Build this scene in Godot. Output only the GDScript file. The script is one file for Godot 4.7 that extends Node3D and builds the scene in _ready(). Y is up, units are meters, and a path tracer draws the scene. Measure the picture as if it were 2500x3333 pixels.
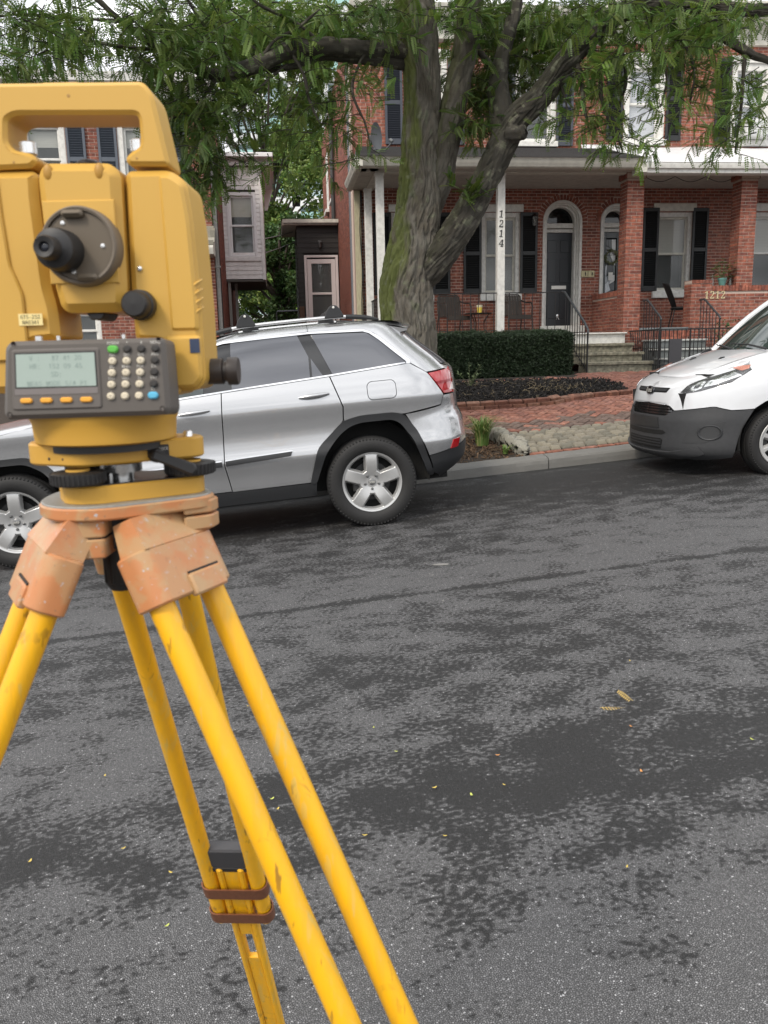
extends Node3D

var rng := RandomNumberGenerator.new()
var mats := {}
var tex := {}
var cam_basis := Basis()
const FOCAL := 1.596     # focal length over picture height / 2

func _ready() -> void:
	rng.seed = 20240711
	# ---- camera
	cam_basis = Basis(Vector3.UP, deg_to_rad(-7.0)) * Basis(Vector3.RIGHT, deg_to_rad(-11.0)) * Basis(Vector3.BACK, deg_to_rad(-1.25))
	var cam := Camera3D.new()
	cam.name = "camera"
	var at := CameraAttributesPhysical.new()
	at.frustum_focal_length = 19.153
	at.frustum_focus_distance = 9.0
	at.frustum_near = 0.05
	at.frustum_far = 600.0
	at.exposure_aperture = 9.5
	cam.attributes = at
	cam.transform = Transform3D(cam_basis, Vector3.ZERO)
	add_child(cam)
	cam.current = true
	# ---- sky and air: bright overcast
	make_textures()
	var env := Environment.new()
	env.background_mode = Environment.BG_SKY
	var sky := Sky.new()
	var pan := PanoramaSkyMaterial.new()
	pan.panorama = sky_texture()
	sky.sky_material = pan
	env.sky = sky
	env.background_energy_multiplier = 1.0
	env.tonemap_mode = Environment.TONE_MAPPER_LINEAR
	env.tonemap_exposure = 1.45
	env.sdfgi_enabled = true
	env.ssao_enabled = true
	env.ssil_enabled = true
	var we := WorldEnvironment.new()
	we.name = "world_environment"
	we.environment = env
	add_child(we)
	# ---- sun behind thin cloud
	var sun := DirectionalLight3D.new()
	sun.name = "sun"
	sun.light_energy = 0.5
	sun.light_color = Color(1.0, 0.96, 0.9)
	sun.light_angular_distance = 14.0
	sun.shadow_enabled = true
	sun.rotation = Vector3(deg_to_rad(-44), deg_to_rad(-42), 0)
	add_child(sun)
	# ---- the place
	build_road()
	build_ground()
	build_house_middle()
	build_house_right()
	build_house_left()
	build_background()
	build_street_tree()
	build_wagon()
	build_van()
	build_instrument()
	build_tripod()
	build_garden()
	build_porch_things()
	build_litter()
	flush_bricks()

func sky_texture() -> Texture2D:
	var w := 768
	var h := 384
	var n1 := FastNoiseLite.new()
	n1.seed = 5
	n1.frequency = 1.0
	n1.fractal_octaves = 5
	n1.fractal_gain = 0.55
	var data := PackedFloat32Array()
	data.resize(w * h * 3)
	for j in h:
		var el := (0.5 - (j + 0.5) / h) * PI
		for i in w:
			var az := (i + 0.5) / w * TAU
			var d := Vector3(cos(el) * sin(az), sin(el), cos(el) * cos(az))
			var L := 0.3
			var tint := 0.0
			if el > 0.0:
				# a cloud deck seen in perspective
				var q := d / maxf(d.y + 0.22, 0.05)
				var f := n1.get_noise_3d(q.x * 1.5, q.z * 3.2, d.y * 0.6)
				L = 0.92 + 0.30 * d.y + f * 1.25
				L = clampf(L, 0.38, 1.9)
				tint = clampf(0.5 - f, 0.0, 1.0)
			else:
				L = lerpf(0.75, 0.25, clampf(-el * 4.0, 0, 1))
			var o := (j * w + i) * 3
			data[o] = L * lerpf(1.0, 0.94, tint)
			data[o + 1] = L * lerpf(1.0, 0.97, tint)
			data[o + 2] = L * lerpf(1.0, 1.03, tint)
	return ImageTexture.create_from_image(Image.create_from_data(w, h, false, Image.FORMAT_RGBF, data.to_byte_array()))

# =============================================================== helpers
func R(a: float, b: float) -> float:
	return rng.randf_range(a, b)

func in_frame(p: Vector3, margin := 1.05) -> bool:
	var c := cam_basis.inverse() * p
	if c.z > -0.1:
		return false
	return absf(c.y / -c.z) * FOCAL < margin and absf(c.x / -c.z) * FOCAL < 0.75 * margin

class MB:
	var v := PackedVector3Array()
	var n := PackedVector3Array()
	var c := PackedColorArray()
	var t := PackedVector2Array()
	var t2 := PackedVector2Array()
	var xf := Transform3D()
	var col := Color(1, 1, 1)
	var use_col := false

	func tri(a: Vector3, b: Vector3, d: Vector3, na: Vector3, nb: Vector3, nd: Vector3) -> void:
		var g := (d - a).cross(b - a)
		if g.dot(na + nb + nd) < 0.0:
			var s := b; b = d; d = s
			s = nb; nb = nd; nd = s
		v.push_back(xf * a); v.push_back(xf * b); v.push_back(xf * d)
		n.push_back((xf.basis * na).normalized()); n.push_back((xf.basis * nb).normalized()); n.push_back((xf.basis * nd).normalized())
		if use_col:
			c.push_back(col); c.push_back(col); c.push_back(col)

	func flat(a: Vector3, b: Vector3, d: Vector3, out: Vector3) -> void:
		var g := (d - a).cross(b - a).normalized()
		if g.dot(out) < 0.0:
			g = -g
		tri(a, b, d, g, g, g)

	func quad(a: Vector3, b: Vector3, d: Vector3, e: Vector3, out: Vector3) -> void:
		var g := (d - a).cross(b - e).normalized()
		if g.dot(out) < 0.0:
			g = -g
		tri(a, b, d, g, g, g)
		tri(a, d, e, g, g, g)

	func box(center: Vector3, size: Vector3, bev := 0.0, b := Basis()) -> void:
		var h := size * 0.5
		var e := minf(bev, minf(h.x, minf(h.y, h.z)) * 0.9)
		var P := func(x: float, y: float, z: float) -> Vector3: return center + b * Vector3(x, y, z)
		for ax in 3:
			for s in [-1.0, 1.0]:
				var o := Vector3.ZERO; o[ax] = s
				var u := (ax + 1) % 3
				var w := (ax + 2) % 3
				var q := []
				for k in [[-1, -1], [1, -1], [1, 1], [-1, 1]]:
					var p := Vector3.ZERO
					p[ax] = s * h[ax]; p[u] = k[0] * (h[u] - e); p[w] = k[1] * (h[w] - e)
					q.push_back(center + b * p)
				quad(q[0], q[1], q[2], q[3], b * o)
		if e <= 0.0:
			return
		for ax in 3:
			var u := (ax + 1) % 3
			var w := (ax + 2) % 3
			for su in [-1.0, 1.0]:
				for sw in [-1.0, 1.0]:
					var q := []
					for k in [[-1, 0], [1, 0], [1, 1], [-1, 1]]:
						var p := Vector3.ZERO
						p[ax] = k[0] * (h[ax] - e)
						p[u] = su * (h[u] - (e if k[1] == 1 else 0.0))
						p[w] = sw * (h[w] - (0.0 if k[1] == 1 else e))
						q.push_back(center + b * p)
					var o := Vector3.ZERO; o[u] = su; o[w] = sw
					quad(q[0], q[1], q[2], q[3], b * o)
		for sx in [-1.0, 1.0]:
			for sy in [-1.0, 1.0]:
				for sz in [-1.0, 1.0]:
					flat(P.call(sx * h.x, sy * (h.y - e), sz * (h.z - e)), P.call(sx * (h.x - e), sy * h.y, sz * (h.z - e)), P.call(sx * (h.x - e), sy * (h.y - e), sz * h.z), b * Vector3(sx, sy, sz))

	func tube(path: Array, radii: Array, sides := 10, caps := true) -> void:
		var m := path.size()
		var up := Vector3.UP
		var d0: Vector3 = (path[1] - path[0]).normalized()
		if absf(d0.dot(up)) > 0.9:
			up = Vector3.RIGHT
		var side := d0.cross(up).normalized()
		var rings := []
		var norms := []
		for i in m:
			var d: Vector3 = (path[mini(i + 1, m - 1)] - path[maxi(i - 1, 0)]).normalized()
			side = (side - d * side.dot(d)).normalized()
			var o := d.cross(side)
			var r: float = radii[mini(i, radii.size() - 1)]
			var ring := []
			var nr := []
			for k in sides + 1:
				var a := TAU * k / sides
				var e := side * cos(a) + o * sin(a)
				ring.push_back(path[i] + e * r)
				nr.push_back(e)
			rings.push_back(ring)
			norms.push_back(nr)
		for i in m - 1:
			for k in sides:
				tri(rings[i][k], rings[i + 1][k], rings[i + 1][k + 1], norms[i][k], norms[i + 1][k], norms[i + 1][k + 1])
				tri(rings[i][k], rings[i + 1][k + 1], rings[i][k + 1], norms[i][k], norms[i + 1][k + 1], norms[i][k + 1])
		if caps:
			for e in [0, m - 1]:
				var d: Vector3 = (path[0] - path[1]) if e == 0 else (path[m - 1] - path[m - 2])
				for k in sides:
					flat(path[e], rings[e][k], rings[e][k + 1], d)

	# turns a profile of (radius, height) about the y axis of B placed at o
	func lathe(o: Vector3, b: Basis, prof: Array, segs := 24, a0 := 0.0, a1 := TAU) -> void:
		var m := prof.size()
		var fn := []
		for i in m - 1:
			var d: Vector2 = prof[i + 1] - prof[i]
			fn.push_back(Vector2(d.y, -d.x).normalized())
		for i in m - 1:
			var n0: Vector2 = fn[i]
			var n1: Vector2 = fn[i]
			if i > 0 and fn[i - 1].dot(fn[i]) > 0.75:
				n0 = (fn[i - 1] + fn[i]).normalized()
			if i < m - 2 and fn[i + 1].dot(fn[i]) > 0.75:
				n1 = (fn[i + 1] + fn[i]).normalized()
			var p: Vector2 = prof[i]
			var q: Vector2 = prof[i + 1]
			for k in segs:
				var ca := cos(a0 + (a1 - a0) * k / segs); var sa := sin(a0 + (a1 - a0) * k / segs)
				var cb := cos(a0 + (a1 - a0) * (k + 1) / segs); var sb := sin(a0 + (a1 - a0) * (k + 1) / segs)
				var A := o + b * Vector3(p.x * ca, p.y, p.x * sa)
				var B := o + b * Vector3(q.x * ca, q.y, q.x * sa)
				var C := o + b * Vector3(q.x * cb, q.y, q.x * sb)
				var D := o + b * Vector3(p.x * cb, p.y, p.x * sb)
				var na := b * Vector3(n0.x * ca, n0.y, n0.x * sa)
				var nb := b * Vector3(n1.x * ca, n1.y, n1.x * sa)
				var nc := b * Vector3(n1.x * cb, n1.y, n1.x * sb)
				var nd := b * Vector3(n0.x * cb, n0.y, n0.x * sb)
				if q.x > 1e-6:
					tri(A, B, C, na, nb, nc)
				if p.x > 1e-6:
					tri(A, C, D, na, nc, nd)

	# extrudes a polygon (x, y) from z0 to z1 in the frame f, edges chamfered by bev at z1 (and at z0 when both)
	func prism(f: Transform3D, poly: PackedVector2Array, z0: float, z1: float, bev := 0.0, both := false, smooth := 0.6) -> void:
		if Geometry2D.is_polygon_clockwise(poly):
			poly = poly.duplicate()
			poly.reverse()
		var m := poly.size()
		var en := []
		for i in m:
			var d: Vector2 = poly[(i + 1) % m] - poly[i]
			en.push_back(Vector2(d.y, -d.x).normalized())
		var inset := PackedVector2Array()
		var idx := PackedInt32Array()
		for attempt in 6:
			inset.clear()
			for i in m:
				var a: Vector2 = en[(i + m - 1) % m]
				var b: Vector2 = en[i]
				var k := (a + b)
				k = k / maxf(k.length_squared() * 0.5, 0.3)
				inset.push_back(poly[i] - k * bev)
			idx = Geometry2D.triangulate_polygon(inset)
			if idx.size() > 0:
				break
			bev = bev * 0.5 if attempt < 4 else 0.0
		var F := func(p: Vector2, z: float) -> Vector3: return f * Vector3(p.x, p.y, z)
		var fz := f.basis.z.normalized()
		for i in range(0, idx.size(), 3):
			flat(F.call(inset[idx[i]], z1), F.call(inset[idx[i + 1]], z1), F.call(inset[idx[i + 2]], z1), fz)
			var bp := inset if both else poly
			flat(F.call(bp[idx[i]], z0), F.call(bp[idx[i + 1]], z0), F.call(bp[idx[i + 2]], z0), -fz)
		var zb := z0 + (bev if both else 0.0)
		for i in m:
			var j := (i + 1) % m
			var na: Vector2 = en[i]
			var nb: Vector2 = en[i]
			if en[(i + m - 1) % m].dot(en[i]) > smooth:
				na = (en[(i + m - 1) % m] + en[i]).normalized()
			if en[j].dot(en[i]) > smooth:
				nb = (en[j] + en[i]).normalized()
			var A3 := f.basis * Vector3(na.x, na.y, 0)
			var B3 := f.basis * Vector3(nb.x, nb.y, 0)
			tri(F.call(poly[i], zb), F.call(poly[j], zb), F.call(poly[j], z1 - bev), A3, B3, B3)
			tri(F.call(poly[i], zb), F.call(poly[j], z1 - bev), F.call(poly[i], z1 - bev), A3, B3, A3)
			if bev > 0.0:
				var ca := (A3 + fz).normalized()
				var cb := (B3 + fz).normalized()
				tri(F.call(poly[i], z1 - bev), F.call(poly[j], z1 - bev), F.call(inset[j], z1), ca, cb, cb)
				tri(F.call(poly[i], z1 - bev), F.call(inset[j], z1), F.call(inset[i], z1), ca, cb, ca)
				if both:
					ca = (A3 - fz).normalized()
					cb = (B3 - fz).normalized()
					tri(F.call(poly[i], zb), F.call(poly[j], zb), F.call(inset[j], z0), ca, cb, cb)
					tri(F.call(poly[i], zb), F.call(inset[j], z0), F.call(inset[i], z0), ca, cb, ca)

	func ellipsoid(o: Vector3, r: Vector3, b := Basis(), us := 16, vs := 10, v0 := -PI / 2, v1 := PI / 2) -> void:
		for j in vs:
			for i in us:
				var q := []
				var nn := []
				for k in [[0, 0], [1, 0], [1, 1], [0, 1]]:
					var a: float = TAU * (i + k[0]) / us
					var e := lerpf(v0, v1, float(j + k[1]) / vs)
					var d := Vector3(cos(e) * cos(a), sin(e), cos(e) * sin(a))
					q.push_back(o + b * (d * r))
					nn.push_back((b * (d / r)).normalized())
				tri(q[0], q[1], q[2], nn[0], nn[1], nn[2])
				tri(q[0], q[2], q[3], nn[0], nn[2], nn[3])

	# a surface over the unit square
	func grid(fn: Callable, nu: int, nv: int, flip := false, uvs := false) -> void:
		var p := []
		var q := []
		var e := 1e-3
		for j in nv + 1:
			for i in nu + 1:
				var a := float(i) / nu
				var b := float(j) / nv
				var P: Vector3 = fn.call(a, b)
				var du: Vector3 = fn.call(minf(a + e, 1), b) - fn.call(maxf(a - e, 0), b)
				var dv: Vector3 = fn.call(a, minf(b + e, 1)) - fn.call(a, maxf(b - e, 0))
				var N := du.cross(dv).normalized()
				p.push_back(P)
				q.push_back(-N if flip else N)
		for j in nv:
			for i in nu:
				var a := j * (nu + 1) + i
				var b := a + 1
				var c1 := a + nu + 2
				var d := a + nu + 1
				tri(p[a], p[b], p[c1], q[a], q[b], q[c1])
				tri(p[a], p[c1], p[d], q[a], q[c1], q[d])

	func mesh() -> ArrayMesh:
		var a := []
		a.resize(Mesh.ARRAY_MAX)
		a[Mesh.ARRAY_VERTEX] = v
		a[Mesh.ARRAY_NORMAL] = n
		if c.size() == v.size():
			a[Mesh.ARRAY_COLOR] = c
		if t.size() == v.size():
			a[Mesh.ARRAY_TEX_UV] = t
		if t2.size() == v.size():
			a[Mesh.ARRAY_TEX_UV2] = t2
		var m := ArrayMesh.new()
		if v.size() > 0:
			m.add_surface_from_arrays(Mesh.PRIMITIVE_TRIANGLES, a)
		return m

var used := {}
func numbered(s: String) -> String:
	if not used.has(s):
		used[s] = 0
		return s
	used[s] += 1
	return "%s_%03d" % [s, used[s]]

func add_mesh(called: String, mesh: Mesh, m: Material, parent: Node = null) -> MeshInstance3D:
	var o := MeshInstance3D.new()
	o.mesh = mesh
	o.material_override = m
	if parent == null:
		o.name = numbered(called)
		add_child(o)
	else:
		var k := called
		if parent.has_meta("n_" + called):
			k = "%s_%03d" % [called, parent.get_meta("n_" + called)]
		parent.set_meta("n_" + called, int(parent.get_meta("n_" + called, 0)) + 1)
		o.name = k
		parent.add_child(o, true)
	return o

func put(called: String, b: MB, m: Material, parent: Node = null) -> MeshInstance3D:
	return add_mesh(called, b.mesh(), m, parent)

func thing(called: String, label: String, category: String, at := Vector3.ZERO, basis := Basis(), group := "") -> Node3D:
	var o := Node3D.new()
	o.name = numbered(called)
	o.transform = Transform3D(basis, at)
	add_child(o)
	tag(o, label, category, group)
	return o

func tag(o: Node, label: String, category: String, group := "") -> void:
	o.set_meta("label", label)
	o.set_meta("category", category)
	if group != "":
		o.set_meta("group", group)

func sub(called: String, parent: Node, xf := Transform3D()) -> Node3D:
	var o := Node3D.new()
	var k := called
	if parent.has_meta("n_" + called):
		k = "%s_%03d" % [called, parent.get_meta("n_" + called)]
	parent.set_meta("n_" + called, int(parent.get_meta("n_" + called, 0)) + 1)
	o.name = k
	o.transform = xf
	parent.add_child(o, true)
	return o

func stuff(o: Node) -> Node:
	o.set_meta("kind", "stuff")
	return o

func struct_(o: Node) -> Node:
	o.set_meta("kind", "structure")
	return o

func multi(called: String, mesh: Mesh, m: Material, xs: Array, cols: Array, parent: Node = null) -> MultiMeshInstance3D:
	var mm := MultiMesh.new()
	mm.transform_format = MultiMesh.TRANSFORM_3D
	mm.use_colors = cols.size() > 0
	mm.mesh = mesh
	mm.instance_count = xs.size()
	for i in xs.size():
		mm.set_instance_transform(i, xs[i])
		if cols.size() > 0:
			mm.set_instance_color(i, cols[i])
	var o := MultiMeshInstance3D.new()
	o.multimesh = mm
	o.material_override = m
	if parent == null:
		o.name = numbered(called)
		add_child(o)
	else:
		o.name = called
		parent.add_child(o, true)
		o.set_meta("kind", "stuff")
	return o

# =============================================================== materials
func noise_img(freq: float, oct: int, sd: int, size := 512, kind := FastNoiseLite.TYPE_SIMPLEX_SMOOTH) -> Image:
	var f := FastNoiseLite.new()
	f.noise_type = kind
	f.seed = sd
	f.frequency = freq
	f.fractal_octaves = oct
	if kind == FastNoiseLite.TYPE_CELLULAR:
		f.cellular_return_type = FastNoiseLite.RETURN_DISTANCE2_SUB
	var im := f.get_seamless_image(size, size)
	im.convert(Image.FORMAT_L8)
	return im

func remap_tex(im: Image, lo: float, hi: float, power := 1.0) -> Texture2D:
	var d := im.get_data()
	var lut := PackedByteArray()
	for i in 256:
		lut.push_back(int(clampf(lerpf(lo, hi, pow(i / 255.0, power)), 0, 1) * 255.0))
	for i in d.size():
		d[i] = lut[d[i]]
	return ImageTexture.create_from_image(Image.create_from_data(im.get_width(), im.get_height(), false, Image.FORMAT_L8, d))

func make_textures() -> void:
	var soft := noise_img(0.012, 5, 3)
	var fine := noise_img(0.11, 3, 8)
	tex.soft = remap_tex(soft, 0.88, 1.0)
	tex.blotch = remap_tex(soft, 0.60, 1.05, 1.1)
	tex.fine = remap_tex(fine, 0.82, 1.0)
	tex.finebump = remap_tex(fine, 0.0, 1.0)
	tex.softbump = remap_tex(noise_img(0.03, 4, 14), 0.0, 1.0)
	tex.stone = remap_tex(noise_img(0.2, 3, 21), 0.60, 1.05)
	tex.cell = remap_tex(noise_img(0.06, 2, 30, 512, FastNoiseLite.TYPE_CELLULAR), 0.0, 1.0)
	# water stains that run down: noise stretched along v
	var st := noise_img(0.02, 4, 44, 256)
	st.resize(512, 64)
	tex.streak = remap_tex(st, 0.62, 1.0)
	tex.dirt = remap_tex(noise_img(0.02, 5, 51), 0.87, 1.03, 0.7)
	# faint scratches and rubbed paint
	tex.scuff = remap_tex(noise_img(0.035, 5, 77), -0.9, 2.6)

func M(key: String, col := Color(0.5, 0.5, 0.5), rough := 0.6, metal := 0.0, o := {}) -> StandardMaterial3D:
	if mats.has(key):
		return mats[key]
	if o.is_empty() and col == Color(0.5, 0.5, 0.5):
		print("undefined material ", key)
	var m := StandardMaterial3D.new()
	m.resource_name = key
	m.albedo_color = Color(col.r, col.g, col.b).linear_to_srgb()
	m.roughness = rough
	m.metallic = metal
	if o.has("tex"):
		m.albedo_texture = tex[o.tex]
	if o.has("bump"):
		m.heightmap_enabled = true
		m.heightmap_texture = tex[o.bump]
		m.heightmap_scale = o.get("bh", 0.2)
	if o.has("tex") or o.has("bump"):
		m.uv1_triplanar = true
		m.uv1_world_triplanar = o.get("world", true)
		var s: float = o.get("s", 1.0)
		var sv: Vector3 = o.get("sv", Vector3(s, s, s))
		m.uv1_scale = sv
	if o.has("coat"):
		m.clearcoat_enabled = true
		m.clearcoat = o.coat
		m.clearcoat_roughness = 0.03
	if o.has("spec"):
		m.metallic_specular = o.spec
	if o.has("alpha"):
		m.transparency = BaseMaterial3D.TRANSPARENCY_ALPHA
		m.albedo_color.a = o.alpha
	if o.has("back"):
		m.backlight_enabled = true
		m.backlight = Color(o.back.r, o.back.g, o.back.b).linear_to_srgb()
	if o.has("vc"):
		m.vertex_color_use_as_albedo = true
	if o.has("cull"):
		m.cull_mode = BaseMaterial3D.CULL_DISABLED
	mats[key] = m
	return m

func roundrect(x0: float, y0: float, x1: float, y1: float, r: float, k := 5) -> PackedVector2Array:
	var p := PackedVector2Array()
	for c in [[x1 - r, y1 - r, 0.0], [x0 + r, y1 - r, 0.25], [x0 + r, y0 + r, 0.5], [x1 - r, y0 + r, 0.75]]:
		for i in k + 1:
			var a: float = (c[2] + 0.25 * i / k) * TAU
			p.push_back(Vector2(c[0] + cos(a) * r, c[1] + sin(a) * r))
	return p

func rounded(pts: Array, r: float, k := 4) -> PackedVector2Array:
	# rounds the corners of a polygon
	var out := PackedVector2Array()
	var m := pts.size()
	for i in m:
		var a: Vector2 = pts[(i + m - 1) % m]
		var b: Vector2 = pts[i]
		var c: Vector2 = pts[(i + 1) % m]
		var d0 := (a - b).normalized()
		var d1 := (c - b).normalized()
		var l := minf(r, minf((a - b).length(), (c - b).length()) * 0.45)
		for j in k + 1:
			var u := float(j) / k
			var p0 := b + d0 * l * (1 - u)
			var p1 := b + d1 * l * u
			out.push_back(p0.lerp(p1, u))
	return out

func spline(tab: Array, x: float) -> float:
	# smooth interpolation in a table of (x, y) that rises in x
	var m := tab.size()
	if x <= tab[0].x:
		return tab[0].y
	if x >= tab[m - 1].x:
		return tab[m - 1].y
	var i := 0
	while i < m - 2 and x > tab[i + 1].x:
		i += 1
	var p0: Vector2 = tab[maxi(i - 1, 0)]
	var p1: Vector2 = tab[i]
	var p2: Vector2 = tab[i + 1]
	var p3: Vector2 = tab[mini(i + 2, m - 1)]
	var h := p2.x - p1.x
	var t := (x - p1.x) / h
	var d := (p2.y - p1.y) / h
	var dl := (p1.y - p0.y) / maxf(p1.x - p0.x, 1e-6) if i > 0 else d
	var dr := (p3.y - p2.y) / maxf(p3.x - p2.x, 1e-6) if i < m - 2 else d
	var m1 := 0.0 if dl * d < 0.0 else 2.0 * dl * d / (dl + d) if absf(dl + d) > 1e-9 else 0.0
	var m2 := 0.0 if dr * d < 0.0 else 2.0 * dr * d / (dr + d) if absf(dr + d) > 1e-9 else 0.0
	var t2_ := t * t
	var t3 := t2_ * t
	return (2 * t3 - 3 * t2_ + 1) * p1.y + (t3 - 2 * t2_ + t) * h * m1 + (-2 * t3 + 3 * t2_) * p2.y + (t3 - t2_) * h * m2

func V2(a: Array) -> Array:
	var o := []
	for i in range(0, a.size(), 2):
		o.push_back(Vector2(a[i], a[i + 1]))
	return o

func P2(a: Array) -> PackedVector2Array:
	return PackedVector2Array(V2(a))

# =============================================================== ground
func road_y(x: float) -> float:
	return -1.496 + 0.075 * clampf(x, -16.0, 16.0)

func yg(x: float, z: float) -> float:
	var hx := -0.50 + 0.012 * clampf(x, -16.0, 16.0)
	if z >= -8.88:
		return road_y(x) + 0.125
	var t := clampf((-8.88 - z) / 5.1, 0.0, 1.0)
	return lerpf(road_y(x) + 0.125, hx, t)

func gnd(x: float, z: float, up := 0.0) -> Vector3:
	return Vector3(x, yg(x, z) + up, z)

func sheet(b: MB, x0: float, x1: float, nx: int, zs: Array, fy: Callable, uvs := 0.0) -> void:
	for i in nx:
		for j in zs.size() - 1:
			var xa := lerpf(x0, x1, float(i) / nx)
			var xb := lerpf(x0, x1, float(i + 1) / nx)
			var za: float = zs[j]
			var zb: float = zs[j + 1]
			var q := []
			for k in [[xa, za], [xb, za], [xb, zb], [xa, zb]]:
				q.push_back(Vector3(k[0], fy.call(k[0], k[1]), k[1]))
			var n0: int = b.v.size()
			b.quad(q[0], q[1], q[2], q[3], Vector3.UP)
			if uvs > 0.0:
				for k in range(n0, b.v.size()):
					b.t.push_back(Vector2(b.v[k].x, b.v[k].z))
					b.t2.push_back(Vector2(b.v[k].x, b.v[k].z))

func road_textures() -> void:
	# wear of the asphalt: a dark new layer that has been polished away in long ragged patches
	var s := 2048
	var span := 12.0
	var lo := FastNoiseLite.new(); lo.seed = 91; lo.frequency = 1.0; lo.fractal_octaves = 5; lo.fractal_gain = 0.62
	var im := lo.get_image(1, 1)
	var a := noise_at(s, 1.0 / 60.0, 91, 6)
	var b := noise_at(s, 1.0 / 6.0, 17, 3)
	var c := noise_at(s, 1.0 / 420.0, 63, 3)
	var out := PackedByteArray()
	out.resize(s * s)
	var lut := PackedFloat32Array()
	for j in s:
		# row j is the depth z = j / s * span (repeats); rows above the camera line carry the bands along the street
		var z := float(j) / s * span
		if z > span * 0.5:
			z -= span
		var zz := z if z < 3.0 else z - span
		var band := 0.0
		band += 0.42 * exp(-pow((zz + 2.52) / 0.26, 2.0))
		band += 0.10 * exp(-pow((zz + 3.6) / 0.22, 2.0))
		band += 0.10 * exp(-pow((zz + 4.30) / 0.25, 2.0))
		band += 0.55 * exp(-pow((zz + 4.72) / 0.035, 2.0))
		band += 0.40 * smoothstep(-6.2, -7.4, zz)
		band += 0.10 * smoothstep(-5.2, -6.2, zz)
		band -= 0.22 * exp(-pow((zz + 5.05) / 0.22, 2.0))
		band -= 0.28 * smoothstep(-2.2, -1.5, zz)
		lut.push_back(band)
	for j in s:
		var band := lut[j]
		var ja := ((j * 8) / 5 % s) * s
		var jb := j * s
		for i in s:
			var va := a[ja + i] / 255.0
			var vb := b[ja + i] / 255.0
			var vc := c[jb + i] / 255.0
			var v := (va - 0.5) * 1.0 + (vb - 0.5) * 1.3 + (vc - 0.5) * 0.5 + band
			var t := clampf(0.5 + (v - 0.20) * 6.5, 0.0, 1.0)
			out[jb + i] = int(lerpf(250.0, 128.0, t))
	tex.road_wear = ImageTexture.create_from_image(Image.create_from_data(s, s, false, Image.FORMAT_L8, out))
	# the stones in the asphalt: rounded chips in black binder
	var q := 1024
	var fn := FastNoiseLite.new()
	fn.noise_type = FastNoiseLite.TYPE_CELLULAR
	fn.seed = 5
	fn.frequency = 1.0 / 7.5
	fn.fractal_type = FastNoiseLite.FRACTAL_NONE
	fn.cellular_return_type = FastNoiseLite.RETURN_CELL_VALUE
	var i1 := fn.get_seamless_image(q, q, false, false, 0.05, true)
	i1.convert(Image.FORMAT_L8)
	fn.cellular_return_type = FastNoiseLite.RETURN_DISTANCE2_SUB
	var i2 := fn.get_seamless_image(q, q, false, false, 0.05, true)
	i2.convert(Image.FORMAT_L8)
	var g := i1.get_data()
	var h := i2.get_data()
	var n2 := noise_at(q, 1.0 / 6.0, 9, 3)
	var o2 := PackedByteArray()
	o2.resize(q * q)
	var o3 := PackedByteArray()
	o3.resize(q * q)
	for k in q * q:
		var e := smoothstep(0.02, 0.30, h[k] / 255.0)
		var tone := g[k] / 255.0
		var w := n2[k] / 255.0
		var val := lerpf(0.34, 0.46 + 0.20 * tone + (0.22 if tone > 0.97 else 0.0), e) + (w - 0.5) * 0.42
		o2[k] = int(clampf(val, 0.08, 1.0) * 255.0)
		o3[k] = int(clampf(e * (0.55 + 0.45 * tone) + (w - 0.5) * 0.35, 0.0, 1.0) * 255.0)
	tex.asphalt = ImageTexture.create_from_image(Image.create_from_data(q, q, false, Image.FORMAT_L8, o2))
	tex.asphalt_relief = ImageTexture.create_from_image(Image.create_from_data(q, q, false, Image.FORMAT_L8, o3))

func noise_at(s: int, f: float, sd: int, oct: int) -> PackedByteArray:
	var n := FastNoiseLite.new()
	n.noise_type = FastNoiseLite.TYPE_SIMPLEX_SMOOTH
	n.seed = sd
	n.frequency = f
	n.fractal_octaves = oct
	var im := n.get_seamless_image(s, s, false, false, 0.1, true)
	im.convert(Image.FORMAT_L8)
	return im.get_data()

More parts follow.
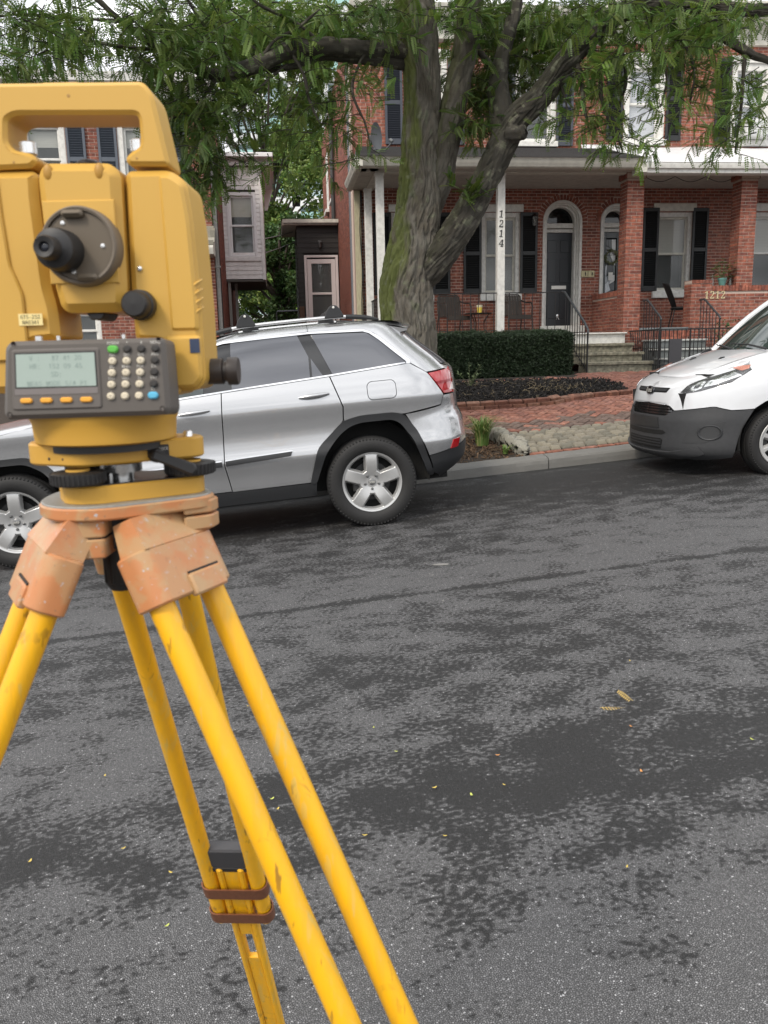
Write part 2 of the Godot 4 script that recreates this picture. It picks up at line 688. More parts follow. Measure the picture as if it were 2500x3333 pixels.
func build_road() -> void:
	road_textures()
	var m := StandardMaterial3D.new()
	m.resource_name = "asphalt"
	m.albedo_color = Color(0.62, 0.616, 0.626).linear_to_srgb()
	m.albedo_texture = tex.asphalt
	m.uv1_scale = Vector3(1.35, 1.35, 1)
	m.detail_enabled = true
	m.detail_blend_mode = BaseMaterial3D.BLEND_MODE_MUL
	m.detail_uv_layer = BaseMaterial3D.DETAIL_UV_2
	m.detail_albedo = tex.road_wear
	m.uv2_scale = Vector3(1.0 / 12.0, 1.0 / 12.0, 1)
	m.roughness = 0.55
	m.metallic_specular = 0.45
	m.heightmap_enabled = true
	m.heightmap_texture = tex.asphalt_relief
	m.heightmap_scale = 0.45
	mats["asphalt"] = m
	var b := MB.new()
	var zs := [-8.72, -8.4, -7.8, -6.5, -5.0, -3.5, -2.0, -1.0, 0.0, 1.5, 3.0, 4.5]
	sheet(b, -40, 40, 64, zs, func(x: float, z: float) -> float: return road_y(x) + 0.02 * (1.0 - pow((z + 2.5) / 6.3, 2.0)) - 0.018, 1.0)
	var o := put("road", b, m)
	struct_(o)
	# kerb of long granite stones
	var kerb := Node3D.new()
	kerb.name = "kerb"
	add_child(kerb)
	struct_(kerb)
	var gm := M("granite", Color(0.25, 0.245, 0.23), 0.85, 0.0, {"tex": "stone", "s": 2.2, "bump": "stone", "bh": 0.5})
	var x := -14.0
	while x < 14.0:
		var l := 1.9 + R(-0.5, 0.6)
		if x < 2.9 and x + l > 2.4:
			l = 2.91 - x
		var kb := MB.new()
		var rows := [[-8.67, -0.2], [-8.675, 0.045], [-8.68, 0.082], [-8.70, 0.100], [-8.73, 0.108], [-8.885, 0.124], [-8.89, -0.15]]
		var n := maxi(4, int(l / 0.09))
		var g := 0.006
		var wob := FastNoiseLite.new(); wob.seed = int(x * 31.0); wob.frequency = 4.0
		var P := func(i: int, k: int) -> Vector3:
			var xx := lerpf(x + g, x + l - g, float(i) / n)
			var w := wob.get_noise_2d(xx * 1.5, k * 0.7) * 0.014
			var z: float = rows[k][0] + (w if k < 4 else 0.0)
			return Vector3(xx, road_y(xx) + rows[k][1] + (w * 0.5 if k > 1 and k < 6 else 0.0), z)
		for i in n:
			for k in rows.size() - 1:
				var out := Vector3(0, 1, 0.3) if k > 2 and k < 5 else Vector3(0, 0.2, 1) if k <= 2 else Vector3(0, 0, -1)
				kb.quad(P.call(i, k), P.call(i + 1, k), P.call(i + 1, k + 1), P.call(i, k + 1), out)
		for e in [0, n]:
			for k in rows.size() - 2:
				kb.flat(P.call(e, 0) + Vector3(0, 0, -0.2), P.call(e, k), P.call(e, k + 1), Vector3(1 if e else -1, 0, 0))
		put("kerb_stone", kb, gm, kerb)
		x += l

# the bed in front of the hedge and the pit of the street tree, seen from above (x, z)
var bed_poly := P2([-0.5, -11.66, 1.6, -11.60, 2.77, -11.52, 3.39, -11.45, 3.81, -11.49, 4.03, -11.60, 4.28, -11.74, 4.69, -11.78, 5.18, -11.80, 5.32, -12.35, 5.22, -13.0, 4.72, -13.38, 4.06, -13.52, 3.36, -13.6, -0.5, -13.75])
var pit_poly := P2([0.0, -8.89, 2.72, -8.89, 2.60, -9.4, 2.60, -9.98, 2.2, -10.15, 0.0, -10.15])
var cob_poly := P2([2.79, -9.02, 6.4, -9.02, 6.4, -9.88, 2.79, -9.88])

func paving(parent: Node3D, nm: String, list: Array, mesh: Mesh, mat_list: Array, mm_mat: Material, limit: int) -> void:
	# list: [Transform3D, tone 0..1, size order]; the largest in view become parts
	list.sort_custom(func(a, b): return a[2] < b[2])
	var xs := []
	var cs := []
	for i in list.size():
		if i < limit:
			var o := add_mesh(nm, mesh, mat_list[int(list[i][1] * (mat_list.size() - 0.01))], parent)
			o.transform = list[i][0]
		else:
			xs.push_back(list[i][0])
			var k: float = list[i][1]
			cs.push_back(mat_list_color(mat_list, k))
	if xs.size() > 0:
		stuff(multi(nm + "_field", mesh, mm_mat, xs, cs, parent))

func mat_list_color(l: Array, k: float) -> Color:
	var m: StandardMaterial3D = l[int(k * (l.size() - 0.01))]
	return m.albedo_color.srgb_to_linear()

func tones(key: String, cols: Array, rough: float, o := {}) -> Array:
	var out := []
	for i in cols.size():
		out.push_back(M("%s %d" % [key, i], cols[i], rough, 0.0, o))
	return out

func build_ground() -> void:
	var soil := M("soil", Color(0.055, 0.042, 0.032), 0.95, 0.0, {"tex": "fine", "s": 2.0, "bump": "finebump", "bh": 1.0})
	var b := MB.new()
	var zs := [-8.89, -9.5, -10.3, -11.2, -12.2, -13.1, -13.98, -15, -17, -20, -25, -32, -45, -70, -120]
	sheet(b, -60, 60, 60, zs, func(x: float, z: float) -> float: return yg(x, z) - 0.012)
	var back := [4.49, 4.5, 6.0, 9.0, 20.0, 60.0]
	sheet(b, -60, 60, 30, back, func(x: float, z: float) -> float: return road_y(x) + (0.1 if z > 4.495 else -0.1))
	struct_(put("ground", b, soil))
	# ---- herringbone brick pavement
	var pv := Node3D.new()
	pv.name = "brick_pavement"
	add_child(pv)
	struct_(pv)
	var brick := MB.new()
	brick.box(Vector3(0, -0.025, 0), Vector3(0.189, 0.05, 0.090), 0.007)
	var pm := {"tex": "blotch", "s": 1.7, "bump": "stone", "bh": 0.3}
	var tl := tones("paving brick", [Color(0.44, 0.185, 0.125), Color(0.38, 0.155, 0.105), Color(0.46, 0.21, 0.145), Color(0.33, 0.14, 0.10), Color(0.41, 0.19, 0.14), Color(0.19, 0.125, 0.10), Color(0.23, 0.16, 0.13)], 0.85, pm)
	var mmm := M("paving brick field", Color(1, 1, 1), 0.85, 0.0, {"tex": "blotch", "s": 1.7, "vc": true})
	var bm := brick.mesh()
	var list := []
	var ang := deg_to_rad(41)
	var ca := cos(ang)
	var sa := sin(ang)
	var unit := 0.1
	for iy in range(-90, 90):
		for ix in range(-90, 90):
			var r := posmod(ix - iy, 4)
			var ctr := Vector2.ZERO
			var turn := 0.0
			if r == 0:
				ctr = Vector2(ix + 1.0, iy + 0.5) * unit
			elif r == 3:
				ctr = Vector2(ix + 0.5, iy + 1.0) * unit
				turn = PI / 2
			else:
				continue
			var p := Vector2(4.2 + ctr.x * ca - ctr.y * sa, -11.4 + ctr.x * sa + ctr.y * ca)
			if p.x < -0.8 or p.x > 8.2 or p.y > -9.05 or p.y < -14.3:
				continue
			if Geometry2D.is_point_in_polygon(p, bed_poly) or Geometry2D.is_point_in_polygon(p, pit_poly) or Geometry2D.is_point_in_polygon(p, cob_poly):
				continue
			if p.y > -9.93 and p.x > 2.5 and p.x < 6.5:
				continue
			if p.y < -13.75 and (p.x < 5.2 or p.x > 6.9):
				continue
			var bs := Basis(Vector3.UP, -(ang + turn)) * Basis(Vector3.RIGHT, R(-0.025, 0.025)) * Basis(Vector3.BACK, R(-0.02, 0.02))
			bs = Basis(Vector3.BACK, lerpf(0.07, 0.02, clampf((-p.y - 9) / 5, 0, 1))) * Basis(Vector3.RIGHT, 0.125) * bs
			var pos := gnd(p.x, p.y, R(-0.004, 0.006))
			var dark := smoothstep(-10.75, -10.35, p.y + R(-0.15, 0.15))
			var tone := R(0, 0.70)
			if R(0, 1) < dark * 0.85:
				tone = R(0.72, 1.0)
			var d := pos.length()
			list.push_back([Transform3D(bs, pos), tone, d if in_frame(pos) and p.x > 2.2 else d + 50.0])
	# a row of stretchers along the kerb
	var x := 2.76
	while x < 8.0:
		var pos := gnd(x + 0.1, -8.955, 0.002)
		list.push_back([Transform3D(Basis(Vector3.BACK, 0.075), pos), R(0, 0.7), pos.length()])
		x += 0.205
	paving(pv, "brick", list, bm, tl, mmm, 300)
	# ---- cobbles
	var cv := Node3D.new()
	cv.name = "cobbled_strip_pavement"
	add_child(cv)
	struct_(cv)
	var cob := MB.new()
	var dome := func(u: float, w: float) -> Vector3:
		var a := u * 2 - 1
		var c := w * 2 - 1
		var fx: float = signf(a) * pow(absf(a), 0.8)
		var fz: float = signf(c) * pow(absf(c), 0.8)
		var e := maxf(absf(a), absf(c))
		return Vector3(fx * 0.066, 0.022 * (1.0 - pow(e, 4.0)) - (0.03 if e > 0.999 else 0.0), fz * 0.045)
	cob.grid(dome, 6, 5, true)
	var cm := cob.mesh()
	var ct := tones("cobblestone", [Color(0.33, 0.30, 0.24), Color(0.29, 0.265, 0.21), Color(0.37, 0.335, 0.26), Color(0.25, 0.235, 0.19)], 0.9, {"tex": "stone", "s": 2.5, "bump": "stone", "bh": 0.5})
	var cmm := M("cobblestone field", Color(1, 1, 1), 0.9, 0.0, {"tex": "stone", "s": 2.5, "vc": true})
	var cl := []
	var row := 0
	var z := -9.075
	while z > -9.87:
		var xx := 2.80 + (0.05 if row % 2 else 0.0) + R(-0.02, 0.02)
		while xx < 6.3:
			var k := R(0.85, 1.12)
			var pos := gnd(xx + 0.068 * k, z + R(-0.004, 0.004), R(0.0, 0.012))
			var bs := Basis(Vector3.BACK, 0.075) * Basis(Vector3.RIGHT, 0.12) * Basis(Vector3.UP, R(-0.08, 0.08)) * Basis(Vector3.FORWARD, R(-0.06, 0.06))
			bs = bs.scaled_local(Vector3(k, R(0.8, 1.3), R(0.93, 1.04)))
			cl.push_back([Transform3D(bs, pos), R(0, 1), pos.length() if in_frame(pos) else 90.0])
			xx += 0.139 * k
		z -= 0.098
		row += 1
	paving(cv, "cobblestone", cl, cm, ct, cmm, 300)

# =============================================================== houses
const WZ := -17.5          # plane of the front walls
var brick_store := {}      # house -> list of [Transform3D, tone, order]

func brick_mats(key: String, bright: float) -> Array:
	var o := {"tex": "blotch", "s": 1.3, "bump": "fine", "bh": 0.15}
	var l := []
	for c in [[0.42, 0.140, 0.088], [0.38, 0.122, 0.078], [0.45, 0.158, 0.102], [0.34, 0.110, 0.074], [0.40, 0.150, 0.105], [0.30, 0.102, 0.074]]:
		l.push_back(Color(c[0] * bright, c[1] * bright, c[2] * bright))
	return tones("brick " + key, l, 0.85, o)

func hole_span(h: Dictionary, v0: float, v1: float) -> Vector2:
	# the part of a course that an opening takes, or an empty span
	if v1 <= h.v0 + 0.01:
		return Vector2.ZERO
	var r: float = (h.u1 - h.u0) * 0.5
	if v0 < h.v1 - 0.01 or not h.get("arch", false):
		return Vector2(h.u0, h.u1) if v0 < h.v1 - 0.01 else Vector2.ZERO
	var ring: float = h.get("ring", 0.0)
	var y: float = (v0 + v1) * 0.5 - h.v1
	var rr := r + ring
	if y >= rr:
		return Vector2.ZERO
	var half := sqrt(rr * rr - y * y)
	var m: float = (h.u0 + h.u1) * 0.5
	return Vector2(m - half, m + half)

# a brick wall: mortar with openings, and a list of bricks that stand 6 mm proud of it
func brick_wall(house: Node3D, o: Vector3, U: Vector3, N: Vector3, w: float, h: float, holes: Array, shift := 0.0, quota_bias := 0.0, reveal := 0.24, course := 0.0635, blen := 0.2032, cap_top := false) -> void:
	var mortar := M("mortar", Color(0.66, 0.53, 0.45), 0.95, 0.0, {"tex": "fine", "s": 3.0})
	var b := MB.new()
	var V := Vector3.UP
	var us := [0.0, w]
	var vs := [0.0, h]
	for q in holes:
		us.append_array([q.u0, q.u1])
		vs.append_array([q.v0, q.v1])
		if q.get("arch", false):
			vs.push_back(q.v1 + (q.u1 - q.u0) * 0.5)
	us.sort()
	vs.sort()
	var P := func(u: float, v: float, d: float) -> Vector3: return o + U * u + V * v + N * d
	for i in us.size() - 1:
		for j in vs.size() - 1:
			var u0: float = us[i]
			var u1: float = us[i + 1]
			var v0: float = vs[j]
			var v1: float = vs[j + 1]
			if u1 - u0 < 1e-4 or v1 - v0 < 1e-4 or u0 < -1e-4 or v0 < -1e-4 or u1 > w + 1e-4 or v1 > h + 1e-4:
				continue
			var um := (u0 + u1) * 0.5
			var vm := (v0 + v1) * 0.5
			var open := false
			for q in holes:
				if um > q.u0 and um < q.u1:
					if vm > q.v0 and vm < q.v1:
						open = true
					elif q.get("arch", false) and vm > q.v1 and vm < q.v1 + (q.u1 - q.u0) * 0.5:
						open = true
			if not open:
				b.quad(P.call(u0, v0, -0.007), P.call(u1, v0, -0.007), P.call(u1, v1, -0.007), P.call(u0, v1, -0.007), N)
	for q in holes:
		var r: float = (q.u1 - q.u0) * 0.5
		var m: float = (q.u1 + q.u0) * 0.5
		var edge := [Vector2(q.u1, q.v1), Vector2(q.u1, q.v0), Vector2(q.u0, q.v0), Vector2(q.u0, q.v1)]
		if q.get("arch", false):
			for k in range(1, 25):
				var a := PI - PI * k / 24.0
				edge.push_back(Vector2(m + cos(a) * r, q.v1 + sin(a) * r))
			# spandrels
			for k in 24:
				var a0 := PI * k / 24.0
				var a1 := PI * (k + 1) / 24.0
				var p0 := Vector2(m + cos(a0) * r, q.v1 + sin(a0) * r)
				var p1 := Vector2(m + cos(a1) * r, q.v1 + sin(a1) * r)
				b.quad(P.call(p0.x, p0.y, -0.007), P.call(p1.x, p1.y, -0.007), P.call(p1.x, q.v1 + r, -0.007), P.call(p0.x, q.v1 + r, -0.007), N)
		else:
			edge.push_back(Vector2(q.u1, q.v1))
		for k in edge.size() - 1:
			var e0: Vector2 = edge[k]
			var e1: Vector2 = edge[k + 1]
			var mid := Vector2(m, (q.v0 + q.v1) * 0.5)
			var inw := (mid - (e0 + e1) * 0.5)
			b.quad(P.call(e0.x, e0.y, -0.007), P.call(e1.x, e1.y, -0.007), P.call(e1.x, e1.y, -reveal), P.call(e0.x, e0.y, -reveal), U * inw.x + V * inw.y)
	put("wall", b, mortar, house)
	# bricks
	if not brick_store.has(house):
		brick_store[house] = []
	var store: Array = brick_store[house]
	var frame := Basis(U, V, N)
	var joint := 0.0115
	var n := int(h / course + 0.001)
	for k in n:
		var v0 := k * course
		var v1 := v0 + course
		var spans := []
		for q in holes:
			var s := hole_span(q, v0 + joint, v1)
			if s.y > s.x:
				spans.push_back(s)
		spans.sort_custom(func(a2, b2): return a2.x < b2.x)
		var off := -blen * (0.5 if k % 2 else 0.0) + shift
		while off > 0.0:
			off -= blen
		var u := off
		while u < w - 0.005:
			var segs := [Vector2(maxf(u, 0.0), minf(u + blen - joint, w))]
			for s in spans:
				var nx := []
				for g in segs:
					if s.y <= g.x or s.x >= g.y:
						nx.push_back(g)
						continue
					if s.x - joint > g.x + 0.015:
						nx.push_back(Vector2(g.x, s.x - joint * 0.5))
					if s.y + joint < g.y - 0.015:
						nx.push_back(Vector2(s.y + joint * 0.5, g.y))
				segs = nx
			for g in segs:
				if g.y - g.x < 0.02:
					continue
				var c := P.call((g.x + g.y) * 0.5, (v0 + v1 - joint) * 0.5 + joint * 0.5, -0.02 + R(-0.0012, 0.0012)) as Vector3
				var bs := frame * Basis(Vector3.UP, R(-0.006, 0.006)) * Basis(Vector3.RIGHT, R(-0.01, 0.01))
				bs = bs.scaled_local(Vector3(g.y - g.x, course - joint, 0.04))
				var d := c.length() + quota_bias
				if not in_frame(c, 1.0):
					d += 60.0
				store.push_back([Transform3D(bs, c), R(0, 1), d])
			u += blen
	# arch rings of headers on end
	for q in holes:
		if q.get("ring", 0.0) > 0.0:
			var r: float = (q.u1 - q.u0) * 0.5
			var m: float = (q.u1 + q.u0) * 0.5
			var ring: float = q.ring
			var cnt := int(PI * (r + ring * 0.5) / 0.068)
			for k in cnt:
				var a := PI * (k + 0.5) / cnt
				var c := P.call(m + cos(a) * (r + ring * 0.5), q.v1 + sin(a) * (r + ring * 0.5), -0.019) as Vector3
				var bs := frame * Basis(Vector3.BACK, a)
				bs = bs.scaled_local(Vector3(ring - 0.008, 0.056, 0.042))
				store.push_back([Transform3D(bs, c), R(0, 1), c.length() + quota_bias + (0.0 if in_frame(c, 1.0) else 60.0)])

func add_brick(house: Node3D, c: Vector3, size: Vector3, b := Basis(), bias := 0.0) -> void:
	if not brick_store.has(house):
		brick_store[house] = []
	brick_store[house].push_back([Transform3D(b.scaled_local(size), c), R(0, 1), c.length() + bias + (0.0 if in_frame(c, 1.0) else 60.0)])

func flush_bricks() -> void:
	var bx := MB.new()
	bx.box(Vector3.ZERO, Vector3.ONE, 0.0)
	var unit := bx.mesh()
	for house in brick_store:
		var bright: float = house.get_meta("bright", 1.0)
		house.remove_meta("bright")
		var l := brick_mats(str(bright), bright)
		var f := M("brickwork field", Color(1, 1, 1), 0.85, 0.0, {"tex": "blotch", "s": 1.3, "bump": "fine", "bh": 0.15, "vc": true})
		paving(house, "brick", brick_store[house], unit, l, f, 300)

# mortar box of a pier or low wall with bricks laid round it; faces: which sides get bricks (x0 x1 z1)
func brick_block(house: Node3D, lo: Vector3, hi: Vector3, faces: Array, cap := 0.0, bias := -3.0) -> void:
	var h := hi.y - lo.y - cap
	if "z1" in faces:
		brick_wall(house, Vector3(lo.x, lo.y, hi.z), Vector3.RIGHT, Vector3.BACK, hi.x - lo.x, h, [], R(-0.1, 0.1) * 0.0 - 0.1, bias)
	if "x0" in faces:
		brick_wall(house, Vector3(lo.x, lo.y, lo.z), Vector3.BACK, Vector3.LEFT, hi.z - lo.z, h, [], -0.05, bias)
	if "x1" in faces:
		brick_wall(house, Vector3(hi.x, lo.y, hi.z), Vector3.FORWARD, Vector3.RIGHT, hi.z - lo.z, h, [], -0.05, bias)
	if cap > 0.0:
		# a course of bricks on edge along the top, slightly proud
		var along_x := hi.x - lo.x > hi.z - lo.z
		var len := (hi.x - lo.x) if along_x else (hi.z - lo.z)
		var n := int(len / 0.068)
		for k in n:
			var c := Vector3((lo.x + hi.x) * 0.5, hi.y - cap * 0.5, (lo.z + hi.z) * 0.5)
			var size := Vector3(hi.x - lo.x + 0.03, cap - 0.006, len / n - 0.009)
			if along_x:
				c.x = lo.x + (k + 0.5) * len / n
				size = Vector3(len / n - 0.009, cap - 0.006, hi.z - lo.z + 0.03)
			else:
				c.z = lo.z + (k + 0.5) * len / n
			add_brick(house, c, size, Basis(), bias)
		var b := MB.new()
		b.box(Vector3((lo.x + hi.x) * 0.5, hi.y - cap * 0.5 - 0.004, (lo.z + hi.z) * 0.5), Vector3(hi.x - lo.x - 0.004, cap - 0.014, hi.z - lo.z - 0.004))
		put("mortar_bed", b, M("mortar"), house)

func trim_white() -> StandardMaterial3D:
	return M("white trim paint", Color(0.74, 0.73, 0.69), 0.55, 0.0, {"tex": "dirt", "s": 0.9})
func trim_cream() -> StandardMaterial3D:
	return M("aged white paint", Color(0.62, 0.60, 0.53), 0.6, 0.0, {"tex": "dirt", "s": 0.6})
func glass() -> StandardMaterial3D:
	return M("window glass", Color(0.5, 0.55, 0.55), 0.03, 0.0, {"alpha": 0.12})

# sash window; f: frame with x along the wall, y up, z out, origin at the bottom centre of the opening
func window(house: Node3D, f: Transform3D, w: float, h: float, o := {}) -> Node3D:
	var win := sub("window", house, f)
	var wm: StandardMaterial3D = o.get("mat", trim_white())
	var fr := MB.new()
	var e: float = o.get("casing", 0.09)
	var z: float = o.get("z", 0.0)
	# casing
	for s in [-1.0, 1.0]:
		fr.box(Vector3(s * (w * 0.5 - e * 0.5), h * 0.5, z - 0.05), Vector3(e, h, 0.10), 0.008)
	fr.box(Vector3(0, h - e * 0.6, z - 0.052), Vector3(w - 2 * e, e * 1.2, 0.096), 0.008)
	fr.box(Vector3(0, 0.02, z - 0.052), Vector3(w - 2 * e, 0.04, 0.096), 0.008)
	put("frame", fr, wm, win)
	var iw := w - 2 * e
	var y0 := 0.04
	var y1 := h - e * 1.2
	var mid: float = lerpf(y0, y1, o.get("split", 0.5))
	var t := 0.045
	for k in 2:
		var a := mid - 0.02 if k == 1 else y0
		var b := y1 if k == 1 else mid + 0.02
		var zz := z - (0.075 if k == 1 else 0.108)
		var sb := MB.new()
		for s in [-1.0, 1.0]:
			sb.box(Vector3(s * (iw * 0.5 - t * 0.5), (a + b) * 0.5, zz), Vector3(t - 0.002, b - a, 0.032), 0.005)
		sb.box(Vector3(0, a + t * 0.5, zz), Vector3(iw - 2 * t, t, 0.030), 0.005)
		sb.box(Vector3(0, b - t * 0.5, zz), Vector3(iw - 2 * t, t, 0.030), 0.005)
		put("sash", sb, o.get("sash", wm), win)
		var pb := MB.new()
		pb.quad(Vector3(-iw * 0.5 + t, a + t, zz), Vector3(iw * 0.5 - t, a + t, zz), Vector3(iw * 0.5 - t, b - t, zz), Vector3(-iw * 0.5 + t, b - t, zz), Vector3.BACK)
		put("pane", pb, glass(), win)
	var bl: float = o.get("blind", 0.0)
	if bl > 0.0:
		var bb := MB.new()
		var n := int((y1 - y0) * bl / 0.032)
		for k in n:
			bb.box(Vector3(0, y1 - (k + 0.5) * 0.032, z - 0.16), Vector3(iw - 0.03, 0.030, 0.003), 0.0, Basis(Vector3.RIGHT, 0.35))
		put("blind", bb, M("blind", Color(0.55, 0.55, 0.50), 0.7), win)
		if o.get("blindcol", null) != null:
			win.get_child(win.get_child_count() - 1).material_override = M("blind " + str(o.blindcol), o.blindcol, 0.7)
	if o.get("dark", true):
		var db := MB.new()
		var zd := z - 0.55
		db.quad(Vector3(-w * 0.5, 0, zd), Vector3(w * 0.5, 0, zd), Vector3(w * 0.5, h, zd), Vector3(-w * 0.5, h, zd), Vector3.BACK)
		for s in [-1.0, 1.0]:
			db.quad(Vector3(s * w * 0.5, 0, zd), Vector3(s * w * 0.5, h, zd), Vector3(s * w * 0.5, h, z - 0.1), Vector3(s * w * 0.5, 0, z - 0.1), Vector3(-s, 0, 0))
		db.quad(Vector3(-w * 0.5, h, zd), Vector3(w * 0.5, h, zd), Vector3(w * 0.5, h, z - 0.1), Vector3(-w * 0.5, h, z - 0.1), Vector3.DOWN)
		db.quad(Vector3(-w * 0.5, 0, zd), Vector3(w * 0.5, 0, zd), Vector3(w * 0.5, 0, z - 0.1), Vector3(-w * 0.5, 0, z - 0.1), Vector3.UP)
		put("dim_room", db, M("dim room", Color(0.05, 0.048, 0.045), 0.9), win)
	if o.has("sill"):
		var sb := MB.new()
		var sw: float = o.get("sillw", w + 0.06)
		sb.box(Vector3(0, -o.sill * 0.5, z - 0.02 + 0.03), Vector3(sw, o.sill, 0.17), 0.01)
		put("sill", sb, wm, win)
	if o.has("lintel"):
		var lb := MB.new()
		lb.box(Vector3(0, h + o.lintel * 0.5, -0.06 + 0.022), Vector3(w + 0.11, o.lintel, 0.16), 0.008)
		put("lintel", lb, o.get("lintelmat", wm), win)
	return win

func shutter(house: Node3D, f: Transform3D, w: float, h: float, m: StandardMaterial3D) -> void:
	# f: origin at the bottom centre on the wall
	var s := sub("shutter", house, f)
	var b := MB.new()
	var e := 0.05
	var zc := 0.028
	for k in [-1.0, 1.0]:
		b.box(Vector3(k * (w * 0.5 - e * 0.5), h * 0.5, zc), Vector3(e, h, 0.036), 0.004)
	var rails := [[0.0, 0.11], [h * 0.5 - 0.04, h * 0.5 + 0.04], [h - 0.075, h]]
	for r in rails:
		b.box(Vector3(0, (r[0] + r[1]) * 0.5, zc), Vector3(w - 2 * e, r[1] - r[0], 0.034), 0.003)
	put("shutter_frame", b, m, s)
	var l := MB.new()
	for q in [[rails[0][1], rails[1][0]], [rails[1][1], rails[2][0]]]:
		var n := int((q[1] - q[0]) / 0.042)
		for k in n:
			var y: float = lerpf(q[0], q[1], (k + 0.5) / n)
			l.box(Vector3(0, y, zc - 0.002), Vector3(w - 2 * e - 0.002, 0.045, 0.007), 0.0, Basis(Vector3.RIGHT, 0.75))
	l.quad(Vector3(-w * 0.5 + e, 0.1, 0.011), Vector3(w * 0.5 - e, 0.1, 0.011), Vector3(w * 0.5 - e, h - 0.05, 0.011), Vector3(-w * 0.5 + e, h - 0.05, 0.011), Vector3.BACK)
	stuff(put("louvres", l, m, s))

func wallframe(x: float, y: float, z := WZ) -> Transform3D:
	return Transform3D(Basis(), Vector3(x, y, z))

func text(nm: String, s: String, size: float, depth: float, f: Transform3D, m: Material, parent: Node, font := "Droid Sans") -> MeshInstance3D:
	var t := TextMesh.new()
	t.text = s
	t.pixel_size = size / 32.0
	t.font_size = 32
	t.depth = depth
	var sf := SystemFont.new()
	sf.font_names = PackedStringArray([font])
	t.font = sf
	var o := add_mesh(nm, t, m, parent)
	o.transform = f
	return o

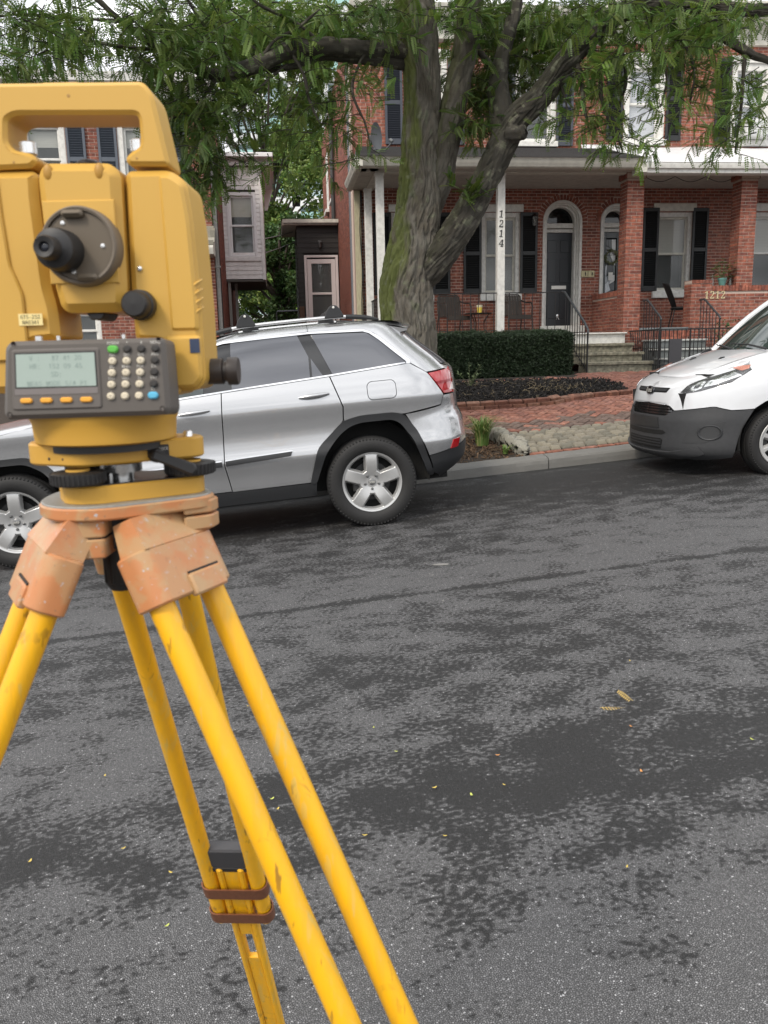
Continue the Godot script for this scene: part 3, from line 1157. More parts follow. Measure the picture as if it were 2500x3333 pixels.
func arched_door(house: Node3D, u0: float, u1: float, y0: float, spring: float, kind: int) -> void:
	# frame with round fanlight, leaf set back in the wall
	var w := u1 - u0
	var d := sub("door", house, wallframe((u0 + u1) * 0.5, y0))
	var H := spring - y0
	var r := w * 0.5
	var arch := func(rr: float, x0: float) -> PackedVector2Array:
		var p := PackedVector2Array()
		p.push_back(Vector2(x0, 0.0))
		for k in 25:
			var a := PI * k / 24.0
			p.push_back(Vector2(cos(a) * rr, H + sin(a) * rr))
		p.push_back(Vector2(-x0, 0.0))
		return p
	# two stepped casings
	for st in [[r + 0.0, r - 0.055, -0.10, 0.012], [r - 0.055, r - 0.085, -0.16, -0.05], [r - 0.085, r - 0.125, -0.26, -0.10]]:
		var c := MB.new()
		var pts := PackedVector2Array()
		pts.push_back(Vector2(st[0], 0))
		for k in 25:
			var a := PI * k / 24.0
			pts.push_back(Vector2(cos(a) * st[0], H + sin(a) * st[0]))
		pts.push_back(Vector2(-st[0], 0))
		pts.push_back(Vector2(-st[1], 0))
		for k in range(24, -1, -1):
			var a := PI * k / 24.0
			pts.push_back(Vector2(cos(a) * st[1], H + sin(a) * st[1]))
		pts.push_back(Vector2(st[1], 0))
		c.prism(Transform3D(), pts, st[2], st[3], 0.008)
		put("casing", c, trim_white(), d)
	var ri := r - 0.125
	var zb := -0.25
	# transom bar
	var tb := MB.new()
	tb.box(Vector3(0, H - 0.06, zb + 0.03), Vector3(ri * 2, 0.10, 0.10), 0.008)
	tb.box(Vector3(0, H - 0.16, zb + 0.01), Vector3(ri * 2, 0.07, 0.07), 0.008)
	put("transom", tb, trim_white(), d)
	var fan := MB.new()
	var fp := PackedVector2Array()
	for k in 25:
		var a := PI * k / 24.0
		fp.push_back(Vector2(cos(a) * ri, H - 0.01 + sin(a) * ri))
	fan.prism(Transform3D(), fp, zb - 0.006, zb)
	put("fanlight", fan, M("dark fanlight glass", Color(0.012, 0.014, 0.014), 0.04), d)
	var lw := ri * 2 - 0.01
	var lh := H - 0.20
	if kind == 0:
		var lf := MB.new()
		lf.box(Vector3(0, lh * 0.5, zb - 0.025), Vector3(lw, lh, 0.045), 0.004)
		var black := M("black door paint", Color(0.012, 0.016, 0.020), 0.28)
		put("door_leaf", lf, black, d)
		# six raised panels
		for px in [-1.0, 1.0]:
			for q in [[0.16, 0.72], [0.92, 1.42], [1.54, 1.80]]:
				var pb := MB.new()
				var y0p: float = q[0]
				var y1p: float = minf(q[1], lh - 0.08)
				pb.prism(Transform3D(), roundrect(px * lw * 0.235 - lw * 0.17, y0p, px * lw * 0.235 + lw * 0.17, y1p, 0.004, 1), zb - 0.004, zb + 0.008, 0.012)
				put("door_panel", pb, black, d)
		var sl := MB.new()
		sl.box(Vector3(0.02, 0.82, zb + 0.006), Vector3(0.33, 0.075, 0.014), 0.004)
		put("mail_slot", sl, M("pale metal", Color(0.72, 0.71, 0.66), 0.35, 0.3), d)
		var kn := MB.new()
		kn.tube([Vector3(0.0, 0.20, zb), Vector3(0.0, 0.21, zb + 0.03), Vector3(-0.03, 0.14, zb + 0.03), Vector3(0.03, 0.14, zb + 0.03), Vector3(0.0, 0.21, zb + 0.03)], [0.008], 6)
		kn.lathe(Vector3(0, 0.22, zb), Basis(Vector3.RIGHT, PI / 2), V2([0, 0.03, 0.03, 0.022, 0.04, 0.0]), 12)
		put("door_knocker", kn, M("silver hardware", Color(0.75, 0.75, 0.74), 0.2, 0.9), d)
	else:
		var lf := MB.new()
		var black := M("dark green door paint", Color(0.010, 0.016, 0.016), 0.25)
		for s in [-1.0, 1.0]:
			lf.box(Vector3(s * (lw * 0.5 - 0.05), lh * 0.5, zb - 0.025), Vector3(0.10, lh, 0.05), 0.004)
		for q in [[0.0, 0.32], [lh - 0.12, lh]]:
			lf.box(Vector3(0, (q[0] + q[1]) * 0.5, zb - 0.025), Vector3(lw - 0.2, q[1] - q[0], 0.048), 0.004)
		put("door_leaf", lf, black, d)
		# leaded glass: uneven pieces in pale and dark glass, one by one
		var hx := lw * 0.5 - 0.11
		var g0 := 0.34
		var g1 := lh - 0.14
		var rg := RandomNumberGenerator.new()
		rg.seed = 12
		var cols := [Color(0.55, 0.58, 0.62), Color(0.03, 0.035, 0.04), Color(0.40, 0.43, 0.47), Color(0.08, 0.10, 0.09), Color(0.62, 0.63, 0.62), Color(0.02, 0.025, 0.03)]
		var gx := [-hx, -hx * 0.38, hx * 0.25, hx]
		var gp := []
		var rowsn := 8
		for j in rowsn + 1:
			var line := []
			for i in 4:
				var jx := rg.randf_range(-0.05, 0.05) if i > 0 and i < 3 else 0.0
				var jy := rg.randf_range(-0.06, 0.06) if j > 0 and j < rowsn else 0.0
				line.push_back(Vector2(gx[i] + jx, lerpf(g0, g1, float(j) / rowsn) + jy))
			gp.push_back(line)
		for j in rowsn:
			for i in 3:
				var pb := MB.new()
				var quadp := PackedVector2Array([gp[j][i], gp[j][i + 1], gp[j + 1][i + 1], gp[j + 1][i]])
				var cc := (quadp[0] + quadp[2]) * 0.5
				for k in 4:
					quadp[k] = quadp[k].lerp(cc, 0.045)
				pb.prism(Transform3D(Basis(Vector3.UP, rg.randf_range(-0.03, 0.03)), Vector3(0, 0, zb - 0.03)), quadp, 0.0, 0.008, 0.002)
				var ci := rg.randi() % 6
				put("leaded_pane", pb, M("leaded glass %d" % ci, cols[ci], 0.06), d)
		var cm := MB.new()
		cm.box(Vector3(0, (g0 + g1) * 0.5, zb - 0.035), Vector3(hx * 2, g1 - g0, 0.012))
		put("leading", cm, M("lead", Color(0.03, 0.03, 0.032), 0.5, 0.4), d)
		var wr := MB.new()
		var rgt := RandomNumberGenerator.new(); rgt.seed = 3
		for k in 90:
			var a := rgt.randf() * TAU
			var rr := rgt.randf_range(0.11, 0.17)
			wr.box(Vector3(cos(a) * rr, 1.42 + sin(a) * rr, zb + rgt.randf_range(0.005, 0.05)), Vector3(0.05, 0.025, 0.006), 0.0, Basis.from_euler(Vector3(rgt.randf() * 6, rgt.randf() * 6, rgt.randf() * 6)))
		put("wreath", wr, M("dried wreath", Color(0.16, 0.17, 0.09), 0.9), d)
		var nb := MB.new()
		nb.box(Vector3(0.0, 1.02, zb + 0.004), Vector3(0.10, 0.17, 0.006))
		put("notice", nb, M("paper", Color(0.75, 0.75, 0.72), 0.8), d)
		var ms := MB.new()
		ms.box(Vector3(0.0, 0.55, zb + 0.006), Vector3(0.30, 0.08, 0.012), 0.003)
		put("mail_slot", ms, M("brass", Color(0.65, 0.52, 0.22), 0.3, 0.8), d)
	var sb := MB.new()
	sb.box(Vector3(0.02, -0.075, -0.06), Vector3(w + 0.14, 0.145, 0.30), 0.01)
	put("door_sill", sb, trim_white(), d)

func cyl_post(b: MB, x: float, z: float, y0: float, y1: float, w: float) -> void:
	b.box(Vector3(x, (y0 + y1) * 0.5, z), Vector3(w, y1 - y0, w), 0.006)

# ---------------------------------------------------------------- number 1214
func build_house_middle() -> void:
	var h := thing("brick_house", "brick row house numbered 1214 behind the tree, grey shingled porch roof on white posts", "house", Vector3.ZERO)
	h.set_meta("bright", 1.0)
	var x0 := 1.76
	var x1 := 6.92
	var yb := -0.6
	var yt := 6.08
	var H := func(ua: float, ub: float, va: float, vb: float) -> Dictionary: return {"u0": ua - x0, "u1": ub - x0, "v0": va - yb, "v1": vb - yb}
	var door: Dictionary = H.call(5.66, 6.52, 0.50, 2.65)
	door.arch = true
	door.ring = 0.115
	brick_wall(h, Vector3(x0, yb, WZ), Vector3.RIGHT, Vector3.BACK, x1 - x0, yt - yb, [H.call(2.43, 3.28, 1.18, 2.84), H.call(4.33, 5.17, 1.18, 2.84), H.call(2.74, 3.62, 4.22, 5.77), H.call(5.02, 5.90, 4.22, 5.77), door])
	# side wall along the alley
	var side := [{"u0": 6.7, "u1": 7.35, "v0": 4.3 - yb, "v1": 6.05 - yb}, {"u0": 9.0, "u1": 9.7, "v0": 4.4 - yb, "v1": 6.05 - yb}]
	brick_wall(h, Vector3(x0, yb, WZ), Vector3.FORWARD, Vector3.LEFT, 12.0, yt + 0.9 - yb, side, 0.0, 2.0)
	for q in side:
		window(h, Transform3D(Basis(Vector3.BACK, Vector3.UP, Vector3.LEFT), Vector3(x0, q.v0 + yb, WZ - (q.u0 + q.u1) * 0.5)), q.u1 - q.u0, q.v1 - q.v0, {"sill": 0.1, "z": 0.02})
	# closed body behind
	var core := MB.new()
	core.quad(Vector3(x0, yb, WZ - 12), Vector3(x1, yb, WZ - 12), Vector3(x1, yt + 0.9, WZ - 12), Vector3(x0, yt + 0.9, WZ - 12), Vector3.FORWARD)
	core.quad(Vector3(x0, yt + 0.88, WZ - 12), Vector3(x1, yt + 0.88, WZ - 12), Vector3(x1, yt + 0.6, WZ), Vector3(x0, yt + 0.6, WZ), Vector3.UP)
	put("roof", core, M("flat roof", Color(0.08, 0.08, 0.08), 0.9), h)
	var ug := M("slate blue shutter paint", Color(0.050, 0.056, 0.072), 0.5)
	var bk := M("black shutter paint", Color(0.012, 0.013, 0.014), 0.45)
	var dim := Color(0.16, 0.165, 0.15)
	window(h, wallframe(4.75, 1.18), 0.84, 1.66, {"sill": 0.14, "lintel": 0.15, "blind": 1.0, "blindcol": dim, "z": -0.03, "sash": trim_cream()})
	window(h, wallframe(2.855, 1.18), 0.84, 1.66, {"sill": 0.14, "lintel": 0.15, "blind": 1.0, "blindcol": dim, "z": -0.03})
	window(h, wallframe(5.46, 4.22), 0.88, 1.55, {"sill": 0.11, "lintel": 0.16, "blind": 0.55, "blindcol": Color(0.4, 0.4, 0.36), "casing": 0.11})
	window(h, wallframe(3.18, 4.22), 0.88, 1.55, {"sill": 0.11, "lintel": 0.16, "blind": 0.5, "casing": 0.11})
	for s in [[2.235, 1.19, 1.64, 0.37, 0], [3.47, 1.19, 1.64, 0.37, 0], [4.135, 1.19, 1.64, 0.385, 0], [5.35, 1.19, 1.64, 0.37, 0], [2.52, 4.14, 1.58, 0.36, 1], [3.80, 4.14, 1.58, 0.34, 1], [4.83, 4.14, 1.58, 0.36, 1], [6.08, 4.14, 1.58, 0.36, 1]]:
		shutter(h, wallframe(s[0], s[1]), s[3], s[2], ug if s[4] == 1 else bk)
	arched_door(h, 5.66, 6.52, 0.50, 2.65, 0)
	# cornice
	var cb := MB.new()
	cb.prism(Transform3D(Basis(Vector3.BACK, Vector3.UP, Vector3.LEFT), Vector3(x1 - 0.003, 0, WZ)), P2([0.02, 6.08, 0.10, 6.10, 0.10, 6.34, 0.16, 6.40, 0.34, 6.52, 0.36, 6.66, -0.3, 6.70, -0.3, 6.08]), 0.0, x1 - x0 + 0.1)
	put("cornice", cb, trim_cream(), h)
	# ---- porch
	var pz := -15.72
	var white := trim_white()
	var cream := trim_cream()
	var fl := MB.new()
	fl.box(Vector3((1.85 + 6.74) * 0.5, 0.275, (WZ + pz) * 0.5), Vector3(6.74 - 1.85, 0.05, WZ * -1 + pz - 0.02), 0.006)
	put("porch_floor", fl, M("grey porch paint", Color(0.16, 0.16, 0.155), 0.6, 0.0, {"tex": "soft", "s": 1.0}), h)
	var sk := MB.new()
	sk.box(Vector3((1.87 + 5.7) * 0.5, -0.15, pz - 0.06), Vector3(5.7 - 1.87, 0.79, 0.05))
	put("porch_skirt", sk, M("grey porch paint"), h)
	# ceiling
	var ce := MB.new()
	ce.box(Vector3((1.62 + 6.75) * 0.5, 3.315, (WZ - 15.3) * 0.5), Vector3(6.75 - 1.62, 0.03, 2.18), 0.0)
	put("porch_ceiling", ce, M("porch ceiling paint", Color(0.50, 0.47, 0.42), 0.7, 0.0, {"tex": "dirt", "s": 0.5}), h)
	for p in [[1.985, -15.79], [4.275, -15.79], [1.93, -17.28]]:
		var pb := MB.new()
		cyl_post(pb, p[0], p[1], 0.30, 3.27, 0.145)
		pb.box(Vector3(p[0], 3.22, p[1]), Vector3(0.17, 0.05, 0.17), 0.006)
		put("porch_post", pb, white, h)
	# beam over the posts, front and left
	var bm := MB.new()
	bm.box(Vector3((1.90 + 6.74) * 0.5, 3.285, -15.79), Vector3(6.74 - 1.90, 0.09, 0.16), 0.006)
	bm.box(Vector3(1.98, 3.285, -16.68), Vector3(0.16, 0.085, 1.6), 0.006)
	put("porch_beam", bm, cream, h)
	# fascia and gutter along the front, moulded eave on the left end
	var gz := -15.16
	var gp := P2([-0.16, 3.24, -0.02, 3.245, 0.0, 3.27, 0.01, 3.30, 0.045, 3.33, 0.05, 3.375, 0.075, 3.395, 0.075, 3.41, 0.05, 3.41, 0.045, 3.40, -0.04, 3.40, -0.16, 3.42])
	var gb := MB.new()
	gb.prism(Transform3D(Basis(Vector3.BACK, Vector3.UP, Vector3.LEFT), Vector3(6.80, 0, gz - 0.07)), gp, 0.0, 6.80 - 1.50, 0.0)
	put("gutter", gb, cream, h)
	var soff := MB.new()
	soff.quad(Vector3(1.52, 3.262, gz - 0.14), Vector3(6.8, 3.262, gz - 0.14), Vector3(6.8, 3.262, -15.75), Vector3(1.52, 3.262, -15.75), Vector3.DOWN)
	soff.quad(Vector3(1.52, 3.262, gz - 0.14), Vector3(1.95, 3.262, gz - 0.14), Vector3(1.95, 3.262, WZ), Vector3(1.52, 3.262, WZ), Vector3.DOWN)
	soff.box(Vector3(4.2, 3.285, -15.66), Vector3(5.1, 0.04, 0.05), 0.01)
	put("soffit", soff, M("porch ceiling paint"), h)
	var le := MB.new()
	le.prism(Transform3D(Basis(Vector3.LEFT, Vector3.UP, Vector3.FORWARD), Vector3(1.535, 0, gz - 0.02)), P2([-0.09, 3.24, 0.0, 3.245, 0.0, 3.30, 0.035, 3.33, 0.05, 3.40, 0.0, 3.42, -0.09, 3.42]), 0.0, 2.33)
	put("eave_moulding", le, cream, h)
	# roof: courses of dark shingle strips
	var ra := Vector3(1.50, 3.40, gz + 0.02)
	var rbk := Vector3(1.76, 4.10, WZ + 0.004)
	var sh := MB.new()
	var nrow := 14
	for k in nrow:
		var t0 := float(k) / nrow
		var t1 := float(k + 1.15) / nrow
		var a := ra.lerp(rbk, t0)
		var c := ra.lerp(rbk, minf(t1, 1.0))
		sh.quad(Vector3(a.x, a.y + 0.016, a.z), Vector3(6.86, a.y + 0.016, a.z), Vector3(6.86, c.y + 0.004, c.z), Vector3(c.x, c.y + 0.004, c.z), Vector3.UP)
		sh.quad(Vector3(a.x, a.y + 0.016, a.z), Vector3(6.86, a.y + 0.016, a.z), Vector3(6.86, a.y - 0.004, a.z), Vector3(a.x, a.y - 0.004, a.z), Vector3.BACK)
	sh.flat(Vector3(1.52, 3.40, gz), Vector3(1.52, 3.40, WZ), Vector3(1.76, 4.1, WZ), Vector3.LEFT)
	put("porch_roof", sh, M("dark shingle", Color(0.055, 0.052, 0.052), 0.9, 0.0, {"tex": "fine", "s": 2.5, "bump": "stone", "bh": 0.4}), h)
	# house number, one digit under another on the right post
	var black := M("black enamel", Color(0.01, 0.01, 0.01), 0.4)
	for k in 4:
		text("number", "1214"[k], 0.17, 0.008, Transform3D(Basis(Vector3.BACK, -0.12), Vector3(4.272, 2.515 - 0.175 * k, -15.712)), black, h, "Droid Serif")
	# steps: three stone treads and the white porch edge
	var stone := M("step stone", Color(0.37, 0.345, 0.26), 0.9, 0.0, {"tex": "blotch", "s": 1.6, "bump": "stone", "bh": 0.6})
	var we := MB.new()
	we.box(Vector3(6.235, 0.185, -15.66), Vector3(1.0, 0.19, 0.12), 0.006)
	we.box(Vector3(6.235, 0.287, -15.64), Vector3(1.03, 0.028, 0.20), 0.006)
	put("porch_edge", we, white, h)
	var tops := [0.095, -0.075, -0.245]
	for k in 3:
		var st := MB.new()
		var zf := -15.28 - 0.0 + 0.34 * k
		var wl := 5.62 - 0.02 * k
		var wr2 := 6.78 + 0.045 * k
		var top: float = tops[k]
		st.prism(Transform3D(Basis(Vector3.BACK, Vector3.UP, Vector3.LEFT), Vector3(wr2, 0, zf)), P2([0.035, top - 0.05, 0.04, top - 0.01, 0.02, top, -0.46, top, -0.46, top - 0.05]), 0.0, wr2 - wl, 0.006, true)
		st.box(Vector3((wl + wr2) * 0.5, top - 0.13, zf - 0.23), Vector3(wr2 - wl - 0.04, 0.159, 0.44), 0.006)
		put("step", st, stone, h)
	# downpipes on the alley wall, wires on a batten at the corner
	var dp := MB.new()
	dp.tube([Vector3(x0 - 0.06, -0.3, -18.55), Vector3(x0 - 0.06, 6.6, -18.55)], [0.045], 10)
	put("downpipe", dp, M("galvanised pipe", Color(0.22, 0.23, 0.25), 0.45, 0.5, {"tex": "soft", "s": 2.0}), h)
	var dp2 := MB.new()
	dp2.tube([Vector3(x0 - 0.055, -0.3, -18.15), Vector3(x0 - 0.055, 6.4, -18.15)], [0.038], 10)
	put("downpipe", dp2, M("beige pipe", Color(0.52, 0.42, 0.36), 0.5), h)
	var dp3 := MB.new()
	dp3.tube([Vector3(x0 - 0.08, 3.6, -23.6), Vector3(x0 - 0.08, 6.9, -23.6)], [0.06], 10)
	put("downpipe", dp3, M("dark downpipe", Color(0.05, 0.05, 0.05), 0.5), h)
	var bt := MB.new()
	bt.box(Vector3(x0 - 0.03, 1.3, WZ + 0.06), Vector3(0.13, 3.9, 0.05), 0.006)
	put("corner_batten", bt, M("weathered batten", Color(0.44, 0.40, 0.27), 0.8, 0.0, {"tex": "dirt", "sv": Vector3(3, 0.6, 3)}), h)
	for k in 3:
		var cbx := MB.new()
		var pts := []
		for j in 14:
			pts.push_back(Vector3(x0 + 0.02 + 0.025 * k + 0.015 * sin(j * 1.1 + k * 2.0), -0.2 + j * 0.265, WZ + 0.095))
		cbx.tube(pts, [0.008], 5)
		put("cable", cbx, M("black cable", Color(0.012, 0.012, 0.012), 0.6), h)
	# dark vestibule on the alley side, white storm door
	var v := sub("vestibule", h)
	var vz := -23.2
	var dk := M("dark brown siding", Color(0.016, 0.012, 0.010), 0.6, 0.0, {"tex": "soft", "s": 1.0})
	var yy := -0.4
	while yy < 3.42:
		var l := MB.new()
		var parts := [[0.64, 1.756]] if yy > 2.68 else [[0.64, 0.79], [1.745, 1.756]]
		for q in parts:
			l.box(Vector3((q[0] + q[1]) * 0.5, yy + 0.062, vz - 0.01), Vector3(q[1] - q[0], 0.13, 0.02), 0.0, Basis(Vector3.RIGHT, -0.10))
		l.box(Vector3(0.645, yy + 0.062, vz - 1.2), Vector3(0.02, 0.13, 2.4), 0.0, Basis(Vector3.BACK, -0.10))
		put("siding_board", l, dk, v)
		yy += 0.13
	var bd := MB.new()
	bd.box(Vector3(1.2, 1.5, vz - 1.25), Vector3(1.10, 3.8, 2.4))
	put("backing", bd, dk, v)
	var vr := MB.new()
	vr.box(Vector3(1.01, 3.51, vz + 0.22), Vector3(1.5, 0.10, 0.05), 0.006)
	vr.box(Vector3(0.27, 3.46, vz - 1.0), Vector3(0.05, 0.12, 2.4), 0.006)
	vr.box(Vector3(1.01, 3.435, vz - 1.0), Vector3(1.44, 0.02, 2.4), 0.0)
	put("roof_fascia", vr, cream, v)
	var vt := MB.new()
	vt.quad(Vector3(0.24, 3.563, vz + 0.25), Vector3(1.758, 3.563, vz + 0.25), Vector3(1.758, 3.85, vz - 2.3), Vector3(0.24, 3.6, vz - 2.3), Vector3.UP)
	put("vestibule_roof", vt, M("dark shingle"), v)
	var sd := sub("storm_door", h, Transform3D(Basis(), Vector3(1.27, 0.55, vz + 0.01)))
	var sf := MB.new()
	for s in [-1.0, 1.0]:
		sf.box(Vector3(s * 0.425, 1.05, 0), Vector3(0.07, 2.1, 0.08), 0.006)
		sf.box(Vector3(s * 0.325, 1.0, -0.01), Vector3(0.115, 2.0, 0.045), 0.006)
	sf.box(Vector3(0, 2.07, 0), Vector3(0.78, 0.06, 0.078), 0.006)
	for q in [[1.88, 2.0], [1.06, 1.12], [0.0, 0.38]]:
		sf.box(Vector3(0, (q[0] + q[1]) * 0.5, -0.01), Vector3(0.535, q[1] - q[0], 0.043), 0.006)
	put("door_frame", sf, M("storm door enamel", Color(0.78, 0.70, 0.68), 0.5), sd)
	for q in [[0.38, 1.06], [1.12, 1.88]]:
		var pb := MB.new()
		pb.quad(Vector3(-0.268, q[0], -0.01), Vector3(0.268, q[0], -0.01), Vector3(0.268, q[1], -0.01), Vector3(-0.268, q[1], -0.01), Vector3.BACK)
		put("pane", pb, glass(), sd)
		var bl := MB.new()
		for k in int((q[1] - q[0]) / 0.03):
			bl.box(Vector3(0, q[0] + 0.015 + k * 0.03, -0.07), Vector3(0.53, 0.028, 0.002), 0.0, Basis(Vector3.RIGHT, 0.4))
		put("blind", bl, M("blind dim", Color(0.20, 0.20, 0.18), 0.7), sd)
	var hd := MB.new()
	hd.box(Vector3(0.34, 0.45, 0.03), Vector3(0.03, 0.22, 0.03), 0.006)
	put("door_handle", hd, M("black enamel"), sd)
	var vl := MB.new()
	vl.box(Vector3(1.25, 3.0, vz + 0.05), Vector3(0.10, 0.06, 0.10), 0.01)
	vl.lathe(Vector3(1.25, 2.84, vz + 0.06), Basis(), V2([0, 0, 0.04, 0.01, 0.045, 0.06, 0.055, 0.13, 0.0, 0.14]), 10)
	put("wall_lamp", vl, M("grey lamp metal", Color(0.12, 0.12, 0.12), 0.4, 0.5), h)
	var pl := MB.new()
	pl.box(Vector3(0.70, 0.35, vz + 0.06), Vector3(0.14, 1.9, 0.04), 0.004)
	put("leaning_board", pl, M("brown board", Color(0.13, 0.07, 0.045), 0.8, 0.0, {"tex": "dirt", "s": 1.0}), h)

# ---------------------------------------------------------------- number 1212
func build_house_right() -> void:
	var h := thing("brick_house", "bright brick row house numbered 1212 with white porch roof on brick piers", "house", Vector3.ZERO)
	h.set_meta("bright", 1.06)
	var x0 := 6.925
	var x1 := 12.6
	var yb := -0.6
	var yt := 6.14
	var H := func(ua: float, ub: float, va: float, vb: float) -> Dictionary: return {"u0": ua - x0, "u1": ub - x0, "v0": va - yb, "v1": vb - yb}
	# the door of 1212 lies in a notch that begins left of the party line, so its wall starts at 6.925 and the arch is cut whole
	var door: Dictionary = H.call(6.97, 7.60, 0.52, 2.66)
	door.u0 = 0.0
	door.u1 = 7.63 - x0
	door.arch = true
	door.ring = 0.115
	brick_wall(h, Vector3(x0, yb, WZ), Vector3.RIGHT, Vector3.BACK, x1 - x0, yt - yb, [H.call(8.15, 9.0, 1.19, 2.85), H.call(10.38, 11.22, 1.19, 2.85), H.call(7.36, 8.25, 4.28, 5.80), H.call(9.72, 10.6, 4.28, 5.80), door])
	var core := MB.new()
	core.quad(Vector3(x0, yb, WZ - 12), Vector3(x1, yb, WZ - 12), Vector3(x1, yt + 0.9, WZ - 12), Vector3(x0, yt + 0.9, WZ - 12), Vector3.FORWARD)
	core.quad(Vector3(x1, yb, WZ), Vector3(x1, yb, WZ - 12), Vector3(x1, yt + 0.9, WZ - 12), Vector3(x1, yt + 0.9, WZ), Vector3.RIGHT)
	core.quad(Vector3(x0, yt + 0.88, WZ - 12), Vector3(x1, yt + 0.88, WZ - 12), Vector3(x1, yt + 0.6, WZ), Vector3(x0, yt + 0.6, WZ), Vector3.UP)
	put("roof", core, M("flat roof"), h)
	var bk := M("black shutter paint")
	var white := trim_white()
	window(h, wallframe(8.575, 1.19), 0.85, 1.66, {"sill": 0.14, "lintel": 0.16, "blind": 0.5, "z": -0.03, "lintelmat": trim_cream(), "sash": trim_cream()})
	window(h, wallframe(10.80, 1.19), 0.85, 1.66, {"sill": 0.14, "lintel": 0.16, "blind": 0.5, "z": -0.03})
	window(h, wallframe(7.805, 4.28), 0.89, 1.52, {"sill": 0.12, "lintel": 0.14, "blind": 1.0, "blindcol": Color(0.72, 0.74, 0.78), "casing": 0.12})
	window(h, wallframe(10.16, 4.28), 0.89, 1.52, {"sill": 0.12, "lintel": 0.14, "blind": 0.75, "blindcol": Color(0.60, 0.62, 0.66), "casing": 0.12})
	var ac := MB.new()
	ac.box(Vector3(10.2, 4.46, WZ + 0.16), Vector3(0.58, 0.34, 0.42), 0.02)
	for k in 6:
		ac.box(Vector3(10.2, 4.34 + k * 0.045, WZ + 0.374), Vector3(0.5, 0.018, 0.012))
	put("air_conditioner", ac, M("pale appliance plastic", Color(0.62, 0.63, 0.62), 0.5), h)
	for s in [[8.04, 1.20, 1.72, 0.36], [9.16, 1.20, 1.72, 0.36], [10.17, 1.20, 1.72, 0.38], [7.15, 4.26, 1.62, 0.36], [8.44, 4.26, 1.66, 0.34], [9.52, 4.26, 1.62, 0.33], [10.82, 4.26, 1.62, 0.36]]:
		shutter(h, wallframe(s[0], s[1]), s[3], s[2], bk)
	arched_door(h, 6.93, 7.63, 0.52, 2.66, 1)
	var cb := MB.new()
	cb.prism(Transform3D(Basis(Vector3.BACK, Vector3.UP, Vector3.LEFT), Vector3(x1, 0, WZ)), P2([0.02, 6.12, 0.06, 6.14, 0.06, 6.42, 0.12, 6.46, 0.40, 6.60, 0.45, 6.72, 0.45, 6.82, -0.3, 6.86, -0.3, 6.12]), 0.0, x1 - x0)
	for k in 16:
		cb.box(Vector3(x0 + 0.2 + k * 0.36, 6.50, WZ + 0.16), Vector3(0.07, 0.10, 0.18), 0.006)
	put("cornice", cb, trim_cream(), h)
	# porch
	var pz := -15.72
	var fl := MB.new()
	fl.box(Vector3((6.9 + 12.0) * 0.5, 0.35, (WZ + pz - 0.05) * 0.5), Vector3(5.1, 0.06, 1.72), 0.006)
	put("porch_floor", fl, M("blue grey porch paint", Color(0.20, 0.23, 0.24), 0.6, 0.0, {"tex": "soft", "s": 1.0}), h)
	var ce := MB.new()
	ce.box(Vector3((6.76 + 12.0) * 0.5, 3.33, (WZ - 15.3) * 0.5), Vector3(5.2, 0.03, 2.18))
	put("porch_ceiling", ce, M("porch ceiling paint"), h)
	brick_block(h, Vector3(6.735, -0.75, -16.06), Vector3(7.07, 3.16, pz), ["z1", "x0", "x1"], 0.0, -3.0)
	brick_block(h, Vector3(6.715, 3.16, -16.08), Vector3(7.09, 3.265, pz + 0.02), [], 0.105, -3.0)
	brick_block(h, Vector3(9.05, 1.16, -16.06), Vector3(9.38, 3.16, pz), ["z1", "x0", "x1"], 0.0, -3.0)
	brick_block(h, Vector3(9.03, 3.16, -16.08), Vector3(9.40, 3.265, pz + 0.02), [], 0.105, -3.0)
	# low wall between the two porches and the front wall of this one
	brick_block(h, Vector3(6.78, -0.6, WZ + 0.01), Vector3(7.0, 1.13, -16.07), ["x0", "x1"], 0.11, -2.0)
	brick_block(h, Vector3(8.12, -0.7, -16.02), Vector3(8.55, 1.28, pz), ["z1", "x0"], 0.07, -3.0)
	brick_block(h, Vector3(8.552, -0.7, -16.02), Vector3(12.0, 1.17, pz - 0.003), ["z1"], 0.11, -2.5)
	for k in 19:   # bricks on end under the floor edge in the opening
		add_brick(h, Vector3(7.11 + (k + 0.5) * 0.0532, 0.255, pz - 0.03), Vector3(0.045, 0.12, 0.06))
	var ri := MB.new()
	ri.box(Vector3(7.6, -0.1, pz - 0.06), Vector3(1.03, 0.82, 0.06))
	put("mortar_bed", ri, M("mortar"), h)
	for j in 4:
		for k in 5:
			add_brick(h, Vector3(7.11 + (k + (0.5 if j % 2 else 0.3)) * 0.203, 0.165 - j * 0.0635, pz - 0.03), Vector3(0.194, 0.054, 0.06))
	# gutter and white membrane roof
	var gz := -15.16
	var gb := MB.new()
	gb.prism(Transform3D(Basis(Vector3.BACK, Vector3.UP, Vector3.LEFT), Vector3(12.0, 0, gz - 0.07)), P2([-0.16, 3.145, -0.02, 3.15, 0.0, 3.165, 0.0, 3.22, 0.05, 3.235, 0.07, 3.31, 0.07, 3.325, 0.04, 3.325, -0.16, 3.34]), 0.0, 12.0 - 6.80, 0.004, true)
	put("gutter", gb, white, h)
	var bb := MB.new()
	bb.box(Vector3(9.4, 3.285, -15.85), Vector3(5.2, 0.07, 0.22), 0.006)
	bb.box(Vector3(6.79, 3.235, -15.33), Vector3(0.16, 0.16, 0.33), 0.006)
	put("porch_beam", bb, trim_cream(), h)
	var so := MB.new()
	so.quad(Vector3(6.8, 3.16, gz - 0.14), Vector3(12.0, 3.16, gz - 0.14), Vector3(12.0, 3.25, -15.75), Vector3(6.8, 3.25, -15.75), Vector3.DOWN)
	put("soffit", so, trim_cream(), h)
	var rf := MB.new()
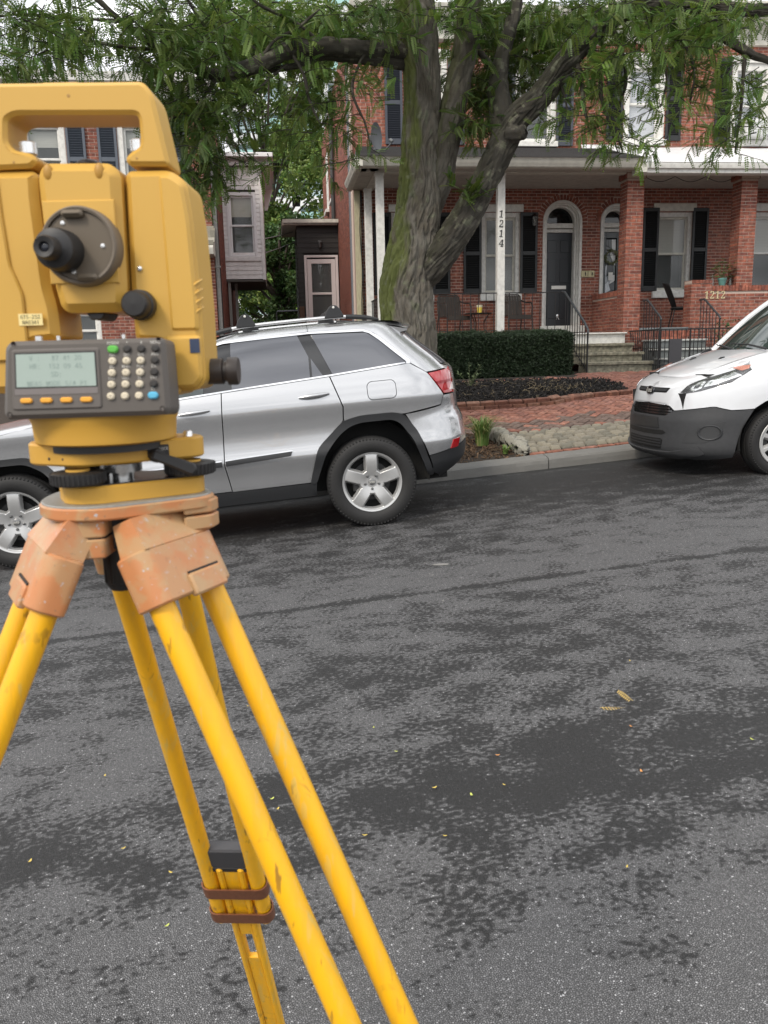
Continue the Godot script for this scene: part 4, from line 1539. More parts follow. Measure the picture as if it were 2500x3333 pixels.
	var nz := FastNoiseLite.new(); nz.seed = 2; nz.frequency = 0.9
	rf.grid(func(a: float, b2: float) -> Vector3:
		var x := lerpf(6.80, 12.0, a)
		var z := lerpf(gz, WZ + 0.004, b2)
		var y := lerpf(3.335, 4.14, pow(b2, 0.9)) + 0.02 * nz.get_noise_2d(x, z) * b2
		return Vector3(x, y, z), 24, 10, false)
	put("porch_roof", rf, M("white roof membrane", Color(0.78, 0.78, 0.78), 0.45, 0.0, {"tex": "soft", "s": 0.7}), h)
	var fla := MB.new()
	fla.grid(func(a: float, b2: float) -> Vector3:
		var x := lerpf(6.45, 7.4, a)
		return Vector3(x, lerpf(3.92, 4.16, b2) + 0.015 - 0.10 * (1.0 - a) * (1.0 - b2), lerpf(WZ + 0.75 * (0.3 + 0.7 * a), WZ + 0.012, b2)), 8, 4, false)
	put("roof_flashing", fla, M("white roof membrane"), h)
	# house number
	var brass := M("pale brass", Color(0.70, 0.60, 0.36), 0.35, 0.5)
	for k in 4:
		text("number", "1212"[k], 0.19, 0.01, Transform3D(Basis(), Vector3(8.44 + k * 0.113, 0.985, pz + 0.008)), brass, h, "Droid Serif")
	# steps with pale worn edges
	var tread := M("grey step paint", Color(0.17, 0.185, 0.185), 0.7, 0.0, {"tex": "soft", "s": 1.5})
	var nose := M("worn step edge", Color(0.50, 0.51, 0.49), 0.7, 0.0, {"tex": "dirt", "s": 2.0})
	for k in 4:
		var top := 0.145 - k * 0.175
		var st := MB.new()
		st.box(Vector3(7.72, top - 0.24, -15.55 + 0.3 * k), Vector3(1.15, 0.44, 0.32), 0.006)
		put("step", st, tread, h)
		var nb := MB.new()
		nb.box(Vector3(7.72, top - 0.018, -15.53 + 0.3 * k), Vector3(1.19, 0.036, 0.36), 0.008)
		put("step_edge", nb, nose, h)
	# light string under the porch roof
	var ls := MB.new()
	var pts := []
	for j in 22:
		pts.push_back(Vector3(7.15 + j * 0.09, 3.24 - 0.10 * absf(sin(j * 0.45)), -15.93))
	ls.tube(pts, [0.006], 5)
	put("light_string", ls, M("black cable"), h)

# ---------------------------------------------------------------- house at the left
func build_house_left() -> void:
	var h := thing("brick_house", "shaded brick house left of the alley with grey shutters and pale siding bay", "house", Vector3.ZERO)
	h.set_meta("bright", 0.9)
	var x0 := -9.5
	var x1 := -1.2
	var yb := -1.2
	var yt := 5.06
	var H := func(ua: float, ub: float, va: float, vb: float) -> Dictionary: return {"u0": ua - x0, "u1": ub - x0, "v0": va - yb, "v1": vb - yb}
	brick_wall(h, Vector3(x0, yb, WZ), Vector3.RIGHT, Vector3.BACK, x1 - x0, yt - yb, [H.call(-2.92, -2.0, 3.2, 4.55), H.call(-4.75, -3.9, 3.2, 4.55), H.call(-4.4, -3.52, 0.2, 1.0)], 0.05)
	brick_wall(h, Vector3(x1, yb, WZ - 9.5), Vector3.BACK, Vector3.RIGHT, 9.5, yt - yb, [], 0.0, 1.0)
	var core := MB.new()
	core.quad(Vector3(x0, yb, WZ - 9.5), Vector3(x1, yb, WZ - 9.5), Vector3(x1, yt, WZ - 9.5), Vector3(x0, yt, WZ - 9.5), Vector3.FORWARD)
	core.quad(Vector3(x0, yb, WZ), Vector3(x0, yb, WZ - 9.5), Vector3(x0, yt, WZ - 9.5), Vector3(x0, yt, WZ), Vector3.LEFT)
	core.quad(Vector3(x0, yt + 0.1, WZ - 9.5), Vector3(x1, yt + 0.1, WZ - 9.5), Vector3(x1, yt + 0.1, WZ), Vector3(x0, yt + 0.1, WZ), Vector3.UP)
	put("roof", core, M("flat roof"), h)
	var gs := M("grey blue shutter paint", Color(0.085, 0.10, 0.125), 0.5)
	window(h, wallframe(-2.46, 3.2), 0.92, 1.35, {"sill": 0.1, "lintel": 0.22, "casing": 0.11, "blind": 0.3})
	window(h, wallframe(-4.325, 3.2), 0.85, 1.35, {"sill": 0.1, "lintel": 0.22, "casing": 0.11, "blind": 0.3})
	window(h, wallframe(-3.96, 0.2), 0.88, 0.80, {"sill": 0.08, "casing": 0.08})
	for x in [-3.11, -1.80, -3.70, -4.97]:
		shutter(h, wallframe(x, 3.12), 0.36, 1.40, gs)
	var cb := MB.new()
	cb.prism(Transform3D(Basis(Vector3.BACK, Vector3.UP, Vector3.LEFT), Vector3(x1 + 0.12, 0, WZ)), P2([0.02, 4.86, 0.10, 4.88, 0.10, 5.02, 0.20, 5.06, 0.38, 5.14, 0.40, 5.30, -0.3, 5.33, -0.3, 4.86]), 0.0, x1 - x0)
	put("cornice", cb, trim_white(), h)
	# small hood of wood shingles on the front wall, each shingle by itself
	var hood := sub("shingle_hood", h)
	var sm := tones("wood shingle", [Color(0.20, 0.18, 0.14), Color(0.26, 0.24, 0.19), Color(0.15, 0.14, 0.11), Color(0.32, 0.30, 0.25)], 0.9, {"tex": "dirt", "sv": Vector3(4, 0.8, 4)})
	for r in 7:
		var x := -4.2 + (0.07 if r % 2 else 0.0)
		while x < -1.16:
			var w := R(0.10, 0.19)
			w = minf(w, -1.14 - x)
			if w < 0.04:
				break
			var t := (r + 0.5) / 7.0
			var b := MB.new()
			b.box(Vector3(0, 0, 0), Vector3(w - 0.006, 0.012 + R(0, 0.006), 0.15))
			var o := put("shingle", b, sm[rng.randi() % 4], hood)
			o.transform = Transform3D(Basis(Vector3.RIGHT, 0.72 + R(-0.05, 0.05)), Vector3(x + w * 0.5, lerpf(2.17, 2.55, t), lerpf(WZ + 0.52, WZ + 0.08, t)))
			x += w
	var hb := MB.new()
	hb.prism(Transform3D(Basis(Vector3.BACK, Vector3.UP, Vector3.LEFT), Vector3(-1.17, 0, WZ)), P2([0.003, 1.98, 0.52, 1.98, 0.56, 2.08, 0.56, 2.13, 0.02, 2.56]), 0.0, 3.0)
	put("hood_body", hb, trim_cream(), hood)
	# corner downpipe and cable
	var dp := MB.new()
	dp.box(Vector3(x1 + 0.05, 1.9, WZ - 0.14), Vector3(0.085, 6.2, 0.085), 0.012)
	for y in [0.2, 1.8, 3.6]:
		dp.box(Vector3(x1 + 0.05, y, WZ - 0.14), Vector3(0.13, 0.04, 0.10), 0.006)
	put("downpipe", dp, M("grey downpipe", Color(0.30, 0.29, 0.27), 0.5, 0.2, {"tex": "soft", "s": 2.0}), h)
	for k in 2:
		var cw := MB.new()
		var pts := []
		for j in 12:
			pts.push_back(Vector3(x1 + 0.02, -0.8 + j * 0.52, WZ - 0.9 - 0.5 * k + 0.05 * sin(j * 0.9 + k)))
		cw.tube(pts, [0.012], 5)
		put("cable", cw, M("black cable"), h)
	# bay with vinyl siding that hangs over the alley
	var bay := sub("bay", h)
	var bz := -21.5
	var vin := M("pale pinkish siding", Color(0.88, 0.85, 0.84), 0.5, 0.0, {"tex": "soft", "s": 0.8})
	var y := 1.90
	while y < 4.52:
		var spans := [[-1.2, -0.26]]
		if y > 2.44 and y < 3.96:
			spans = [[-1.2, -1.11], [-0.39, -0.26]]
		elif y > 2.33 and y < 2.44:
			spans = [[-1.2, -0.26]]
		for q in spans:
			var l := MB.new()
			l.box(Vector3((q[0] + q[1]) * 0.5, y + 0.052, bz - 0.008), Vector3(q[1] - q[0], 0.107, 0.014), 0.0, Basis(Vector3.RIGHT, -0.11))
			put("siding_board", l, vin, bay)
		var l2 := MB.new()
		l2.box(Vector3(-0.235, y + 0.052, bz - 1.4), Vector3(0.014, 0.107, 2.7), 0.0, Basis(Vector3.BACK, -0.11))
		put("siding_board", l2, vin, bay)
		y += 0.106
	var bk2 := MB.new()
	bk2.box(Vector3(-0.72, 2.13, bz - 1.42), Vector3(0.95, 0.46, 2.7))
	bk2.box(Vector3(-0.72, 4.25, bz - 1.42), Vector3(0.95, 0.56, 2.7))
	bk2.box(Vector3(-0.72, 3.2, bz - 1.9), Vector3(0.95, 1.7, 1.7))
	bk2.box(Vector3(-1.16, 3.2, bz - 0.6), Vector3(0.10, 1.7, 1.1))
	bk2.box(Vector3(-0.29, 3.2, bz - 0.6), Vector3(0.09, 1.7, 1.1))
	bk2.box(Vector3(-0.72, 1.86, bz - 1.4), Vector3(0.97, 0.05, 2.8))
	put("backing", bk2, M("bay underside", Color(0.10, 0.095, 0.085), 0.8), bay)
	var ct := MB.new()
	ct.box(Vector3(-0.255, 3.2, bz + 0.008), Vector3(0.08, 2.66, 0.05), 0.006)
	ct.box(Vector3(-0.75, 2.38, bz + 0.01), Vector3(0.86, 0.11, 0.05), 0.01)
	put("corner_trim", ct, vin, bay)
	window(h, Transform3D(Basis(), Vector3(-0.75, 2.44, bz + 0.02)), 0.72, 1.52, {"blind": 0.36, "blindcol": Color(0.62, 0.61, 0.50), "casing": 0.07, "z": 0.0, "dark": true, "mat": M("white vinyl", Color(0.80, 0.79, 0.80), 0.45)})
	var br := MB.new()
	br.box(Vector3(-0.57, 4.76, bz + 0.05 - 1.3), Vector3(1.30, 0.10, 3.2), 0.01)
	br.box(Vector3(-0.60, 4.60, bz + 0.10), Vector3(1.22, 0.09, 0.10), 0.01)
	br.prism(Transform3D(Basis(), Vector3(0, 0, bz - 2.8)), P2([-0.2, 4.5, -0.2, 3.98, -0.12, 3.98, 0.05, 4.56, 0.05, 4.71, -1.2, 4.71, -1.2, 4.5]), 0.0, 0.05)
	br.quad(Vector3(-0.2, 4.53, bz + 0.12), Vector3(0.05, 4.56, bz + 0.12), Vector3(0.05, 4.56, bz - 2.8), Vector3(-0.2, 4.53, bz - 2.8), Vector3.DOWN)
	br.quad(Vector3(0.055, 4.56, bz + 0.12), Vector3(0.055, 4.71, bz + 0.12), Vector3(0.055, 4.71, bz - 2.8), Vector3(0.055, 4.56, bz - 2.8), Vector3.RIGHT)
	br.quad(Vector3(-1.2, 4.56, bz + 0.05), Vector3(0.05, 4.56, bz + 0.05), Vector3(0.05, 4.71, bz + 0.05), Vector3(-1.2, 4.71, bz + 0.05), Vector3.BACK)
	put("bay_roof", br, M("white vinyl"), bay)
	for p in [[-1.14, bz - 0.1], [-1.0, bz - 0.6]]:
		var ps := MB.new()
		ps.box(Vector3(p[0], 0.65, p[1]), Vector3(0.07, 2.45, 0.07), 0.004)
		put("bay_post", ps, M("grey downpipe"), bay)

# ---------------------------------------------------------------- what shows through the alley
func leaf_mesh(l: float, w: float) -> ArrayMesh:
	var b := MB.new()
	var c := 0.18 * w
	b.flat(Vector3(0, 0, 0), Vector3(w * 0.5, c, l * 0.45), Vector3(0, 0, l), Vector3.UP)
	b.flat(Vector3(0, 0, 0), Vector3(-w * 0.5, c, l * 0.45), Vector3(0, 0, l), Vector3.UP)
	return b.mesh()

func random_basis(up := 0.0) -> Basis:
	var b := Basis(Vector3(R(-1, 1), R(-1, 1), R(-1, 1)).normalized(), R(0, TAU))
	return b

func far_tree(label: String, base: Vector3, height: float, clumps: Array, n: int, col: Color, leaf: float) -> void:
	var t := thing("alley_tree", label, "tree", base, Basis(), "")
	var tb := MB.new()
	var bark := M("alley tree bark", Color(0.07, 0.055, 0.045), 0.9)
	tb.tube([Vector3.ZERO, Vector3(0.1, height * 0.3, 0), Vector3(0.0, height * 0.6, 0.1), Vector3(0.1, height * 0.92, 0)], [0.22, 0.17, 0.10, 0.03], 8)
	for k in clumps.size():
		var c: Vector3 = clumps[k][0]
		var s := Vector3(0.05, clampf(c.y * 0.65, height * 0.15, height * 0.7), 0)
		tb.tube([s, s.lerp(c, 0.5) + Vector3(0, 0.2, 0), c], [0.07, 0.045, 0.015], 6)
	put("trunk", tb, bark, t)
	var xs := []
	var cs := []
	for k in n:
		var q: Array = clumps[rng.randi() % clumps.size()]
		var d := Vector3(R(-1, 1), R(-1, 1), R(-1, 1))
		if d.length() > 1.0:
			d = d.normalized() * R(0.5, 1.0)
		var p: Vector3 = q[0] + d * q[1]
		xs.push_back(Transform3D(random_basis() * Basis().scaled(Vector3.ONE * R(0.7, 1.3)), p))
		var f := R(0.65, 1.35)
		cs.push_back(Color(col.r * f * R(0.85, 1.25), col.g * f, col.b * f * R(0.7, 1.2)))
	var lm := M("alley leaf", Color(1, 1, 1), 0.55, 0.0, {"vc": true, "cull": true, "back": Color(0.55, 0.55, 0.55)})
	multi("crown", leaf_mesh(leaf, leaf * 0.6), lm, xs, cs, t)

func build_background() -> void:
	var cl := []
	for k in 80:
		cl.push_back([Vector3(R(-3.6, 3.0), R(1.0, 15.5), R(-2.5, 2.5)), R(0.6, 1.1)])
	far_tree("tall light green tree filling the far end of the alley", Vector3(-0.2, -0.6, -39), 12.0, cl, 78000, Color(0.17, 0.26, 0.065), 0.19)
	cl = []
	for k in 34:
		cl.push_back([Vector3(R(-1.9, 1.7), R(0.3, 5.2), R(-1.2, 1.2)), R(0.35, 0.7)])
	far_tree("darker leafy tree low in the alley beside the brown vestibule", Vector3(0.15, -0.6, -30.5), 5.5, cl, 34000, Color(0.06, 0.12, 0.035), 0.14)
	cl = []
	for k in 40:
		cl.push_back([Vector3(R(-5, 4), R(1.0, 10.0), R(-2.5, 2.5)), R(0.7, 1.3)])
	far_tree("tall tree behind the shaded brick house, left of the alley", Vector3(-9.5, -0.6, -41), 11.0, cl, 16000, Color(0.08, 0.15, 0.045), 0.17)
	# pale apartment tower with teal glass
	var t := thing("apartment_tower", "pale apartment tower with teal glass balconies far beyond the alley", "tower", Vector3(3.6, 0, -78))
	var wm := M("tower concrete", Color(0.78, 0.80, 0.80), 0.8)
	var wb := MB.new()
	wb.box(Vector3(0, 15, -6), Vector3(14, 34, 11.6))
	put("tower_body", wb, M("tower glass", Color(0.42, 0.53, 0.55), 0.5), t)
	for k in 13:
		var fb := MB.new()
		fb.box(Vector3(0, 0.5 + k * 2.6, 0.1), Vector3(14.6, 0.9, 1.0), 0.0)
		put("floor_band", fb, wm, t)
	for c in 6:
		var pb := MB.new()
		pb.box(Vector3(-7 + c * 2.8, 15, 0.15), Vector3(0.7, 34, 0.9))
		put("pier", pb, wm, t)
	for k in 12:
		for c in 5:
			if (k + c) % 2 == 0:
				var bb := MB.new()
				bb.box(Vector3(-5.6 + c * 2.8, 1.6 + k * 2.6, 0.75), Vector3(2.0, 1.1, 0.06))
				put("balcony_glass", bb, M("teal balcony glass", Color(0.36, 0.60, 0.57), 0.15), t)
	# overhead lines across the alley
	for k in 2:
		var lb := MB.new()
		var pts := []
		for j in 9:
			var u := j / 8.0
			pts.push_back(Vector3(-0.25, 2.95 - 0.35 * k, -22.2).lerp(Vector3(1.74, 4.4 - 0.2 * k, -27.5), u) - Vector3(0, 0.12 * sin(u * PI), 0))
		lb.tube(pts, [0.014], 5)
		tag(put("overhead_cable", lb, M("grey cable", Color(0.35, 0.36, 0.36), 0.6)), ["upper grey cable slung across the alley above the brown vestibule", "lower grey cable slung across the alley above the brown vestibule"][k], "cable")
	# chain link gate post and rail low in the alley
	var gb := MB.new()
	gb.tube([Vector3(0.0, -0.5, -24.0), Vector3(0.0, 1.18, -24.0), Vector3(0.03, 1.22, -24.0), Vector3(0.6, 1.24, -24.0)], [0.025], 8)
	tag(put("gate_rail", gb, M("galvanised pipe")), "bent grey pipe rail across the alley beside the vestibule", "rail")

# =============================================================== the street tree
func sight(x: float, y: float, z: float) -> Vector3:
	# where the line of sight through a measured point of the photograph (1659 wide) meets the plane z
	var d := cam_basis * Vector3((x - 829.5) / 1765.4, -(y - 1106.0) / 1765.4, -1.0)
	return d * (z / d.z)

func smooth_path(pts: Array, step: float) -> Array:
	# [Vector3, radius] knots -> finely spaced points and radii
	var out := []
	var rad := []
	for i in pts.size() - 1:
		var p0: Vector3 = pts[maxi(i - 1, 0)][0]
		var p1: Vector3 = pts[i][0]
		var p2: Vector3 = pts[i + 1][0]
		var p3: Vector3 = pts[mini(i + 2, pts.size() - 1)][0]
		var n := maxi(1, int((p2 - p1).length() / step))
		for k in n:
			var t := float(k) / n
			out.push_back(p1.cubic_interpolate(p2, p0, p3, t))
			rad.push_back(lerpf(pts[i][1], pts[i + 1][1], t))
	out.push_back(pts[-1][0])
	rad.push_back(pts[-1][1])
	return [out, rad]

var bark_noise: FastNoiseLite
var moss_noise: FastNoiseLite

func limb(nm: String, pts: Array, parent: Node3D, sides: int, step: float, moss := 0.0, rough_k := 1.0, dark := 0.75) -> void:
	if bark_noise == null:
		bark_noise = FastNoiseLite.new(); bark_noise.seed = 8; bark_noise.frequency = 1.0; bark_noise.fractal_octaves = 2
		moss_noise = FastNoiseLite.new(); moss_noise.seed = 18; moss_noise.frequency = 1.0; moss_noise.fractal_octaves = 4
	var sp := smooth_path(pts, step)
	var path: Array = sp[0]
	var rad: Array = sp[1]
	var m := path.size()
	var b := MB.new()
	b.use_col = true
	var side := Vector3.RIGHT
	var rings := []
	var cols := []
	var run := 0.0
	for i in m:
		var d: Vector3 = (path[mini(i + 1, m - 1)] - path[maxi(i - 1, 0)]).normalized()
		side = (side - d * side.dot(d)).normalized()
		var o := d.cross(side)
		if i > 0:
			run += (path[i] - path[i - 1]).length()
		var ring := []
		var rc := []
		for k in sides + 1:
			var a := TAU * (k % sides) / sides
			var e := side * cos(a) + o * sin(a)
			var r: float = rad[i]
			# long plates split by furrows
			var fr := 11.0
			var q := Vector3(cos(a) * r * fr + 0.25 * sin(run * 7.0 + a * 3.0), sin(a) * r * fr, run * 1.9)
			var f1 := absf(bark_noise.get_noise_3dv(q))
			var f2 := absf(bark_noise.get_noise_3dv(q * 2.3 + Vector3(7, 3, 1)))
			var hgt := smoothstep(0.0, 0.34, f1) * 0.72 + smoothstep(0.0, 0.4, f2) * 0.28
			var lump := bark_noise.get_noise_3d(cos(a) * 1.3, sin(a) * 1.3, run * 0.8) * 0.10 * r
			var amp := (0.016 + 0.10 * r) * rough_k
			ring.push_back(path[i] + e * (r + lump + (hgt - 0.6) * amp))
			var base := Color(0.15, 0.130, 0.100).lerp(Color(0.25, 0.228, 0.190), clampf(0.5 + moss_noise.get_noise_3dv(path[i] * 3.0 + e) * 1.3, 0, 1))
			var g := moss_noise.get_noise_3d(path[i].x * 2.0 + e.x, path[i].y * 1.4, e.z * 1.5) * 1.2
			var ms := clampf((-e.x * 1.35 - 0.32 + g) * moss * 1.6, 0.0, 1.0)
			base = base.lerp(Color(0.155, 0.19, 0.040), ms * 0.85)
			var li := moss_noise.get_noise_3dv((path[i] + e * r) * 7.0)
			if li > 0.26:
				base = base.lerp(Color(0.27, 0.29, 0.19), clampf((li - 0.26) * 2.2, 0, 0.6))
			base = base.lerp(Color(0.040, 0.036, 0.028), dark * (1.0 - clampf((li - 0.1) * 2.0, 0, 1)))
			rc.push_back(base)
		rings.push_back(ring)
		cols.push_back(rc)
	var norm := func(i: int, k: int) -> Vector3:
		var k0 := posmod(k - 1, sides)
		var k1 := (k + 1) % sides
		var u: Vector3 = rings[i][k1] - rings[i][k0]
		var w: Vector3 = rings[mini(i + 1, m - 1)][k % sides] - rings[maxi(i - 1, 0)][k % sides]
		var nn := w.cross(u).normalized()
		if nn.dot(rings[i][k % sides] - path[i]) < 0.0:
			nn = -nn
		return nn
	var ns := []
	for i in m:
		var l := []
		for k in sides + 1:
			l.push_back(norm.call(i, k % sides))
		ns.push_back(l)
	for i in m - 1:
		for k in sides:
			for t in [[[i, k], [i + 1, k], [i + 1, k + 1]], [[i, k], [i + 1, k + 1], [i, k + 1]]]:
				b.tri(rings[t[0][0]][t[0][1]], rings[t[1][0]][t[1][1]], rings[t[2][0]][t[2][1]], ns[t[0][0]][t[0][1]], ns[t[1][0]][t[1][1]], ns[t[2][0]][t[2][1]])
				var c0: Color = cols[t[0][0]][t[0][1]]
				var s := b.c.size()
				b.c[s - 3] = c0; b.c[s - 2] = c0; b.c[s - 1] = c0
	put(nm, b, M("tree bark", Color(1, 1, 1), 0.92, 0.0, {"vc": true, "tex": "stone", "sv": Vector3(5, 2.2, 5), "bump": "stone", "bh": 0.7}), parent)

# a compound leaf: leaflets in pairs along a drooping stalk, pointing along +z
func locust_leaf(len: float, pairs: int, droop: float, wide := 0.32) -> ArrayMesh:
	var b := MB.new()
	for k in pairs:
		var t := (k + 0.7) / pairs
		var p := Vector3(0, -droop * t * t * len, t * len)
		var l := len * 0.215 * (1.0 - 0.45 * absf(t - 0.4))
		for s in [-1.0, 1.0]:
			var d := Vector3(s * 0.86, -0.18 - 0.25 * t, 0.50).normalized()
			var w := Vector3(-d.z * s, 0.05 * s, d.x * s).normalized() * l * wide
			var q: Vector3 = p + d * l
			var m: Vector3 = p + d * l * 0.5 + Vector3(0, 0.03 * l, 0)
			b.flat(p, m + w, q, Vector3(0, 1, 0.1))
			b.flat(p, q, m - w, Vector3(0, 1, -0.1))
	b.flat(Vector3(-0.0015, 0, 0), Vector3(0.0015, 0, 0), Vector3(0, -droop * len, len), Vector3.UP)
	return b.mesh()

var leaf_xf := [[], [], []]
var leaf_col := [[], [], []]
var twig_mb: MB

func leaf_at(p: Vector3, dir: Vector3, s: float, light: float) -> void:
	var z := dir.normalized()
	var up := Vector3.UP + Vector3(R(-0.5, 0.5), R(-0.2, 0.2), R(-0.5, 0.5))
	if absf(z.dot(up.normalized())) > 0.97:
		up = Vector3(1, 0.2, 0.3)
	var x := up.cross(z).normalized()
	var y := z.cross(x)
	var k := rng.randi() % 3
	leaf_xf[k].push_back(Transform3D(Basis(x, y, z).scaled_local(Vector3.ONE * s), p))
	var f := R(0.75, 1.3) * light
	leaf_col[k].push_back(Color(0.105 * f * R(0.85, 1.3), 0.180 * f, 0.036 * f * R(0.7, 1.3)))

func twig(p: Vector3, dir: Vector3, len: float, light: float, s := 1.0) -> void:
	var n := maxi(4, int(len / 0.055))
	var pts := [p]
	var d := dir.normalized()
	for k in n:
		d = (d + Vector3(R(-0.18, 0.18), R(-0.14, 0.09) - 0.02, R(-0.18, 0.18))).normalized()
		pts.push_back(pts[-1] + d * len / n)
	twig_mb.tube(pts, [0.006, 0.005, 0.004, 0.003], 4, false)
	for k in range(1, pts.size()):
		var dd: Vector3 = (pts[k] - pts[k - 1]).normalized()
		for q in 1 if rng.randf() < 0.45 else 2:
			var sd := dd.cross(Vector3(R(-1, 1), R(-1, 1), R(-1, 1))).normalized()
			var ld := (dd * 0.55 + sd * 0.95 + Vector3(0, -0.12, 0)).normalized()
			leaf_at(pts[k], ld, s * R(0.75, 1.2), light)

func build_street_tree() -> void:
	var t := thing("street_tree", "mossy honey locust street tree standing in the kerb pit between the parked vehicles", "tree", Vector3.ZERO)
	twig_mb = MB.new()
	var K := func(x: float, y: float, z: float, r: float) -> Array: return [sight(x, y, z), r]
	# trunk (knots measured in the photograph) and its two stems
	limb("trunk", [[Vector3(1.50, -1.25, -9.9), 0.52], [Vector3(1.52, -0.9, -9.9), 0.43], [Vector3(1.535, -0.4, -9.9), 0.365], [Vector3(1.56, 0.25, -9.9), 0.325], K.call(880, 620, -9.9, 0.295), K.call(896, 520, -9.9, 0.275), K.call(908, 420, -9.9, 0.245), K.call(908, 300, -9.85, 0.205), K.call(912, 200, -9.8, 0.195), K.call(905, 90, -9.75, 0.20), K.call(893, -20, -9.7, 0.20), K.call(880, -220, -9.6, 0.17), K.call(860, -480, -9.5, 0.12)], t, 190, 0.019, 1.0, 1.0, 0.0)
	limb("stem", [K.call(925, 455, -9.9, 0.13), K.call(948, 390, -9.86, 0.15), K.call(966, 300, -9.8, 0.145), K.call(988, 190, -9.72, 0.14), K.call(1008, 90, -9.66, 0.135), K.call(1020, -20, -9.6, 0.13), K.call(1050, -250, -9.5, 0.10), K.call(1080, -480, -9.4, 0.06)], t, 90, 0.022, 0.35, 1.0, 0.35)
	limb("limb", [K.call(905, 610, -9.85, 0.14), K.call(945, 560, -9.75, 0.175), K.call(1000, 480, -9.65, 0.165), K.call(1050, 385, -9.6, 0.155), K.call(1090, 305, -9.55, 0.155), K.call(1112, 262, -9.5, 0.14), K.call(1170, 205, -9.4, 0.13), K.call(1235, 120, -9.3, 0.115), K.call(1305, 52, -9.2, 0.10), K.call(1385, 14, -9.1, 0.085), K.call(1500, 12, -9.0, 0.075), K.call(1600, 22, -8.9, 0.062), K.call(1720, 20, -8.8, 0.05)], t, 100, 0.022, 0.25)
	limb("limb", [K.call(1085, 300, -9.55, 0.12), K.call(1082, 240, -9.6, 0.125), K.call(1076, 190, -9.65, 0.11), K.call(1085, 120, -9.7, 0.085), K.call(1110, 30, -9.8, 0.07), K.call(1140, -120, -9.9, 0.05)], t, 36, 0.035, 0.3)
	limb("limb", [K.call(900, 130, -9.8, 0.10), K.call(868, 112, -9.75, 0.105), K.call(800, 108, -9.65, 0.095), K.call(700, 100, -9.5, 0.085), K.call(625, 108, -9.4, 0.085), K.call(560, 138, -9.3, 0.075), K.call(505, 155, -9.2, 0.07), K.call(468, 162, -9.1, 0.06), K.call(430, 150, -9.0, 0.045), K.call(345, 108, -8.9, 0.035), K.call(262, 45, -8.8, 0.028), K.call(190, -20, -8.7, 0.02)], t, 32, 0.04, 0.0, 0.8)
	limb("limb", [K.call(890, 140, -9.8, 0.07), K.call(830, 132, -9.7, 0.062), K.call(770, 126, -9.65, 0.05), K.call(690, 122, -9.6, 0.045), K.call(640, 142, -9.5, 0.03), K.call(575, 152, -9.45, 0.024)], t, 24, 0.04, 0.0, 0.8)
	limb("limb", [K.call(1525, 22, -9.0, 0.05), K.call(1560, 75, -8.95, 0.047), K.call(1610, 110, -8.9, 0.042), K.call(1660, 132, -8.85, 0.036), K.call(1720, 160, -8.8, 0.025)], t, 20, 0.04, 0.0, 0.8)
	# knot where a limb was cut
	limb("limb", [K.call(1098, 290, -9.45, 0.10), K.call(1118, 288, -9.38, 0.085), K.call(1134, 284, -9.33, 0.06), K.call(1138, 283, -9.31, 0.0)], t, 20, 0.02, 0.0, 1.2)
	var thin := [
		[[[505, 150, -9.2, .026], [470, 90, -9.15, .02], [430, 40, -9.1, .014], [395, -20, -9, .01]],
		[[470, 160, -9.1, .03], [455, 190, -9.05, .024], [435, 215, -9.0, .016], [430, 260, -9, .01]],
		[[700, 100, -9.5, .022], [640, 50, -9.4, .018], [560, 10, -9.3, .014], [520, -30, -9.2, .01]],
		[[560, 138, -9.3, .02], [590, 90, -9.3, .018], [640, 62, -9.3, .014], [690, 20, -9.3, .01]],
		[[625, 108, -9.4, .02], [655, 160, -9.3, .017], [668, 215, -9.3, .013], [690, 265, -9.3, .008]],
		[[345, 108, -8.9, .02], [260, 100, -8.8, .016], [170, 90, -8.7, .012], [80, 120, -8.6, .008]],
		[[262, 45, -8.8, .018], [160, 40, -8.7, .014], [60, 30, -8.6, .01], [-40, 40, -8.5, .008]],
		[[620, 140, -9.4, .016], [560, 190, -9.3, .012], [520, 250, -9.2, .009], [515, 330, -9.1, .006]],
		[[790, 110, -9.6, .02], [760, 190, -9.5, .014], [790, 270, -9.4, .01], [800, 320, -9.4, .006]]],
		[[[1240, 118, -9.3, .026], [1255, 170, -9.2, .022], [1262, 230, -9.15, .016], [1275, 290, -9.1, .009]],
		[[1262, 100, -9.25, .03], [1292, 150, -9.15, .026], [1300, 215, -9.1, .02], [1318, 270, -9.05, .013], [1335, 330, -9.0, .008]],
		[[1320, 50, -9.2, .026], [1345, 120, -9.1, .022], [1352, 180, -9.05, .016], [1330, 260, -9.0, .011], [1345, 330, -9, .007]],
		[[1385, 20, -9.1, .026], [1400, 70, -9.0, .022], [1425, 110, -8.95, .016], [1440, 170, -8.9, .011], [1428, 230, -8.9, .007]],
		[[1610, 110, -8.9, .024], [1605, 170, -8.85, .02], [1600, 240, -8.8, .014], [1588, 330, -8.75, .008]],
		[[1440, 15, -9.05, .02], [1470, 80, -9, .016], [1500, 150, -8.9, .011], [1490, 220, -8.9, .007]],
		[[1205, 165, -9.35, .018], [1220, 210, -9.3, .013], [1228, 260, -9.25, .008]],
		[[1082, 200, -9.6, .05], [1065, 150, -9.65, .04], [1030, 100, -9.7, .03], [1010, 40, -9.8, .02]]]]
	for grp in thin:
		for br in grp:
			var pts := []
			for q in br:
				pts.push_back([sight(q[0], q[1], q[2]), q[3]])
			limb("branch", pts, t, 9, 0.06, 0.0, 0.6)
			var sp := smooth_path(pts, 0.14)
			for i in range(2, sp[0].size()):
				var a := R(0, TAU)
				twig(sp[0][i], Vector3(cos(a), R(-0.5, 0.25), sin(a) * 0.7), R(0.22, 0.5), R(0.9, 1.25))
